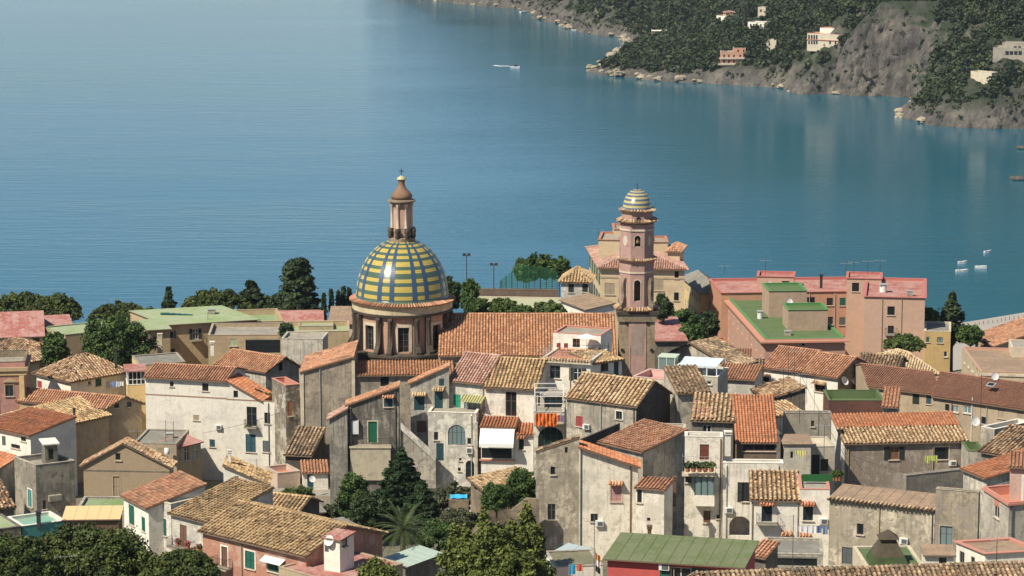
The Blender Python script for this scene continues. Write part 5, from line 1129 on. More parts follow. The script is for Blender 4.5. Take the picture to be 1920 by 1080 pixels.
arr = tiles_arrays([c5.M(-.2, -.45, c5.He - .12), c5.M(c5.W + .2, -.45, c5.He - .12), c5.M(c5.W + .2, .2, c5.He + .12), c5.M(-.2, .2, c5.He + .12)], .36, .4); tl = link('eave_tiles', np_mesh('eave_tiles', *arr[:2], TAN, arr[2]), c5.root); tl['kind'] = 'stuff'
m = MB(); m.box(-.2, c5.W + .2, -.42, .0 - .004, c5.He - .3, c5.He - .16, c5.M); m.build('eave', CREAM, c5.root)
ra = link('railing', m_rail(c5.W - .3, 4.2, 1.0, STEEL, .25), c5.root); ra.location = c5.M(c5.W / 2, 4.35, c5.He + .1); ra.rotation_euler = (0, 0, math.atan2(c5.e.y, c5.e.x))
c5p = HS('6', 'x', '', (788, 94, 1146, 116), 347, 5, WHITE, into=c5); c5p.flat(CONC, .15, PINKTRIM); c5p.win('F', 962, 186, 56, 92, 'win', mat=BROWNJ); c5p.done()
c5r = HS('6', 'side_wing_house', 'white side wing with dark door and tiled eave below the bell tower', (1088, 322, 1305, 292), 338.5, 5, WHITE); c5r.shed(.5, OCHRE); c5r.win('F', 1175, 352, 58, 62, 'win', mat=BROWNJ); c5r.win('F', 1262, 362, 36, 120, 'door', mat=BLUEJ); c5r.done()
ra = link('railing', m_rail(6.0, 2.5, 1.0, IRON, .25), c5r.root); ra.location = c5r.M(2.2, 5.0, c5r.He + .6)
c6 = HS('6', 'balcony_house', 'grey house with white pergola frame, balcony and glazed arch', (642, 690, 872, 690), 330.5, 6, WHITEG); c6.flat(CONC, .1)
c6.win('F', 770, 885, 190, 165, 'arch', mat=GREENJ, leaves=4); c6.done()
tc, zc = c6.pix('F', 757, 775); b_ = c6.put('balcony', m_slab(3.5, 1.0, .16, CONC, 'balcony'), 'F', tc, zc); c6.put('railing', m_rail(3.4, .95, 1.0, IRON), 'F', tc, zc, b_)
c6u = HS('6', 'x', '', (690, 560, 880, 562), 333.5, 3, WHITEG, into=c6); c6u.flat(CONC, .05); c6u.win('F', 790, 620, 135, 95, 'win', mat=BLUEJ, leaves=3); c6u.done()
m = MB(); z0 = c6.He
for x in (.1, c6.W - .15):
    m.box(x, x + .09, -.05, .04, z0, z0 + 1.9, c6.M); m.add([c6.M(x, -.05, z0 + 1.9), c6.M(x + .09, -.05, z0 + 1.9), c6.M(x + .09, 2.8, z0 + 2.9), c6.M(x, 2.8, z0 + 2.9), c6.M(x, -.05, z0 + 1.8), c6.M(x + .09, -.05, z0 + 1.8), c6.M(x + .09, 2.8, z0 + 2.8), c6.M(x, 2.8, z0 + 2.8)], [(0, 1, 2, 3), (0, 4, 7, 3), (1, 5, 6, 2)])
for y, z in ((0, 1.85), (.9, 2.17), (1.8, 2.5), (2.7, 2.85)): m.box(.1, c6.W - .1, y - .05, y + .04, z0 + z, z0 + z + .09, c6.M)
m.box(.1, c6.W - .1, -.06, .05, z0 + 1.0, z0 + 1.07, c6.M); m.build('pergola_frame', WFRAME, c6.root)
cl = empty('hanging_cloth', P(*q('6', 735, 745), 328.9), 'bright orange cloth hanging over the balcony railing', 'cloth'); m = MB(); N_ = 22
for i in range(N_):
    for j in range(6):
        def cp(a, b): x = -1.3 + 2.6 * a / N_; return (x, -.05 - .09 * math.sin(a * 1.7) - .05 * math.sin(a * .6 + b), .75 - b * .24 - .22 * abs(math.sin(a * .45)) * b / 6)
        m.quad(cp(i, j), cp(i + 1, j), cp(i + 1, j + 1), cp(i, j + 1))
m.build('fabric', plain('orange_cloth', (.62, .16, .04), .8), cl, True)
for dx, cc, nm in ((1.55, (.35, .06, .05), 'red'), (1.95, (.16, .14, .30), 'violet')):
    o = MB(); o.box(dx - .17, dx + .17, -.09, -.05, -.25, .5); o = o.build('towel', plain(nm + '_towel', cc, .85)); o.location = cl.location; tag(o, nm + ' towel hanging beside the orange cloth', 'towel')
c7 = HS('6', 'stained_gable_house', 'grey stained house with old ochre roof and black gable, part stain and part painted shade', (890, 574, 1412, 640), 321, 8.2, plaster('plaster_c7', (.50, .46, .395), (.12, .11, .095), .6, None, .8)); c7.gable(rise=2.1, mat=TAN, pitch=.46, sd=.25, o=.3); c7.win('F', 1283, 715, 46, 62, 'win', mat=GREYJ, sur=WHITE); c7.win('F', 985, 760, 50, 75, 'shut', sh=REDJ); c7.done(faces='FLB')
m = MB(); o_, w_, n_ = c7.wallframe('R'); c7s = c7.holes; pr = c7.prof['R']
m.add([c7.M(c7.W, t, z) for t, z in ((0, -1.2), (c7.D, -1.2))] + [c7.M(c7.W, t, z) for t, z in reversed(pr)], [(0, 1, 2, 3, 4)]); m.build('gable_wall', BLACKW, c7.root)['label'] = 'black-stained windowless gable wall with shade in its colour'  # wall colour holds both the black stain and the gable's shadow
h = HS('6', 'pink_parapet_house', 'pale house with pink-walled roof terrace behind the black gable', (1385, 424, 1728, 458), 331, 5, plaster('plaster_pale_cream', (.60, .55, .49), (.28, .25, .22), .35)); h.flat(PINKTRIM, .8, plain('pink_coping', (.60, .40, .34))); h.done()
c8 = HS('7', 'old_corner_house', 'tall old house with eroded beige plaster and pink shuttered window above garden', (662, 148, 984, 146), 283, .9, ERODED); c8.shedx(42, OLDD, sd=.05, o=.05)
c8.win('F', 887, 135, 20, 44, 'dark', sill=False); c8.win('F', 787, 290, 36, 62, 'win', mat=GREYJ); c8.win('F', 777, 600, 60, 122, 'win', mat=GREYJ); c8.done()
c8b = HS('7', 'x', '', (984, 110, 1425, 114), atend(c8) - .03, 2.3, plaster('plaster_c8b', (.74, .71, .635), (.24, .21, .17), .3, None, .85), into=c8); c8b.shedx(256, ORANGE, o=.45)
c8b.win('F', 1260, 462, 80, 120, 'shut', sh=PINKJ, hood=TERRA, sur=CREAM); c8b.win('F', 1097, 643, 54, 60, 'win', mat=GREYJ); c8b.done()
c8c = HS('7', 'x', '', (1412, 412, 1622, 430), 280.5, 3, plaster('plaster_c8c', (.74, .71, .64), (.26, .22, .17), .35), into=c8); c8c.shed(.35, TERRA, o=.3); c8c.win('F', 1437, 475, 34, 110, 'win', mat=GREYJ, sur=WHITE); c8c.win('F', 1505, 655, 24, 26, 'dark', sill=False); c8c.done()
h = HS('6', 'patio_roof_house', 'house with terracotta tiled roof sunk between dark parapet walls', (1145, 908, 1462, 984), 293, 6.5, GREY); h.shed(1.3, TERRA); h.done()
for a, b in (((985, 960, 293.5), (1290, 800, 301)),):
    A = P(*q('6', a[0], a[1] - 60), a[2]); B = P(*q('6', b[0], b[1] - 25), b[2]); wl_ = empty('garden_wall', (A.x, A.y, ground(A.x, A.y)), 'dark stained parapet wall climbing beside the sunken tiled roof', 'wall'); m = MB(); g = wl_.location.z; d = B - A
    m.add([(0, 0, -1), (d.x, d.y, -1), (d.x, d.y, B.z - g), (0, 0, A.z - g), (0, .4, -1), (d.x, d.y + .4, -1), (d.x, d.y + .4, B.z - g), (0, .4, A.z - g)], [(0, 1, 2, 3), (4, 5, 6, 7), (3, 2, 6, 7), (0, 3, 7, 4), (1, 2, 6, 5)]); m.build('masonry', BLACKW, wl_)
c9 = HS('6', 'blotched_grey_house', 'blotched grey house front with tiny tiled ledge next to balcony with plants', (1470, 806, 1780, 812), 296, 2, plaster('plaster_c9', (.47, .435, .375), (.10, .09, .078), .65, None, .8)); c9.flat(CONC, .2, GREY); c9.win('F', 1640, 960, 90, 1 + 60, 'dark', hood=OCHRE, sill=False); c9.done()
h = HS('7', 'tiled_garden_shed', 'stone garden shed with mossy yellow tiles among shrubs', (170, 345, 290, 442), 300, 5.2, STONEM, cat='shed'); h.shed(.8, TAN); h.win('F', 205, 420, 22, 28, 'dark', sill=False); h.done()
gw = empty('garden_wall', (P(*q('7', 470, 600), 281).x, 281, ground(0, 281)), 'rounded stone garden wall overgrown with shrubs below old corner house', 'wall'); m = MB(); z_ = zv(281, q('7', 0, 520)[1]) - gw.location.z
m.add([(0, 0, -1), (2.9, 0, -1), (2.9, 0, z_ + .2), (1.6, 0, z_ + .3), (0, 0, z_ - 1), (0, .5, -1), (2.9, .5, -1), (2.9, .5, z_ + .2), (1.6, .5, z_ + .3), (0, .5, z_ - 1)], [(0, 1, 2, 3, 4), (5, 6, 7, 8, 9), (2, 3, 8, 7), (3, 4, 9, 8), (0, 4, 9, 5)]); m.build('masonry', STONEM, gw)
# pink house with green roof
h = HS('0', 'red_house', 'bright red house with green bitumen roof and green shutters', (1139, 1045, 1391, 1061), 237, 7.5, REDP); h.shed(.25, GREENB, o=.5, sd=.35); h.win('F', 152, 1068, 160, 110, 'open', sh=GREENJ, k='C'); h.win('F', 350, 1075, 92, 100, 'shut', k='C'); h.box_on('F', 20, 1000, 0.1, 1, .1, PLASTIC, 'marker') if False else None; h.done(); redh = h
tc, zc = h.pix('F', 1625, 1005, '7'); m = MB(); m.box(-.45, .45, -.35, -.004, -.3, .3); m.cur = 1; m.box(-.2, .38, -.36, -.349, -.24, .24); h.put('air_conditioner', m.mesh('air_conditioner', [PLASTIC, GREYJ]), 'F', tc, zc)
# ------------------------------------------------------------------ RIGHT
h = HS('B', 'grey_gabled_house', 'grey gabled house with old dark tiles beside the bell tower', (72, 112, 640, 228), 366, 4.5, GREY); h.gablef(vr=8, mat=OLDD, ax=.36); h.done()
h = HS('B', 'low_brick_house', 'low house with brown roof in front of the pink apartment block', (520, 190, 810, 196), 385, 5, PINKO); h.shed(.9, BROWN); h.done()
h = HS('B', 'tiled_lean_to', 'low lean-to with dark old tiles between gabled houses', (720, 310, 910, 316), 362, 6, GREYD); h.shed(1.0, OLDD); h.done()
h = HS('B', 'small_tiled_house', 'small white house with terracotta patch roof below the gabled houses', (500, 330, 860, 350), 352, 5, WHITEG); h.shed(.8, TERRA); h.win('F', 545, 360, 50, 40, 'dark'); h.done()
h = HS('B', 'roof_terrace_house', 'house with glass hut and white pergola on its roof terrace', (-60, 296, 520, 330), 344, 6, plaster('plaster_terrace', (.48, .45, .39), (.2, .18, .15), .35)); h.flat(CONC, .4, WHITE); h.win('F', 440, 372, 42, 50, 'win', mat=WFRAME); h.done(); rth = h
gh = MB(); fr2 = MB(); x0, x1 = .4, 2.4; z0 = rth.He
fr2.box(x0 - .15, x1 + .15, .3, 2.6, z0 + 2.0, z0 + 2.12, rth.M)
for x in (x0, (x0 + x1) / 2, x1):
    for y in (.4, 2.4): fr2.box(x - .05, x + .05, y - .05, y + .05, z0 - .4, z0 + 2.0, rth.M)
fo = fr2.build('glass_hut', plain('pale_green_frame', (.50, .58, .44), .5), rth.root); gh.box(x0, x1, .4, .42, z0 - .3, z0 + 1.95, rth.M); gh.box(x0, x0 + .02, .45, 2.4, z0 - .3, z0 + 1.95, rth.M); gh.box(x1 - .02, x1, .45, 2.4, z0 - .3, z0 + 1.95, rth.M); gh.build('pane', PGLASS, fo)
m = MB(); x0, x1 = 2.8, rth.W - .2
for (y, z) in ((.2, 1.1), (4.5, 1.3)):
    m.box(x0, x1, y - .08, y + .08, z0 + z, z0 + z + .16, rth.M)
    for i in range(5): x = x0 + (x1 - x0) * i / 4; m.box(x - .06, x + .06, y - .06, y + .06, z0, z0 + z, rth.M)
m.add([rth.M(x0, .2, z0 + 1.27), rth.M(x1, .2, z0 + 1.27), rth.M(x1, 4.5, z0 + 1.47), rth.M(x0, 4.5, z0 + 1.47)], [(0, 1, 2, 3)]); m.build('pergola', plain('pale_blue_sheet', (.62, .68, .68), .5), rth.root)
r4b = HS('B', 'mossy_roofed_house', 'house with mossy old roof behind the red-patched roof', (150, 468, 440, 456), 322, 6.5, GREY); r4b.shed(1.7, OLDD); r4b.done()
r4 = HS('B', 'red_patched_house', 'grey house with tan barrel tiles partly painted red', (282, 720, 664, 730), 313, 7, GREYD); r4.shed(1.5, TAN, pitch=.46); r4.win('F', 420, 818, 78, 92, 'win', mat=WFRAME, sill=True); r4.done()
pl_ = [r4.M(-.1, .2, r4.He + .06), r4.M(2.6, .2, r4.He + .06), r4.M(1.4, 4.4, r4.He + .96), r4.M(-.1, 4.8, r4.He + 1.05)]; a_ = tiles_arrays([pl_[0], pl_[1], pl_[2], pl_[3]], .46, .42, .10); t = link('red_tiles', np_mesh('red_tiles', a_[0] + np.array([0, 0, .02]), a_[1], REDT, a_[2]), r4.rooftop); t['kind'] = 'stuff'
r5_ = HS('B', 'loggia_house', 'house with steep bright orange roof over a dark wooden loggia', (697, 920, 1062, 922), 309, 8.5, plaster('plaster_loggia', (.20, .145, .105), (.10, .07, .05), .5)); r5_.shed(3.4, ORANGE, pitch=.36, o=.3); r5_.win('F', 900, 975, 300, 70, 'win', mat=WOOD, leaves=3, sill=True); r5_.done()
r6 = HS('B', 'twin_roofed_house', 'white house with two stepped terracotta roofs and two dishes on its gable', (926, 228, 1292, 272), 378, 10.5, WHITE); r6.gable(vr=42, mat=TERRA, sd=.2); r6.win('F', 962, 352, 62, 48, 'dark', hood=TAN); r6.done()
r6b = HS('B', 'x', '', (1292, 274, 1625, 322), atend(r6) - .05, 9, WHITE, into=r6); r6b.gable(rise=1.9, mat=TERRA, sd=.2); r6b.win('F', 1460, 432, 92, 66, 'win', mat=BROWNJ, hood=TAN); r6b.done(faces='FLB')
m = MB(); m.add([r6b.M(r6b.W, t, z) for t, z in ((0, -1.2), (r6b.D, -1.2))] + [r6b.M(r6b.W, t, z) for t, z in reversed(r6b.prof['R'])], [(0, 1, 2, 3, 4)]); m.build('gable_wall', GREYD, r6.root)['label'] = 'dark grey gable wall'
for i, x in enumerate((968, 1020)): uu, vv = q('A', x, 662); dish(uu, vv, atend(r6b) + .9 + 2.2 * i, 'pale satellite dish, one of a pair on dark gable', .62, (.55, -.6, .5), 'pair of dishes')
r7 = HS('B', 'dark_walled_house', 'small house with old tan roof and dark boarded wall', (992, 524, 1326, 524), 345, (838, 434), plaster('plaster_dark_board', (.16, .14, .115), (.06, .055, .05), .6, None, .9)); r7.shedx(424, OLD); r7.done()
r8 = HS('B', 'grey_block_house', 'plain grey concrete block house with small dark window', (1130, 662, 1562, 662), 318, 1.2, plaster('plaster_r8', (.36, .335, .29), (.17, .155, .13), .5)); r8.flat(CONC, .15); r8.win('F', 1392, 757, 30, 54, 'dark'); r8.done()
h = HS('B', 'low_tiled_strip', 'short strip of tan barrel tiles right of bright orange roof', (1005, 690, 1310, 655), 325, 4, WHITEG); h.shed(.6, TAN, pitch=.46); h.done()
h = HS('B', 'terrace_hut', 'grey terrace hut with flat tan roof and row of pegs', (1130, 940, 1378, 940), 309, 4, plaster('plaster_hut', (.50, .475, .42), (.24, .22, .19), .3), cat='hut'); h.shed(.15, TANR, o=.2); h.win('F', 1200, 1045, 1 + 20, 60, 'dark', sill=False); h.done()
h = HS('B', 'recessed_terrace_house', 'shaded terrace house with thin canopy between grey hut and white wall', (1380, 972, 1598, 968), 312, 5, plaster('plaster_recess', (.46, .43, .37), (.22, .2, .17), .3)); h.flat(CREAM, .05); h.win('F', 1185, 230, 60, 190, 'door', mat=DARKJ, k='C'); h.win('F', 1270, 215, 60, 90, 'dark', k='C'); h.done()
r10 = HS('D', 'two_tone_roof_house', 'grey house with wide roof, orange above and tan below', (118, 934, 1246, 912), 317, 8, plaster('plaster_r10', (.235, .195, .165), (.42, .38, .33), .5, None, .35)); r10.shed(1.5, TAN, pitch=.42, split=(.52, ORANGE)); r10.win('F', 572, 1030, 90, 118, 'open', mat=plain('warm_wood', (.30, .16, .08), .6), sh=DARKJ, pane=BROWNJ); r10.win('F', 1008, 1030, 130, 115, 'win', mat=DARKJ, sur=CREAM); r10.done(faces='FRB')
m = MB(); m.add([r10.M(0, 0, -1.2), r10.M(0, r10.D, -1.2), r10.M(0, r10.D, r10.prof['L'][-1][1]), r10.M(0, 0, r10.He)], [(0, 1, 2, 3)]); m.box(-.3, -.003, -.05, .5, -1.2, r10.He - .15, r10.M); m.build('side_wall', WHITE, r10.root)['label'] = 'white plastered side wall'
r11 = HS('D', 'long_brown_roofed_house', 'long beige house with plain brown roof and skylight, right section', (925, 494, 1850, 628), 351, (1067, 306), SAND); r11.gable(rise=1.7, mat=BROWN, pitch=.34, sd=.1); 
for (x, y, w_, h_, st_) in ((1060, 608, 38, 60, 'dark'), (1130, 622, 66, 62, 'win'), (1245, 630, 70, 66, 'win'), (1400, 728, 52, 64, 'dark'), (1560, 664, 68, 92, 'shut'), (1730, 684, 58, 98, 'shut')): r11.win('F', x, y, w_, h_, st_, sh=TANJ, pane=PGLASS if st_ == 'win' else None)
tc, zc = r11.pix('F', 1290, 700); m = MB(); m.tube((0, -.09, -4.5), (0, -.09, 2.6), .06, 6); r11.put('downpipe', m.mesh('downpipe', PLASTIC), 'F', tc, zc); r11.done()
m = MB(); m.box(-.55, .55, -.45, .45, 0, .1); m.cur = 1; m.box(-.4, .4, -.3, .3, .1, .13); o = m.build('skylight', [STEEL, GLASS], r11.root); o.location = P(*q('D', 1465, 402), atend(r11, 8) + 2.8) - r11.root.location; o.rotation_euler = (.35, 0, math.atan2(r11.e.y, r11.e.x))
r11a = HS('D', 'long_brown_roofed_house', 'long beige house with plain brown roof, left section with dark doors', (335, 408, 1000, 487), 363, (200, 222), SAND); r11a.gable(rise=1.6, mat=BROWN, pitch=.34, sd=.1); r11a.win('F', 590, 530, 60, 80, 'dark'); r11a.win('F', 772, 528, 62, 105, 'door', mat=DARKJ); r11a.win('F', 890, 535, 45, 85, 'shut', sh=BLUEJ); r11a.done()
h = HS('D', 'beige_hip_house', 'house with pale beige hip roof below the pink apartment block', (650, 188, 972, 280), 397, (330, 142), SAND); h.hip(2.0, BEIGET); h.done()
h = HS('D', 'low_dark_tiled_house', 'low house with dark mottled tiles before the beige hip roof', (240, 215, 610, 240), 378, 5, GREYD); h.gable(rise=1.1, mat=OLDD); h.done()
h = HS('A', 'beige_flat_building', 'beige building with weathered brown flat roof and pink sloping parapet', (1692, 612, 2020, 622), 392, (1592, 482), plaster('plaster_r13', (.52, .45, .32), (.25, .2, .15), .3), cat='building'); h.flat(TANR, .3, plain('pink_parapet', (.50, .29, .21))); 
for i in range(4): h.win('L', 1605 + i * 22, 545 + i * 22, 9, 45, 'win')
h.band(632, .3, TRIM, .15, 'F'); h.done()
h2 = HS('A', 'x', '', (1855, 485, 2020, 488), 404, 6, CREAM, into=h, base=h.gz + h.He - .6); h2.flat(CONC, .1); h2.done()
h = HS('A', 'yellow_cube_building', 'small mustard yellow building with grey flat roof below the cypress', (1393, 398, 1532, 402), 421, 8, plaster('plaster_mustard', (.50, .36, .17), (.3, .22, .12), .25), cat='building'); h.flat(GREYR, .2, CREAM); h.win('F', 1475, 445, 30, 30, 'win', mat=GREYJ, pane=PGLASS); h.win('F', 1410, 442, 16, 28, 'shut'); h.win('F', 1505, 520, 18, 30, 'win'); h.done()
# pink apartments
pk = HS('A', 'pink_apartment_block', 'large pink apartment block with red flat roofs facing the bay', (1075, 214, 1396, 222), 424, 17, PINK, cat='apartment block'); pk.flat(REDR, .35, plain('red_coping', (.45, .16, .13)), over=.25)
pk.win('F', 1216, 290, 38, 46, 'dark'); pk.win('F', 1215, 390, 32, 42, 'win', mat=DARKJ, bal=1.8); pk.win('L', 1066, 265, 6, 45, 'dark'); pk.win('L', 1066, 370, 6, 45, 'dark'); pk.done()
pb = HS('A', 'x', '', (318, 196, 1070, 186), 438, 13, PINKO, into=pk); pb.flat(REDR, .35, MATS['red_coping'], over=.2)
for x, y, w_, h_, st_ in ((792, 240, 42, 44, 'dark'), (892, 242, 34, 40, 'dark'), (960, 242, 32, 42, 'shut'), (1027, 246, 38, 40, 'dark'), (895, 342, 26, 42, 'dark'), (958, 345, 32, 42, 'shut'), (1027, 347, 38, 40, 'dark'), (958, 442, 30, 40, 'win'), (1027, 445, 38, 40, 'dark')): pb.win('F', x, y, w_, h_, st_, sh=GREENJ if y < 300 else GREYJ)
pb.done()
for e_, Y_, D_, wn_ in (((508, 108, 702, 112), 443, 5, (658, 150, 38, 34)), ((982, 118, 1166, 122), 437.5, 6, (1028, 165, 38, 46))):
    x_ = HS('A', 'x', '', e_, Y_, D_, PINK, into=pk, base=pb.gz + pb.He - .6 if Y_ > 440 else None); x_.flat(REDR, .3, MATS['red_coping'], over=.15); x_.win('F', *wn_, 'dark'); x_.done()
pg = HS('A', 'green_roofed_apartments', 'pink apartment wing with vivid green flat roof and two rooftop huts', (548, 440, 972, 434), 405, (342, 212), plaster('plaster_wing', (.46, .285, .225), (.34, .2, .16), .15), cat='apartment block'); pg.flat(GREENV, .3, plain('green_coping', (.10, .24, .08)), over=.0, t=.5)
m = MB(); W_, D_ = pg.W, pg.D; m.box(-.7, W_ + .7, -.7, -.002, pg.He - .5, pg.He - .25, pg.M); m.box(-.7, -.002, 0, D_, pg.He - .5, pg.He - .25, pg.M); m.build('eave_band', plain('orange_eave', (.52, .25, .17)), pg.root)
for y in range(8):
    t_ = 3 + y * (D_ - 6) / 7
    for lv in (2.2, 5.4):
        z_ = pg.He - lv
        if z_ < 1.2: continue
        pg.holes['L'].append((t_ - .55, t_ + .55, z_ - .9, z_ + .9)); o = pg.put('window', m_frame(1.1, 1.8, 2, WFRAME), 'L', t_, z_)
        for sg in (-1, 1): pg.put('pane', m_pane(.45, 1.65, GLASS), 'L', t_, z_, o, 0, sg * .27)
pg.win('F', 752, 470, 22, 20, 'win'); pg.done()
for e_, Y_, D_ in (((570, 186, 770, 184), 424, 7), ((672, 286, 882, 284), 413, 5.5)):
    x_ = HS('A', 'x', '', e_, Y_, D_, plaster('plaster_rooftop_hut', (.42, .31, .24), (.28, .2, .15), .3, None, .9), into=pg, base=pg.gz + pg.He - .5); x_.flat(GREENV, .35, MATS['green_coping'], over=.12); x_.done()
h = HS('A', 'long_yellow_building', 'long yellow building with grey roof between tower and pink block', (215, 185, 345, 188), 452, (118, 101), YELLOW, cat='building'); h.hip(1.3, GREYR)
for i in range(7):
    for lv in (1.6, 4.6, 7.6):
        t_ = 2 + i * (h.D - 4) / 6; z_ = h.He - lv; h.holes['L'].append((t_ - .5, t_ + .5, z_ - .8, z_ + .8)); o = h.put('window', m_frame(1.0, 1.6, 2, WFRAME), 'L', t_, z_)
        for sg in (-1, 1): h.put('pane', m_pane(.4, 1.45, GLASS), 'L', t_, z_, o, 0, sg * .25)
h.win('F', 265, 265, 28, 45, 'dark'); h.done()
ya = HS('8', 'yellow_apartment_building', 'ochre yellow apartment building with orange roofs behind the bell tower', (402, 508, 900, 516), 438, (332, 388), plaster('plaster_ochre', (.58, .475, .33), (.35, .27, .19), .2, None, .3), cat='apartment building'); ya.hip(2.0, PINKT, o=.6)
ya.win('F', 853, 557, 24, 44, 'dark'); ya.win('F', 852, 686, 28, 48, 'dark'); ya.win('F', 745, 620, 60, 60, 'shut', sh=TANJ); ya.win('F', 455, 640, 60, 70, 'shut', sh=TANJ)
for i in range(5):
    for lv in (2.2, 5.6, 9.0):
        t_ = 2 + i * (ya.D - 4) / 4; z_ = ya.He - lv; ya.holes['L'].append((t_ - .55, t_ + .55, z_ - 1, z_ + 1)); o = ya.put('window', m_frame(1.1, 2.0, 2, WFRAME), 'L', t_, z_); ya.put('shutter', m_shutter(.55, 2.0, GREENJ), 'L', t_, z_, o, -.07, .8); ya.put('shutter', m_shutter(.55, 2.0, GREENJ), 'L', t_, z_, o, -.07, -.8); ya.put('pane', m_pane(.95, 1.85, GLASS), 'L', t_, z_, o)
ya.band(575, .3, SAND, .06, 'F', 'string_course'); ya.done()
for e_, Y_, D_, rf in (((388, 348, 515, 350), 444, 8, 'f'), ((712, 362, 800, 362), 446, 6, 'f'), ((800, 410, 872, 412), 443, 6, 't'), ((480, 285, 560, 285), 450, 6, 'f')):
    x_ = HS('8', 'x', '', e_, Y_, D_, MATS['plaster_ochre'], into=ya, base=ya.gz + ya.He - .5)
    (x_.flat(CONC, .25, TERRF, over=.15) if rf == 'f' else x_.hip(.5, TERRA, o=.4)); x_.done()
h = HS('8', 'small_grey_house', 'small grey-white house with pale ochre hip roof beside the tennis court', (165, 588, 330, 592), 424, 6, WHITEG); h.hip(1.5, OCHRE, o=.4); h.win('F', 225, 637, 34, 50, 'shut', sh=DARKJ); h.win('F', 308, 635, 34, 48, 'shut', sh=DARKJ); h.done()
h = HS('8', 'white_lean_to', 'white lean-to with brown roof below the small grey house', (165, 702, 320, 760), 415, 4.5, WHITE, cat='shed'); h.shed(.6, TANR); h.done()
h = HS('8', 'red_sheet_roof_house', 'dark house with patched red sheet roof right of bell tower', (726, 946, 912, 944), 383, 13, GREYD); h.shed(1.0, REDR, vr=808); h.done()
h = HS('A', 'orange_gabled_house', 'house with orange roof by the beach road', (1768, 474, 2090, 462), 430, 9, SAND); h.gablef(rise=2.7, mat=TERRA, ax=.9); h.done()
r20 = HS('D', 'old_tiled_house', 'house with sagging old brown tiles behind a bright orange roof', (1375, 1000, 1870, 1090), 308, 12, GREYD); r20.gable(rise=1.8, mat=OLD); r20.done()
h = HS('D', 'white_framed_terrace', 'grey terrace block with long white coping rail', (1495, 812, 1830, 740), 324, 2, GREY, cat='terrace'); h.flat(CONC, .7, WHITE); h.done()
h = HS('E', 'orange_roofed_house', 'white streaked house with bright orange roof above the eroded wall', (1108, 240, 1288, 314), 289, 8, plaster('plaster_streak', (.58, .55, .49), (.12, .11, .095), .5, None, .95)); h.shed(1.4, ORANGE); h.done()
h = HS('D', 'green_walled_terrace', 'small terrace with bright green parapet beside the two-tone roof', (1250, 1010, 1400, 1010), 313, 4.5, GREY, cat='terrace'); h.flat(GREENV, .8, GREENV); h.done()
h = HS('D', 'green_walled_rooftop', 'brown block with open green-painted roof terrace', (-30, 545, 480, 545), 333, 6, plaster('plaster_maroon', (.16, .075, .06), (.06, .04, .035), .5), cat='house'); h.flat(GREENV, 1.0, GREENV); h.done()
h = HS('D', 'striped_roof_house', 'narrow house with pale orange striped roof next to green terrace', (470, 595, 600, 600), 328, 6, GREY); h.shed(1.0, TERRA); h.done()
r21 = HS('E', 'corner_terrace_house', 'white-grey corner house with pink-edged roof terrace', (1462, 512, 1700, 490), 271, (1264, 388), plaster('plaster_r21', (.52, .49, .44), (.18, .165, .145), .45)); r21.flat(TERRF, .9, PINKTRIM); r21.win('L', 1365, 555, 42, 145, 'win', mat=WFRAME); r21.band(512, .2, PINKTRIM, .2, 'FL'); r21.done()
h2 = HS('E', 'x', '', (1470, 225, 1700, 235), 276, 5, plaster('plaster_terrace_hut', (.52, .38, .34), (.3, .22, .2), .3), into=r21, base=r21.gz + r21.He - 1.0); h2.shed(.3, TERRA); h2.done()
m = MB(); p_ = r21.M(1.6, .35, r21.He); m.box(p_[0] - .1, p_[0] + .1, p_[1] - .1, p_[1] + .1, p_[2] - .9, p_[2] + 2.6); m.build('post', WHITE, r21.root)
r22 = HS('E', 'eroded_wall_house', 'old house with eroded tan walls and low patched brown roof', (66, 476, 884, 566), 272, 4.5, ERODED); r22.shed(.45, TANR, o=.25); r22.win('F', 302, 715, 54, 84, 'win', mat=GREYJ); r22.win('F', 200, 922, 80, 130, 'door', mat=GREYJ); r22.done()
arr = tiles_arrays([r22.M(-.2, -.5, r22.He - .05), r22.M(r22.W + .2, -.5, r22.He - .05), r22.M(r22.W + .2, .2, r22.He + .06), r22.M(-.2, .2, r22.He + .06)], .38, .42); tl = link('eave_tiles', np_mesh('eave_tiles', *arr[:2], TAN, arr[2]), r22.rooftop); tl['kind'] = 'stuff'
r22b = HS('E', 'x', '', (892, 404, 1225, 432), atend(r22) - .4, .9, plaster('plaster_r22b', (.42, .36, .28), (.13, .12, .10), .55, (.30, .26, .21), .6), into=r22); r22b.flat(CONC, .1); r22b.win('F', 972, 770, 96, 155, 'win', mat=GREYJ, sur=CONC, pane=PGLASS); r22b.done()
h = HS('E', 'retaining_wall_house', 'streaked grey yard wall with sloping coping below two-tone roof', (662, 300, 1112, 250), 298, .7, plaster('plaster_yardwall', (.33, .30, .26), (.14, .13, .115), .5, None, .9), cat='wall'); h.flat(CONC, .05); h.done()
r23 = HS('C', 'yellow_roofed_house', 'white house with yellow-tan roof, red hood and small balcony', (702, 484, 1076, 490), 276, 7, WHITE); r23.shed(1.25, TAN, pitch=.42, o=.3); r23.win('F', 822, 595, 84, 125, 'win', mat=BLUEJ, hood=ORANGE, bal=2.1); r23.win('F', 973, 802, 52, 72, 'win', mat=BLUEJ, hood=TERRA); r23.done()
r23b = HS('C', 'x', '', (1078, 404, 1312, 408), atend(r23) - .03, 6, WHITE, into=r23); r23b.flat(CONC, .25, PINKTRIM); r23b.win('F', 1142, 592, 78, 112, 'win', mat=BLUEJ, hood=ORANGE); r23b.win('F', 1118, 818, 54, 84, 'win', mat=BLUEJ, hood=TERRA); r23b.done()
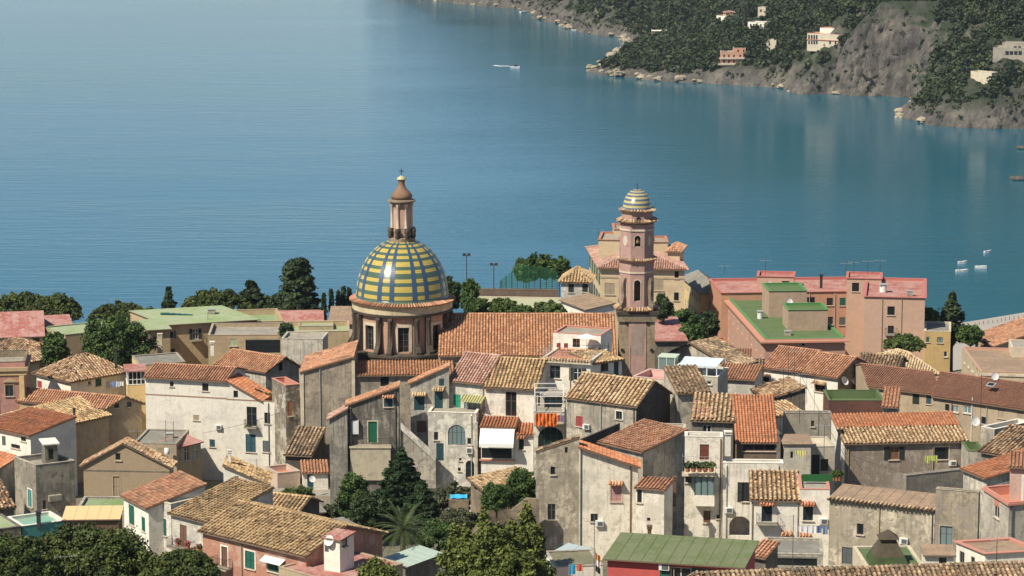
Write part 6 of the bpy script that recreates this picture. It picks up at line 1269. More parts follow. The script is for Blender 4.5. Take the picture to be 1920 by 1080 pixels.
m = MB(); m.box(.3, r23b.W + .4, 3.2, 3.3, r23b.He, r23b.He + .75, r23b.M); m.build('green_screen', plain('green_net', (.02, .10, .03), .9), r23.root)
r24 = HS('C', 'streaked_terrace_house', 'pale streaked house with black shutters and dark archway', (482, 198, 948, 204), 287, 1.6, plaster('plaster_r24', (.77, .74, .68), (.25, .23, .2), .3, None, .9)); r24.flat(CONC, .3, WHITE); r24.win('F', 665, 425, 72, 148, 'open', sh=DARKJ, mat=DARKJ); r24.win('F', 612, 690, 165, 150, 'arch'); r24.win('F', 440, 618, 1 + 16, 28, 'dark', sill=False) if False else None; r24.done()
r24b = HS('C', 'plant_balcony_house', 'pale house with planted balcony and boxed glass bay', (184, -6, 478, -2), 287.6, 2.2, plaster('plaster_r24b', (.76, .73, .67), (.22, .2, .175), .32, None, .8)); r24b.flat(CONC, .2, WHITE)
r24b.win('F', 335, 115, 70, 120, 'door', mat=plain('rust_door', (.16, .05, .035), .7)); r24b.win('F', 208, 325, 48, 54, 'dark'); r24b.win('F', 355, 618, 58, 95, 'shut', sh=BROWNJ); r24b.win('F', 440, 618, 18, 30, 'dark'); r24b.done()
tc, zc = r24b.pix('F', 292, 268); b_ = r24b.put('balcony', m_slab(3.5, 1.3, .2, CREAM, 'balcony'), 'F', tc, zc); r24b.put('railing', m_rail(3.4, 1.25, 1.9, STEEL, .5), 'F', tc, zc, b_)
tc, zc = r24b.pix('F', 335, 365); m = MB(); m.box(-1.05, 1.05, -1.0, -.004, -2.1, -.95); bb = r24b.put('bay_base', m.mesh('bay_base', WHITE), 'F', tc, zc); m = MB(); m.box(-1.0, 1.0, -.95, -.004, -.948, 1.05); r24b.put('bay_glass', m.mesh('bay_glass', PGLASS), 'F', tc, zc, bb)
m = MB()
for x in (-1.0, -.35, .3, .98): m.box(x - .04, x + .04, -1.0, -.952, -.948, 1.1)
r24b.put('bay_frame', m.mesh('bay_frame', GREENJ), 'F', tc, zc, bb)
h = HS('E', 'tiny_white_house', 'tiny white house with brown roof and pink edges beside green cupola roof', (808, 910, 1032, 912), 248, 2.6, WHITE); h.shed(.2, TANR, o=.3); h.win('F', 945, 965, 60, 60, 'win', mat=GREYJ, leaves=3); h.done()
h = HS('E', 'flat_pink_edged_house', 'white house with flat brown roof edged in pink tiles', (1275, 905, 1700, 880), 251, (1052, 812), WHITE); h.flat(TANR, .12, PINKTRIM, over=.25); h.win('L', 1095, 935, 40, 90, 'win', mat=GREYJ); h.win('L', 1180, 960, 30, 60, 'dark'); h.done()
cb = HS('E', 'green_terrace_house', 'green-coated flat terrace carrying a dark pyramid chimney', (350, 1012, 800, 1006), 246, 7, CREAM); cb.flat(GREENV, .1); cb.done()
cu = empty('pyramid_chimney', cb.Wd(2.3, 2.2, cb.He - .1), 'dark pyramid-shaped chimney hood with little stone hat on green terrace', 'chimney'); m = MB()
for k_, (a, b, z0, z1, mm) in enumerate(((1.75, 1.4, 0, .75, 0), (1.4, .8, .75, 1.85, 1), (.66, .66, 1.85, 2.25, 1), (.92, .08, 2.25, 2.95, 1))):
    m.cur = mm; m.add([(sx * a, sy * a, z0) for sx, sy in ((-1, -1), (1, -1), (1, 1), (-1, 1))] + [(sx * b, sy * b, z1) for sx, sy in ((-1, -1), (1, -1), (1, 1), (-1, 1))], [(3, 2, 1, 0), (4, 5, 6, 7), (0, 1, 5, 4), (1, 2, 6, 5), (2, 3, 7, 6), (3, 0, 4, 7)])
m.build('hood', [plaster('hood_green', (.055, .09, .035), (.03, .04, .02), .4), plaster('hood_brown', (.10, .085, .06), (.05, .04, .03), .5)], cu)
h = HS('C', 'orange_porch', 'little porch roof of orange tiles at the end of the red house', (700, 905, 812, 925), 252, 2.2, GREYD, cat='porch'); h.shed(.8, TERRA); h.done()
h = HS('C', 'dark_yard_block', 'grey yard block with dark shed opening below the white houses', (810, 905, 1260, 915), 262, 6, GREY, cat='shed'); h.flat(GREYR, .2, GREY); h.win('F', 1050, 965, 330, 70, 'dark', sill=False); h.done()
fr = HS('0', 'foreground_roof_house', 'house in front whose dark mottled tile roof and ridge cross the bottom edge', (1335, 1165, 1985, 1142), 203, 11, GREY); fr.gable(vr=1074, mat=OLDD, vx=0, pitch=.36, course=.40); fr.done()

# rainwater pipes and wall clutter
for hh_, fr_list in ((w3, (.5,)), (c2, (.06, .93)), (c3b, (.97,)), (c5, (.02, .6)), (c7, (.5, .97)), (c8b, (.03, .88)), (r22, (.48, .98)), (r23, (.02, .97)), (r24, (.06, .93)), (r24b, (.95,)), (r10, (.03, .72)), (r21, (.1,)), (t1, (.35,)), (c3a, (.97,)), (pk, (.3, .62)), (pb, (.62, .8)), (r6, (.04,)), (r11, (.2, .55)), (ar, (.9,)), (redh, (.5,))):
    for f_ in fr_list:
        t_ = hh_.W * f_; z_ = float(np.interp(t_, [p[0] for p in hh_.prof['F']], [p[1] for p in hh_.prof['F']])) - .3; m = MB(); m.tube((0, -.09, 0), (0, -.09, z_), .055, 6); m.tube((0, -.09, z_), (0, .0, z_ + .12), .055, 6); hh_.put('downpipe', m.mesh('downpipe', random.choice([TANJ, STEEL, BROWNJ, GREYJ])), 'F', t_, 0)
for hh_, t_, dz in ((c7, .3, 3.2), (r24, .1, 5.0), (r22, .72, 3.4), (c8b, .35, 8.0), (pb, .9, 3.1), (c5, .93, 3.2), (r10, .88, 2.6), (w1, .9, 6.2), (r23b, .8, 3.2)):
    m = MB(); m.box(-.42, .42, -.36, -.004, -.28, .28); m.cur = 1; m.box(-.18, .36, -.37, -.359, -.22, .22); hh_.put('air_conditioner', m.mesh('air_conditioner', [PLASTIC, GREYJ]), 'F', hh_.W * t_, hh_.He - dz)

def roof_box(hh_, x, y, w, d, hgt, label, name='roof_tank', cat='tank', mat=None, par=.3):
    p_ = hh_.Wd(hh_.W * x, hh_.D * y, hh_.He - par); o = empty(name, p_, label, cat); m = MB()
    if cat == 'tank': m.lathe([(.01, 0), (w / 2, 0), (w / 2, hgt * .9), (w * .3, hgt), (.01, hgt)], 16)
    else: m.box(-w / 2, w / 2, -d / 2, d / 2, 0, hgt)
    m.build('body', mat or PLASTIC, o); m = MB(); m.box(-w * .6, w * .6, -d * .6, d * .6, hgt + .002, hgt + .08); m.build('lid', STEEL, o)
roof_box(pk, .3, .35, 1.1, 1.1, 1.2, 'white round water tank on the red roof of the pink block'); roof_box(pk, .75, .2, .8, .6, .7, 'square grey vent on the red roof of the pink block', 'roof_vent', 'vent', CONC)
roof_box(pg, .35, .12, .9, .7, .6, 'low grey vent box on vivid green flat roof', 'roof_vent', 'vent', CONC); roof_box(pg, .2, .5, .8, .8, 1.1, 'white tank at the edge of the vivid green roof'); roof_box(fh, .7, .5, .9, .7, .6, 'concrete box on the gravel flat roof', 'roof_vent', 'vent', CONC, .15)
roof_box(vg, .7, .5, 1.0, .8, .6, 'pale box vent alone on the long green roof', 'roof_vent', 'vent', CONC, -.3); roof_box(rth, .75, .3, .7, .7, .9, 'white tank under the pale pergola', par=.4)
# ------------------------------------------------------------------ sports court by the sea
ct = HS('0', 'sports_court', 'pale green sports court terrace with floodlights above the sea', (880, 574, 1056, 577), 428, 8.5, CREAM, cat='sports court'); ct.flat(plaster('court_floor', (.42, .43, .30), (.33, .36, .25), .3, None, .05), .05); ct.done()
bw = HS('0', 'court_back_wall', 'dark brown wall with cream base behind the sports court', (890, 543, 1046, 545), 437.5, 1.0, plaster('plaster_court_wall', (.17, .13, .10), (.09, .07, .06), .4), cat='wall'); bw.flat(CONC, .05); bw.done()
nt = empty('court_net', P(995, 530, 439), 'green safety net stretched behind the sports court', 'net'); m = MB(); p0 = P(938, 536, 439) - nt.location; p1 = P(1046, 534, 439) - nt.location; zt = 2.6
hts = [.3, 1.0, 1.7, 2.5, 2.9, 2.6, 2.5, 2.2, 2.4, 2.0, 1.6]
for i in range(11):
    a = p0.lerp(p1, i / 10); m = MB(); m.tube((a.x, a.y, -1.5), (a.x, a.y, hts[i]), .05, 5); m.build('post', IRON, nt)
m = MB()
for i in range(44):
    t = i / 43; a = p0.lerp(p1, t); h_ = np.interp(t * 10, range(11), hts); m.tube((a.x, a.y, -1.2), (a.x, a.y, float(h_)), .032, 3)
for j in range(12):
    pts = [(p0.lerp(p1, i / 10), hts[i]) for i in range(11)]
    for (a, ha), (b, hb) in zip(pts[:-1], pts[1:]): f_ = j / 11; m.tube((a.x, a.y, -1.2 + (ha + 1.2) * f_), (b.x, b.y, -1.2 + (hb + 1.2) * f_), .032, 3)
m.build('mesh', plain('green_mesh', (.025, .14, .06), .8), nt)['kind'] = 'stuff'
for u, v0, v1, Y in ((875, 478, 560, 437), (926, 496, 558, 438)):
    b = P(u, v1, Y); hh = zv(Y, v0) - b.z; o = empty('floodlight_mast', b, 'tall floodlight mast left of the court' if u < 900 else 'shorter floodlight mast beside the green net', 'floodlight'); m = MB(); m.tube((0, 0, -1.5), (0, 0, hh), .09, 6, .06); m.build('mast', IRON, o)
    for sg in (-1, 1): m = MB(); m.box(sg * .35 - .25, sg * .35 + .25, -.15, .1, hh - .15, hh + .25); m.build('lamp_head', IRON, o)
for dx in (140, 160): pass
# ------------------------------------------------------------------ villas across the bay
def villa(name, label, k, e, vbase, D, wall, levels, floor=CONC, cap=None, cat='villa', arch=False, pad=1.0):
    ub, vb = q(k, (e[0] + e[2]) / 2, vbase); g = march(ub, vb); Y = g.y - 1
    h = House(k, name, label, e, Y, D, wall, cat=cat, base=g.z - 2.5 * pad); h.flat(floor, .4, cap or wall)
    VILLA_CLEAR.append((h.Wd(h.W / 2, 0, 0).x, Y, h.W * .58, 10)); return h
GR = plain('villa_shade', (.08, .07, .065))
v1 = villa('pink_villa', 'pink three-storey villa with white terraces above the rocks', 'F', (1225, 440, 1412, 440), 548, 9, plaster('villa_pink', (.55, .30, .22), (.36, .22, .17), .2), 2, cap=TRIM)
for y in (475, 520):
    for x in (1250, 1290, 1333, 1385): v1.win('F', x, y, 14, 26, 'dark', sill=False)
v1.band(490, .9, TRIM, 1.0, 'F', 'terrace'); v1.band(540, .9, TRIM, 1.6, 'F', 'terrace'); v1.done()
x_ = HS('F', 'x', '', (1330, 405, 1432, 405), v1.A.y + 3, 7, v1.wallmat, into=v1, base=v1.gz + v1.He - .8); x_.flat(CONC, .3, TRIM); x_.win('F', 1368, 430, 14, 20, 'dark', sill=False); x_.win('F', 1415, 430, 14, 20, 'dark', sill=False); x_.done()
v2 = villa('white_villa', 'white hillside villa with arched end and brown terrace roof', 'F', (1185, 130, 1380, 138), 205, 9, WHITE, 2, floor=TERRF, cap=TRIM)
for x in (1270, 1300, 1335, 1365): v2.win('F', x, 160, 20, 22, 'dark', sill=False)
v2.win('F', 1212, 160, 22, 30, 'dark', sill=False); v2.band(180, .7, WHITE, 1.4, 'F', 'terrace'); v2.done()
x_ = HS('F', 'x', '', (1250, 105, 1340, 105), v2.A.y + 4, 6, CREAM, into=v2, base=v2.gz + v2.He - .8); x_.hip(.8, PINKT); x_.win('F', 1275, 120, 14, 16, 'dark', sill=False); x_.done()
v3 = villa('white_villa', 'long low white villa with balustrade above bougainvillea', 'F', (1450, 185, 1680, 196), 245, 8, WHITE, 1, cap=WHITE)
for x in (1475, 1500, 1525, 1560, 1600, 1640): v3.win('F', x, 215, 14, 26, 'dark', sill=False)
v3.done()
v4 = villa('cream_villa', 'small cream tower villa half hidden by trees', 'F', (1600, 335, 1690, 338), 425, 6, CREAM, 2)
for y in (375, 412): v4.win('F', 1632, y, 14, 22, 'dark', sill=False)
v4.done()
v5 = villa('white_pavilion', 'dark glass pavilion with thin white flat roof near the point', 'F', (640, 262, 790, 262), 318, 8, plaster('pavilion', (.16, .15, .13), (.1, .1, .09), .2), 1, floor=WHITE, cap=WHITE, cat='pavilion')
v5.win('F', 690, 292, 50, 30, 'dark', sill=False); v5.win('F', 760, 292, 30, 34, 'win', sill=False); v5.done()
v6 = villa('pale_tower_house', 'pale stepped house standing highest on the far slope', 'F', (1535, 60, 1600, 62), 135, 6, CREAM, 2); v6.win('F', 1560, 90, 14, 22, 'dark', sill=False); v6.done()
v7 = villa('arcaded_villa', 'white arcaded villa with pink roof terrace on the cliff top', 'G', (145, 268, 440, 282), 352, 9, CREAM, 2, floor=TERRF, cap=PINKTRIM)
for x in (160, 182, 202, 222): v7.win('F', x, 302, 14, 36, 'dark', sill=False)
for x in (160, 182, 202, 222, 330, 375, 425): v7.win('F', x, 345, 14, 28, 'dark', sill=False)
v7.band(325, .3, TERRF, .4, 'F'); v7.done()
x_ = HS('G', 'x', '', (248, 224, 420, 230), v7.A.y + 4, 6, WHITE, into=v7, base=v7.gz + v7.He - .8); x_.flat(TERRF, .3, PINKTRIM); x_.win('F', 365, 258, 26, 24, 'dark', sill=False); x_.win('F', 405, 258, 20, 24, 'dark', sill=False); x_.done()
v8 = villa('concrete_villa', 'long grey concrete hotel with stacked terraces under the cliff', 'G', (1650, 385, 1990, 395), 480, 12, CONC, 2)
for x in (1765, 1800, 1835, 1870): v8.win('F', x, 430, 28, 32, 'dark', sill=False)
v8.done()
x_ = HS('G', 'x', '', (1725, 345, 1990, 352), v8.A.y + 5, 8, CONC, into=v8, base=v8.gz + v8.He - .8); x_.flat(CONC, .3)
for x in (1830, 1865): x_.win('F', x, 385, 24, 20, 'dark', sill=False)
x_.done()
v9 = villa('retaining_wall', 'stone retaining terrace wall with gate below the concrete hotel', 'G', (1470, 575, 1640, 590), 620, 5, CREAM, 1, cat='wall'); v9.done()
plant_forest()
# ------------------------------------------------------------------ rocks off the shore and along the waterline
def rock(m, p, r, sq=.6, n=10):
    rnd = random.Random(int(p[0] * 13 + p[1])); pts = []
    for i in range(5):
        th = math.pi * (.12 + .76 * i / 4)
        for j in range(n): f = r * rnd.uniform(.65, 1.2); pts.append((p[0] + f * math.sin(th) * math.cos(2 * math.pi * j / n) * 1.3, p[1] + f * math.sin(th) * math.sin(2 * math.pi * j / n), p[2] + f * sq * math.cos(th)))
    fs = [(i * n + j, i * n + (j + 1) % n, (i + 1) * n + (j + 1) % n, (i + 1) * n + j) for i in range(4) for j in range(n)] + [tuple(range(n)), tuple(range(4 * n, 5 * n))]; m.add(pts, fs)
ROCK = bpy.data.materials['cliff_rock']
PALER = plaster('pale_rock', (.40, .345, .26), (.11, .10, .08), .5, None, .2)
m = MB()
for i in range(len(CP) - 1):
    for j in range(7):
        t = random.random(); p = CP[i] + (CP[i + 1] - CP[i]) * t; rock(m, (p[0] + random.uniform(-3, 3), p[1] + random.uniform(-1, 7), random.uniform(-.3, 2.2)), .8 + 2.2 * random.random() ** 3)
tag(m.build('shore_rocks', PALER), 'pale broken rocks along the waterline of the far headland', 'rocks', None, 'stuff')
for u, v, r, lb in ((1905, 337, 2.6, 'dark rock rising from the water, lower of the two off the beach'), (1913, 279, 2.2, 'small pale rock in the water below the wooded point'), (1712, 178, 1.6, 'small rock in the cove under the tall cliff'), (1118, 134, 2.4, 'low flat rock at the tip of the headland')):
    p = PZ(u, v, 0); m = MB(); rock(m, (0, 0, .2), r, .5); rock(m, (r * 1.1, .6, 0), r * .7, .5); o = m.build('sea_rock', ROCK); o.location = (p.x, p.y, .2); tag(o, lb, 'rock', 'rocks in the sea')
# ------------------------------------------------------------------ boats
def boat(u, v, L, ang, label, cabin=False, group='small boats on the bay'):
    p = PZ(u, v, 0); o = empty('motor_boat' if cabin else 'moored_boat', (p.x, p.y, -.1), label, 'boat', group); o.rotation_euler = (0, 0, ang); m = MB(); st = []; B = L * .19
    for i in range(9):
        t = i / 8; w = B * (1 - max(0, (t - .45) / .55) ** 2.2); st.append([( -L / 2 + L * t, s * w * f, z + .35 * t * t * (z > .3)) for s, f, z in ((-1, 1, .75), (-1, .75, .1), (1, .75, .1), (1, 1, .75))])
    for a, b in zip(st[:-1], st[1:]):
        for k_ in range(3): m.quad(a[k_], a[k_ + 1], b[k_ + 1], b[k_])
    m.quad(*st[0]); m.build('hull', PLASTIC, o); m = MB()
    for a, b in zip(st[:-1], st[1:]): m.quad((a[0][0], a[0][1] * .85, .55), (a[3][0], a[3][1] * .85, .55), (b[3][0], b[3][1] * .85, .55), (b[0][0], b[0][1] * .85, .55))
    m.build('deck', TANJ if not cabin else DARKJ, o)
    for t in (-.2, .12): m = MB(); m.box(t * L, t * L + .3, -B * .8, B * .8, .6, .72); m.build('thwart', WOOD, o)
    if cabin: m = MB(); m.add([(-.3, -.8, .7), (1.4, -.7, .8), (1.4, .7, .8), (-.3, .8, .7), (-.2, -.7, 1.7), (.7, -.6, 1.7), (.7, .6, 1.7), (-.2, .7, 1.7)], [(0, 1, 5, 4), (1, 2, 6, 5), (2, 3, 7, 6), (3, 0, 4, 7), (4, 5, 6, 7)]); m.build('windscreen', GLASS, o)
    return o
boat(966, 127, 5.5, math.radians(-28), 'white speedboat running with a foaming wake', True, None)
p = PZ(958, 125.5, 0); m = MB(); c_, s_ = math.cos(math.radians(-28)), math.sin(math.radians(-28))
for i in range(8):
    x0, x1 = -i * 1.3, -(i + 1) * 1.3; w0, w1 = .9 + .12 * i, .9 + .12 * (i + 1)
    m.add([(x * c_ - y * s_, x * s_ + y * c_, .22 + .12 * math.sin(i)) for x, y in ((x0, -w0), (x0, w0), (x1, w1), (x1, -w1))], [(0, 1, 2, 3)])
o = m.build('boat_wake', plain('foam', (.80, .84, .85), .9)); o.location = (p.x, p.y, 0.05); tag(o, 'white foam wake trailing behind the speedboat', 'wake')
boat(1805, 494, 3.0, .1, 'small white moored boat, alone above the other two off the beach'); boat(1804, 510, 4.0, .05, 'larger moored boat with dark hull line off the beach'); boat(1839, 503, 3.8, -.25, 'white moored boat nearest the wooded point off the beach'); boat(1852, 474, 2.6, .3, 'tiny moored dinghy farthest out off the beach')
boat(984, 23, 7, .5, 'pale boat moored under the far cliffs'); boat(1080, 58, 7, -.2, 'long white boat moored beside the far rocks')
# ------------------------------------------------------------------ trees
tree('stone_pine', 'big stone pine with dense needles in front of the yellow canopy', 150, 978, 330, 1130, 232, PINEL, 'umbrella', 2.6, .26)
tree('stone_pine', 'stone pine crown spreading below the white house with brown door', 340, 1030, 150, 1110, 228, PINEL, 'umbrella', 2.2, .26)
tree('stone_pine', 'stone pine crown beside the teal terrace', 25, 1000, 200, 1120, 226, PINEL, 'umbrella', 2.0, .26)
for (u, v, w, vb, Y, lb, md) in ((40, 546, 130, 606, 436, 'stone pine behind the red sheet roof by the sea', PINEL), (108, 549, 110, 608, 432, 'darker stone pine next to the green roof by the sea', PINEL), (222, 566, 136, 610, 428, 'low rounded stone pine between green roofs', PINEL), (405, 540, 165, 592, 436, 'wide umbrella pine above the long green roof', PINEL), (490, 552, 110, 594, 440, 'small umbrella pine beside the cedar', PINEL)):
    tree('stone_pine', lb, u, v, w, vb, Y, md, 'umbrella', 1.6, .36)
tree('fir_tree', 'lone pointed fir above the long green roof', 316, 538, 30, 588, 430, SPRUCEL, 'conifer', 1.0, .3)
tree('cedar', 'tall dark cedar with layered branches by the sea', 556, 485, 96, 592, 434, DARKL, 'cedar', 2.2, .36); tree('cedar', 'small leaning cedar between umbrella pine and tall cedar', 470, 528, 44, 560, 437, DARKL, 'cedar', 1.0, .34); tree('cedar', 'dark evergreen beside the tall cedar', 545, 552, 140, 604, 432, DARKL, 'round', 1.2, .36)
for i, (u, v, w) in enumerate(((607, 550, 9), (621, 543, 9), (634, 546, 11), (644, 538, 20), (655, 541, 14))): tree('cypress', 'slim dark cypress in the clump left of the dome', u, v, w, 604, 424 + i, DARKL, 'cypress', 1.0, .28, 'cypresses by the dome')
tree('bushy_tree', 'large dense bushy tree hiding the flat green roof', 214, 590, 142, 690, 388, BROADL, 'round', 1.9, .34); tree('bushy_tree', 'small round tree by the mottled hip roof', 104, 620, 58, 690, 384, BROADL, 'round', 1.0, .34); tree('shrub', 'small dark tree on the stepped terrace wall', 537, 604, 28, 636, 391, DARKL, 'round', .7, .28)
for (u, v, w, vb, Y, lb) in ((845, 515, 44, 585, 408, 'dark tree touching the right side of the dome'), (880, 522, 46, 585, 412, 'round tree between dome and court wall'), (888, 556, 56, 592, 398, 'leafy bush behind the nave ridge'), (940, 560, 70, 592, 402, 'low green bush behind the nave roof'), (1030, 566, 80, 592, 402, 'low green bush left of the bell tower'), (975, 574, 60, 594, 400, 'hedge bush in front of the court'),
                             (985, 482, 56, 528, 462, 'grey-green tree behind the court net'), (1012, 474, 58, 528, 464, 'tallest tree behind the court net'), (1048, 479, 44, 528, 461, 'small tree at the right end of the court net'), (1108, 590, 40, 625, 394, 'bush between lean-to and bell tower'),
                             (1243, 552, 40, 600, 392, 'dark tree touching the bell tower'), (1285, 580, 70, 640, 400, 'leafy tree below the yellow building'), (1326, 582, 50, 632, 404, 'darker leafy tree beside the pink wing'), (1700, 628, 80, 660, 408, 'bright shrub above the beige hip roof'),
                             (1742, 578, 40, 606, 432, 'small tree beside the pink block'), (1820, 608, 62, 648, 432, 'round bush right of the tall cypress'), (1300, 605, 60, 645, 388, 'shrub at the foot of the yellow building')):
    tree('leafy_tree', lb, u, v, w, vb, Y, BRIGHTL if 'bright' in lb or 'low green' in lb else (DARKL if 'dark' in lb else BROADL), 'round', 1.0, .36, trunk=True)
tree('cypress', 'tall broad cypress standing by the beach', 1786, 550, 46, 640, 436, DARKL, 'cypress', 2.0, .36)
tree('spruce', 'tall dark spruce in the garden below the arcade', 752, 838, 150, 1000, 306, SPRUCEL, 'conifer', 1.3, .26)
tree('spruce', 'darker spruce joined to the tall spruce', 790, 900, 110, 1010, 303, SPRUCEL, 'conifer', 1.2, .26)
tree('leafy_tree', 'light green leafy tree left of the spruce', 662, 882, 66, 985, 300, BROADL, 'round', 1.3, .24); tree('leafy_tree', 'low leafy shrub at the foot of the spruce', 690, 920, 80, 1000, 297, DARKL, 'round', 1.1, .24)
tree('leafy_tree', 'glossy dark shrub against old corner house', 975, 878, 70, 950, 285, BROADL, 'round', 1.2, .24); tree('leafy_tree', 'glossy dark shrub in front of the tiled garden shed', 930, 905, 60, 955, 283, BROADL, 'round', 1.0, .24)
for (u, v, w, vb, Y, lb, mt, ds, lf) in ((900, 945, 190, 1110, 226, 'feathery yellow-green pine filling the lower garden', SHRUBL, 2.4, .2), (985, 940, 80, 1050, 248, 'ochre-green shrub climbing the garden wall', SHRUBL, 1.3, .22), (960, 1030, 160, 1110, 222, 'dark feathery pine tips beside the flag', SHRUBL, 1.6, .2), (715, 1050, 90, 1110, 228, 'feathery pine under the palm', SHRUBL, 1.6, .2), (850, 905, 90, 960, 315, 'grey-green olive shrub below the arcade', OLIVEL, 1.0, .24), (860, 955, 90, 1000, 290, 'grey-green shrub beside the spruce', OLIVEL, 1.0, .24), (820, 980, 100, 1030, 270, 'dark shrub between palm and spruce', BROADL, 1.0, .24), (905, 930, 40, 960, 308, 'small bright bush at the arched door', BRIGHTL, .7, .2), (560, 915, 70, 940, 318, 'low green hedge on the dark yard wall', BRIGHTL, .7, .2), (620, 945, 50, 985, 305, 'small garden bush beside the low shed', OLIVEL, .7, .22)):
    tree('garden_shrub', lb, u, v, w, vb, Y, mt, 'feather' if mt is SHRUBL else 'round', ds, lf)
# palm
pp = P(752, 985, 262); g = ground(pp.x, 262); pr = empty('palm_tree', (pp.x, 262, g), 'date palm with arching grey-green fronds in the garden', 'palm'); m = MB(); m.tube((0, 0, -.3), (.2, 0, pp.z - g - .6), .3, 9, .24); m.build('trunk', BARK, pr); V = []; R_ = []
for i in range(46):
    a = i * 2.399; el = 1.25 - 1.75 * (i / 46); L = random.uniform(3.0, 4.2); m = MB(); prev = Vector((0.2, 0, pp.z - g - .5)); d = Vector((math.cos(a) * math.cos(el), math.sin(a) * math.cos(el), math.sin(el))); N_ = 14
    tan = Vector((-math.sin(a), math.cos(a), 0)); pts = []
    for k_ in range(N_ + 1): pts.append(prev.copy()); prev = prev + d * (L / N_); d = (d + Vector((0, 0, -.085))).normalized()
    for k_ in range(1, N_):
        for sg in (-1, 1):
            for fq in (0, .5):
                b0 = pts[k_].lerp(pts[k_ + 1], fq); dr_ = (pts[k_ + 1] - pts[k_]).normalized(); ll = .62 * math.sin(math.pi * (.12 + .85 * k_ / N_)); tip = b0 + (tan * sg * .8 + dr_ * .6 + Vector((0, 0, -.18))) * ll; m.quad(b0 - dr_ * .025, b0 + dr_ * .025, tip)
    for k_ in range(N_): m.tube(pts[k_], pts[k_ + 1], .025, 3)
    me = m.mesh('frond', PALML); at = me.attributes.new('rnd', 'FLOAT', 'FACE'); at.data.foreach_set('value', [random.random() * .6 + .4 * random.random() for _ in me.polygons]); link('frond', me, pr)
# ------------------------------------------------------------------ small things on the roofs
for (u, v0, v1, Y, lb) in ((120, 694, 715, 398, 'thin aerial on the half orange hip roof'), (55, 690, 712, 376, 'aerial above the ornate facade'), (326, 790, 832, 350, 'tall aerial on the gravel flat roof'), (311, 788, 830, 351, 'second tall aerial on the gravel flat roof'), (258, 806, 830, 350, 'short aerial at the edge of the gravel roof'),
                           (482, 860, 905, 327, 'thin aerial beside the sloping ochre roof'), (390, 585, 605, 402, 'aerial over the long green roof'), (217, 560, 590, 420, 'aerial over the low rounded pine'), (1122, 430, 448, 444, 'aerial at the left end of the yellow apartments'), (1586, 492, 512, 440, 'aerial over the pink penthouse'), (1601, 490, 512, 441, 'aerial with long boom over the pink penthouse'), (1627, 488, 512, 442, 'aerial near the penthouse edge'), (1650, 487, 512, 443, 'aerial at the penthouse corner'), (1435, 487, 512, 446, 'aerial over the red roof of the rear wing'), (1358, 497, 512, 455, 'aerial over the grey roofed yellow building'),
                           (1478, 650, 705, 372, 'lattice aerial before the twin roofs'), (1489, 656, 712, 371, 'second lattice aerial before the twin roofs'), (1468, 690, 760, 340, 'tall thin aerial by the dark boarded wall'), (1499, 700, 790, 316, 'tall aerial on the grey block house'), (1838, 700, 800, 330, 'very tall aerial beside the long brown roof'), (1114, 975, 1075, 240, 'tall bare mast in front of old corner house'), (1486, 965, 1065, 258, 'tall aerial in the yard of the white houses'), (1868, 1010, 1065, 240, 'aerial in front of the pink-edged flat roof'), (1760, 945, 1010, 268, 'white leaning aerial on the eroded wall'), (125, 1040, 1090, 222, 'pale thin mast rising from the pine'), (1182, 648, 690, 336, 'white pole beside the bell tower terrace'), (1545, 795, 850, 305, 'thin aerial on the terrace hut')):
    antenna(u, v0, v1, Y, lb)
for (u, v, Y, lb, r) in ((1442, 533, 441, 'small pale dish on the pink roof edge', .5), (1480, 566, 420, 'dish on the green rooftop hut', .5), (1865, 706, 352, 'dish on the ridge of the long brown roof', .5), (1828, 790, 322, 'large tilted dish beside the white coping', .55), (1496, 905, 281, 'dish beside the yellow-tan roof', .45), (585, 898, 333, 'dish beside small green door', .4)):
    dish(u, v, Y, lb, r)
for (u, v, Y, lb, hh, w) in ((1540, 514, 440, 'dark pipe chimney between pink penthouses', 1.2, .4), (1632, 770 - 55, 376, 'small white chimney right of the dishes', 1.0, .4), (398, 640, 388, 'white cylinder chimney by the beige garage', 1.0, .5), (1265, 893, 284, 'brown flue on small tiled block', 2.2, .3), (1218, 985, 262, 'dark red flue beside the red house', 1.4, .35), (1395, 705, 362, 'square white chimney stack beside the old lean-to', 2.0, .7), (1365, 808, 308, 'white chimney stack left of the loggia', 1.8, .6), (72, 958, 293, 'dark round chimney on the teal terrace', .9, .4), (968, 480, 300, '', 0, 0)):
    if hh: chimney(u, v, Y, lb, hh, w, mat=WHITE if 'white' in lb else (BROWNJ if 'brown' in lb or 'red' in lb else IRON))
def laundry(u, v, Y, w, label, cols, base=None):
    o = empty('washing_line', P(u, v, Y), label, 'laundry'); m = MB(); m.tube((-w / 2, 0, .5), (w / 2, 0, .5), .015, 4)
    for s_ in (-1, 1): m.tube((s_ * w / 2, 0, -1.2), (s_ * w / 2, 0, .5), .025, 5)
    m.build('line', STEEL, o); n = len(cols)
    for i, c in enumerate(cols):
        x = -w / 2 + w * (i + .5) / n; hw = w / n * .42; L = random.uniform(.5, .95); m = MB()
        for a in range(4):
            for b in range(3):
                f = lambda a_, b_: (x - hw + 2 * hw * a_ / 4, .05 * math.sin(a_ * 2.1 + i) * (b_ + 1) / 3, .5 - L * b_ / 3); m.quad(f(a, b), f(a + 1, b), f(a + 1, b + 1), f(a, b + 1))
        m.build('garment', plain('cloth_%02d%02d%02d' % tuple(int(z * 99) for z in c), c, .85), o)
laundry(217, 722, 378, 2.2, 'blue and white washing by the glazed veranda', [(.60, .62, .66), (.18, .25, .45), (.45, .55, .65), (.65, .65, .63)])
laundry(1530, 995, 272, 3.6, 'white and blue washing hung beside the white house', [(.70, .70, .70), (.66, .68, .72), (.70, .69, .66), (.10, .16, .30), (.18, .25, .38), (.05, .10, .07)])
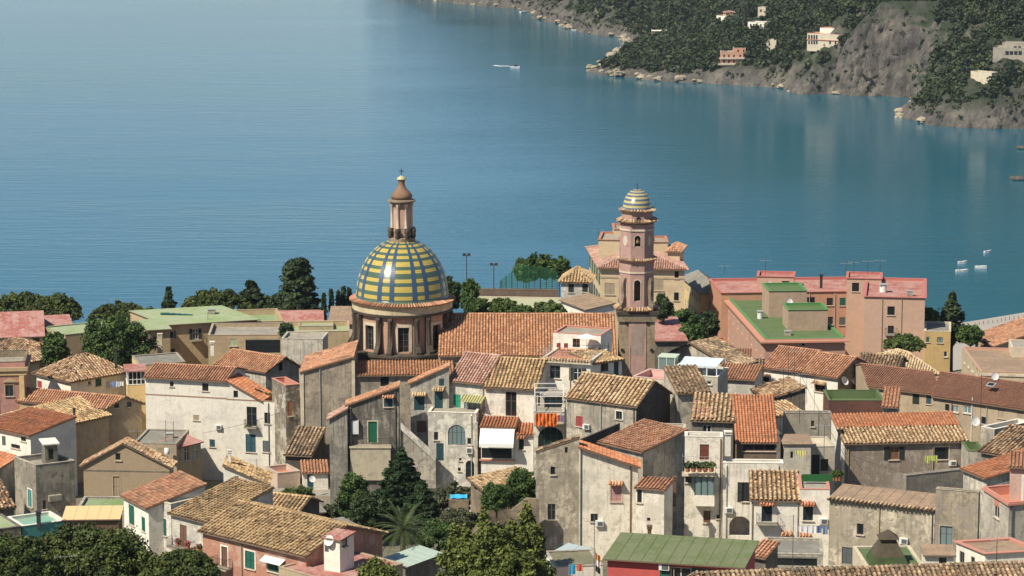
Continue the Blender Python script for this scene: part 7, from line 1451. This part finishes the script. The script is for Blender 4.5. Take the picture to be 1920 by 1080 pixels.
laundry(1345, 640, 392, 1.8, 'yellow and red washing by the pink apartment wing', [(.60, .55, .05), (.10, .30, .06), (.50, .05, .04)])
laundry(1500, 852, 307, 1.3, 'row of yellow pegs and cloths on terrace hut wall', [(.60, .55, .18)] * 4)
laundry(1745, 862, 314.5, 1.5, 'row of lime cloths at the window of the two-tone roof house', [(.45, .50, .12)] * 5)
laundry(1080, 1068, 238, 1.2, 'blue and red cloths by the flagpole', [(.05, .30, .50), (.55, .10, .06)])
# flag
fp = P(1116, 1078, 239); o = empty('flag', (fp.x, fp.y, fp.z), 'orange, white and dark flag hanging from a pole beside red house', 'flag'); m = MB(); m.tube((0, 0, -2), (0, 0, 2.2), .04, 6); m.build('pole', STEEL, o)
for k_, c in enumerate(((.55, .22, .06), (.65, .65, .62), (.03, .05, .05))):
    m = MB()
    for i in range(6):
        f = lambda a_, b_: (.03 + .42 * a_ / 6, .06 * math.sin(a_ * 1.5), 2.0 - .55 * (k_ + b_) - .35 * a_ / 6); m.quad(f(i, 0), f(i + 1, 0), f(i + 1, 1), f(i, 1))
    m.build('stripe', plain('flag_%d' % k_, c, .8), o)
# pots, chairs
def pot(u, v, Y, label, c=(.42, .17, .09), plant=BRIGHTL, s_=1.0, group=None):
    p = P(u, v, Y); o = empty('plant_pot', (p.x, p.y, p.z - .25), label, 'plant pot', group); m = MB(); m.lathe([(.01, 0), (.16 * s_, 0), (.22 * s_, .3 * s_), (.24 * s_, .34 * s_), (.2 * s_, .33 * s_)], 12); m.build('pot', plain('pot_%d' % int(c[0] * 100), c), o); V_, Q_, r_ = leaves([(0, 0, .5 * s_, .3 * s_), (.12 * s_, 0, .62 * s_, .22 * s_), (-.12, .05, .55 * s_, .22 * s_)], 40, .13 * s_); link('foliage', np_mesh('foliage', V_, Q_, plant, r_), o)
FLW = leafmat('leaf_flower', (.05, .08, .02), (.45, .08, .12))
for i in range(7): pot(q('2', 60 + i * 14, 200)[0], q('2', 60 + i * 14, 205 + i * 3)[1], 359.3, 'flower pot on the ledge of the white cottage', plant=FLW if i % 2 else BRIGHTL, group='cottage flower pots')
for i, (x, y) in enumerate(((1200, 862), (1268, 880), (1345, 900), (1295, 925))): pot(*q('2', x, y), 273.6 - .3 * i, 'potted flowers on the balcony by the brown door', plant=FLW, group='balcony pots by brown door')
for i in range(5): pot(*q('C', 205 + i * 46, 250), 286, 'bushy pot plant on the planted balcony', plant=BRIGHTL if i > 2 else DARKL, s_=1.3, group='planted balcony pots')
for i, (x, y) in enumerate(((390, 575), (430, 580), (465, 578), (500, 570))): pot(*q('3', x, y), 360 + .4 * i, 'clay pot on corner terrace of tall white house', plant=BROADL, group='corner terrace pots')
for i in range(3): pot(*q('C', 1340 + i * 25, 320), 303, 'flowering pot by the white side wall', plant=BRIGHTL, s_=1.4, group='pots by the white side wall')
pot(*q('3', 262, 808), 357.5, 'yellow bucket plant on the white house balcony', (.50, .40, .08))
for i, (x, y) in enumerate(((830, 210), (885, 212))):
    p = P(*q('6', x, y + 18), 344.5); o = empty('garden_chair', (p.x, p.y, p.z), 'red plastic chair on terracotta roof terrace', 'chair', 'terrace chairs'); m = MB(); m.box(-.25, .25, -.25, .25, .4, .45); m.build('seat', REDJ, o); m = MB(); m.box(-.25, .25, .2, .25, .45, .9); m.build('backrest', REDJ, o)
    for sx in (-1, 1):
        for sy in (-1, 1): m = MB(); m.tube((sx * .22, sy * .22, 0), (sx * .2, sy * .2, .4), .02, 5); m.build('leg', REDJ, o)
p = P(*q('6', 1040, 222), 344); o = empty('parasol', (p.x, p.y, p.z), 'small white parasol on the terracotta roof terrace', 'parasol'); m = MB(); m.lathe([(1.2, 1.6), (.6, 1.8), (.02, 2.0)], 8); m.build('canopy', CANVAS, o); m = MB(); m.tube((0, 0, 0), (0, 0, 2.0), .03, 6); m.build('pole', STEEL, o)
p = P(*q('7', 80, 492), 305); o = empty('garden_tarpaulin', (p.x, p.y, p.z), 'bright blue tarpaulin lying in the garden by the tiled shed', 'tarpaulin'); m = MB()
for i in range(8):
    for j in range(3): f = lambda a_, b_: (-.95 + 1.9 * a_ / 8, -.3 + .6 * b_ / 3, .04 * math.sin(a_ * 1.3 + b_) + .1 * b_); m.quad(f(i, j), f(i + 1, j), f(i + 1, j + 1), f(i, j + 1))
m.build('sheet', plain('blue_tarp', (.05, .38, .60), .6), o); m = MB(); m.box(-1.1, 1.1, -.4, .5, -2.5, -.16); m.build('plinth', STONEM, o)
# low yard roofs between palm and old corner house
h = HS('7', 'grey_sheet_shed', 'small shed with pale blue-grey sheet roof below old corner house', (745, 925, 905, 962), 262, 3.2, GREYD, cat='shed'); h.shed(.5, plain('pale_sheet', (.36, .42, .42), .6), o=.2); h.done()
h = HS('7', 'white_yard_wall', 'white yard wall with flat mossy roof left of red house', (800, 1015, 1160, 1000), 249, 5.5, WHITE, cat='wall'); h.flat(plaster('mossy_flat', (.22, .21, .14), (.12, .12, .08), .5), .1, GREY); h.done()
h = HS('4', 'greenhouse_roof', 'pale green glass cold frame roof under the palm', (1440, 1000, 1700, 905), 254, 2.5, GREYD, cat='cold frame'); h.shed(.3, plain('pale_green_sheet', (.40, .48, .40), .5)); h.done()
# ------------------------------------------------------------------ air between here and the far coast
def haze(density):
    m = MB(); m.box(-900, 900, -80, 2950, -12, 215); o = m.build('haze', None); o.data.materials.clear()
    mt = bpy.data.materials.new('haze_air'); mt.use_nodes = True; t = mt.node_tree; t.nodes.remove(t.nodes['Principled BSDF'])
    v = t.nodes.new('ShaderNodeVolumePrincipled'); v.inputs['Color'].default_value = (.80, .88, .95, 1); v.inputs['Density'].default_value = density; v.inputs['Anisotropy'].default_value = .2
    t.links.new(v.outputs[0], t.nodes['Material Output'].inputs['Volume']); o.data.materials.append(mt); tag(o, 'thin blue summer haze over the bay', 'haze', None, 'stuff')
haze(.00004)
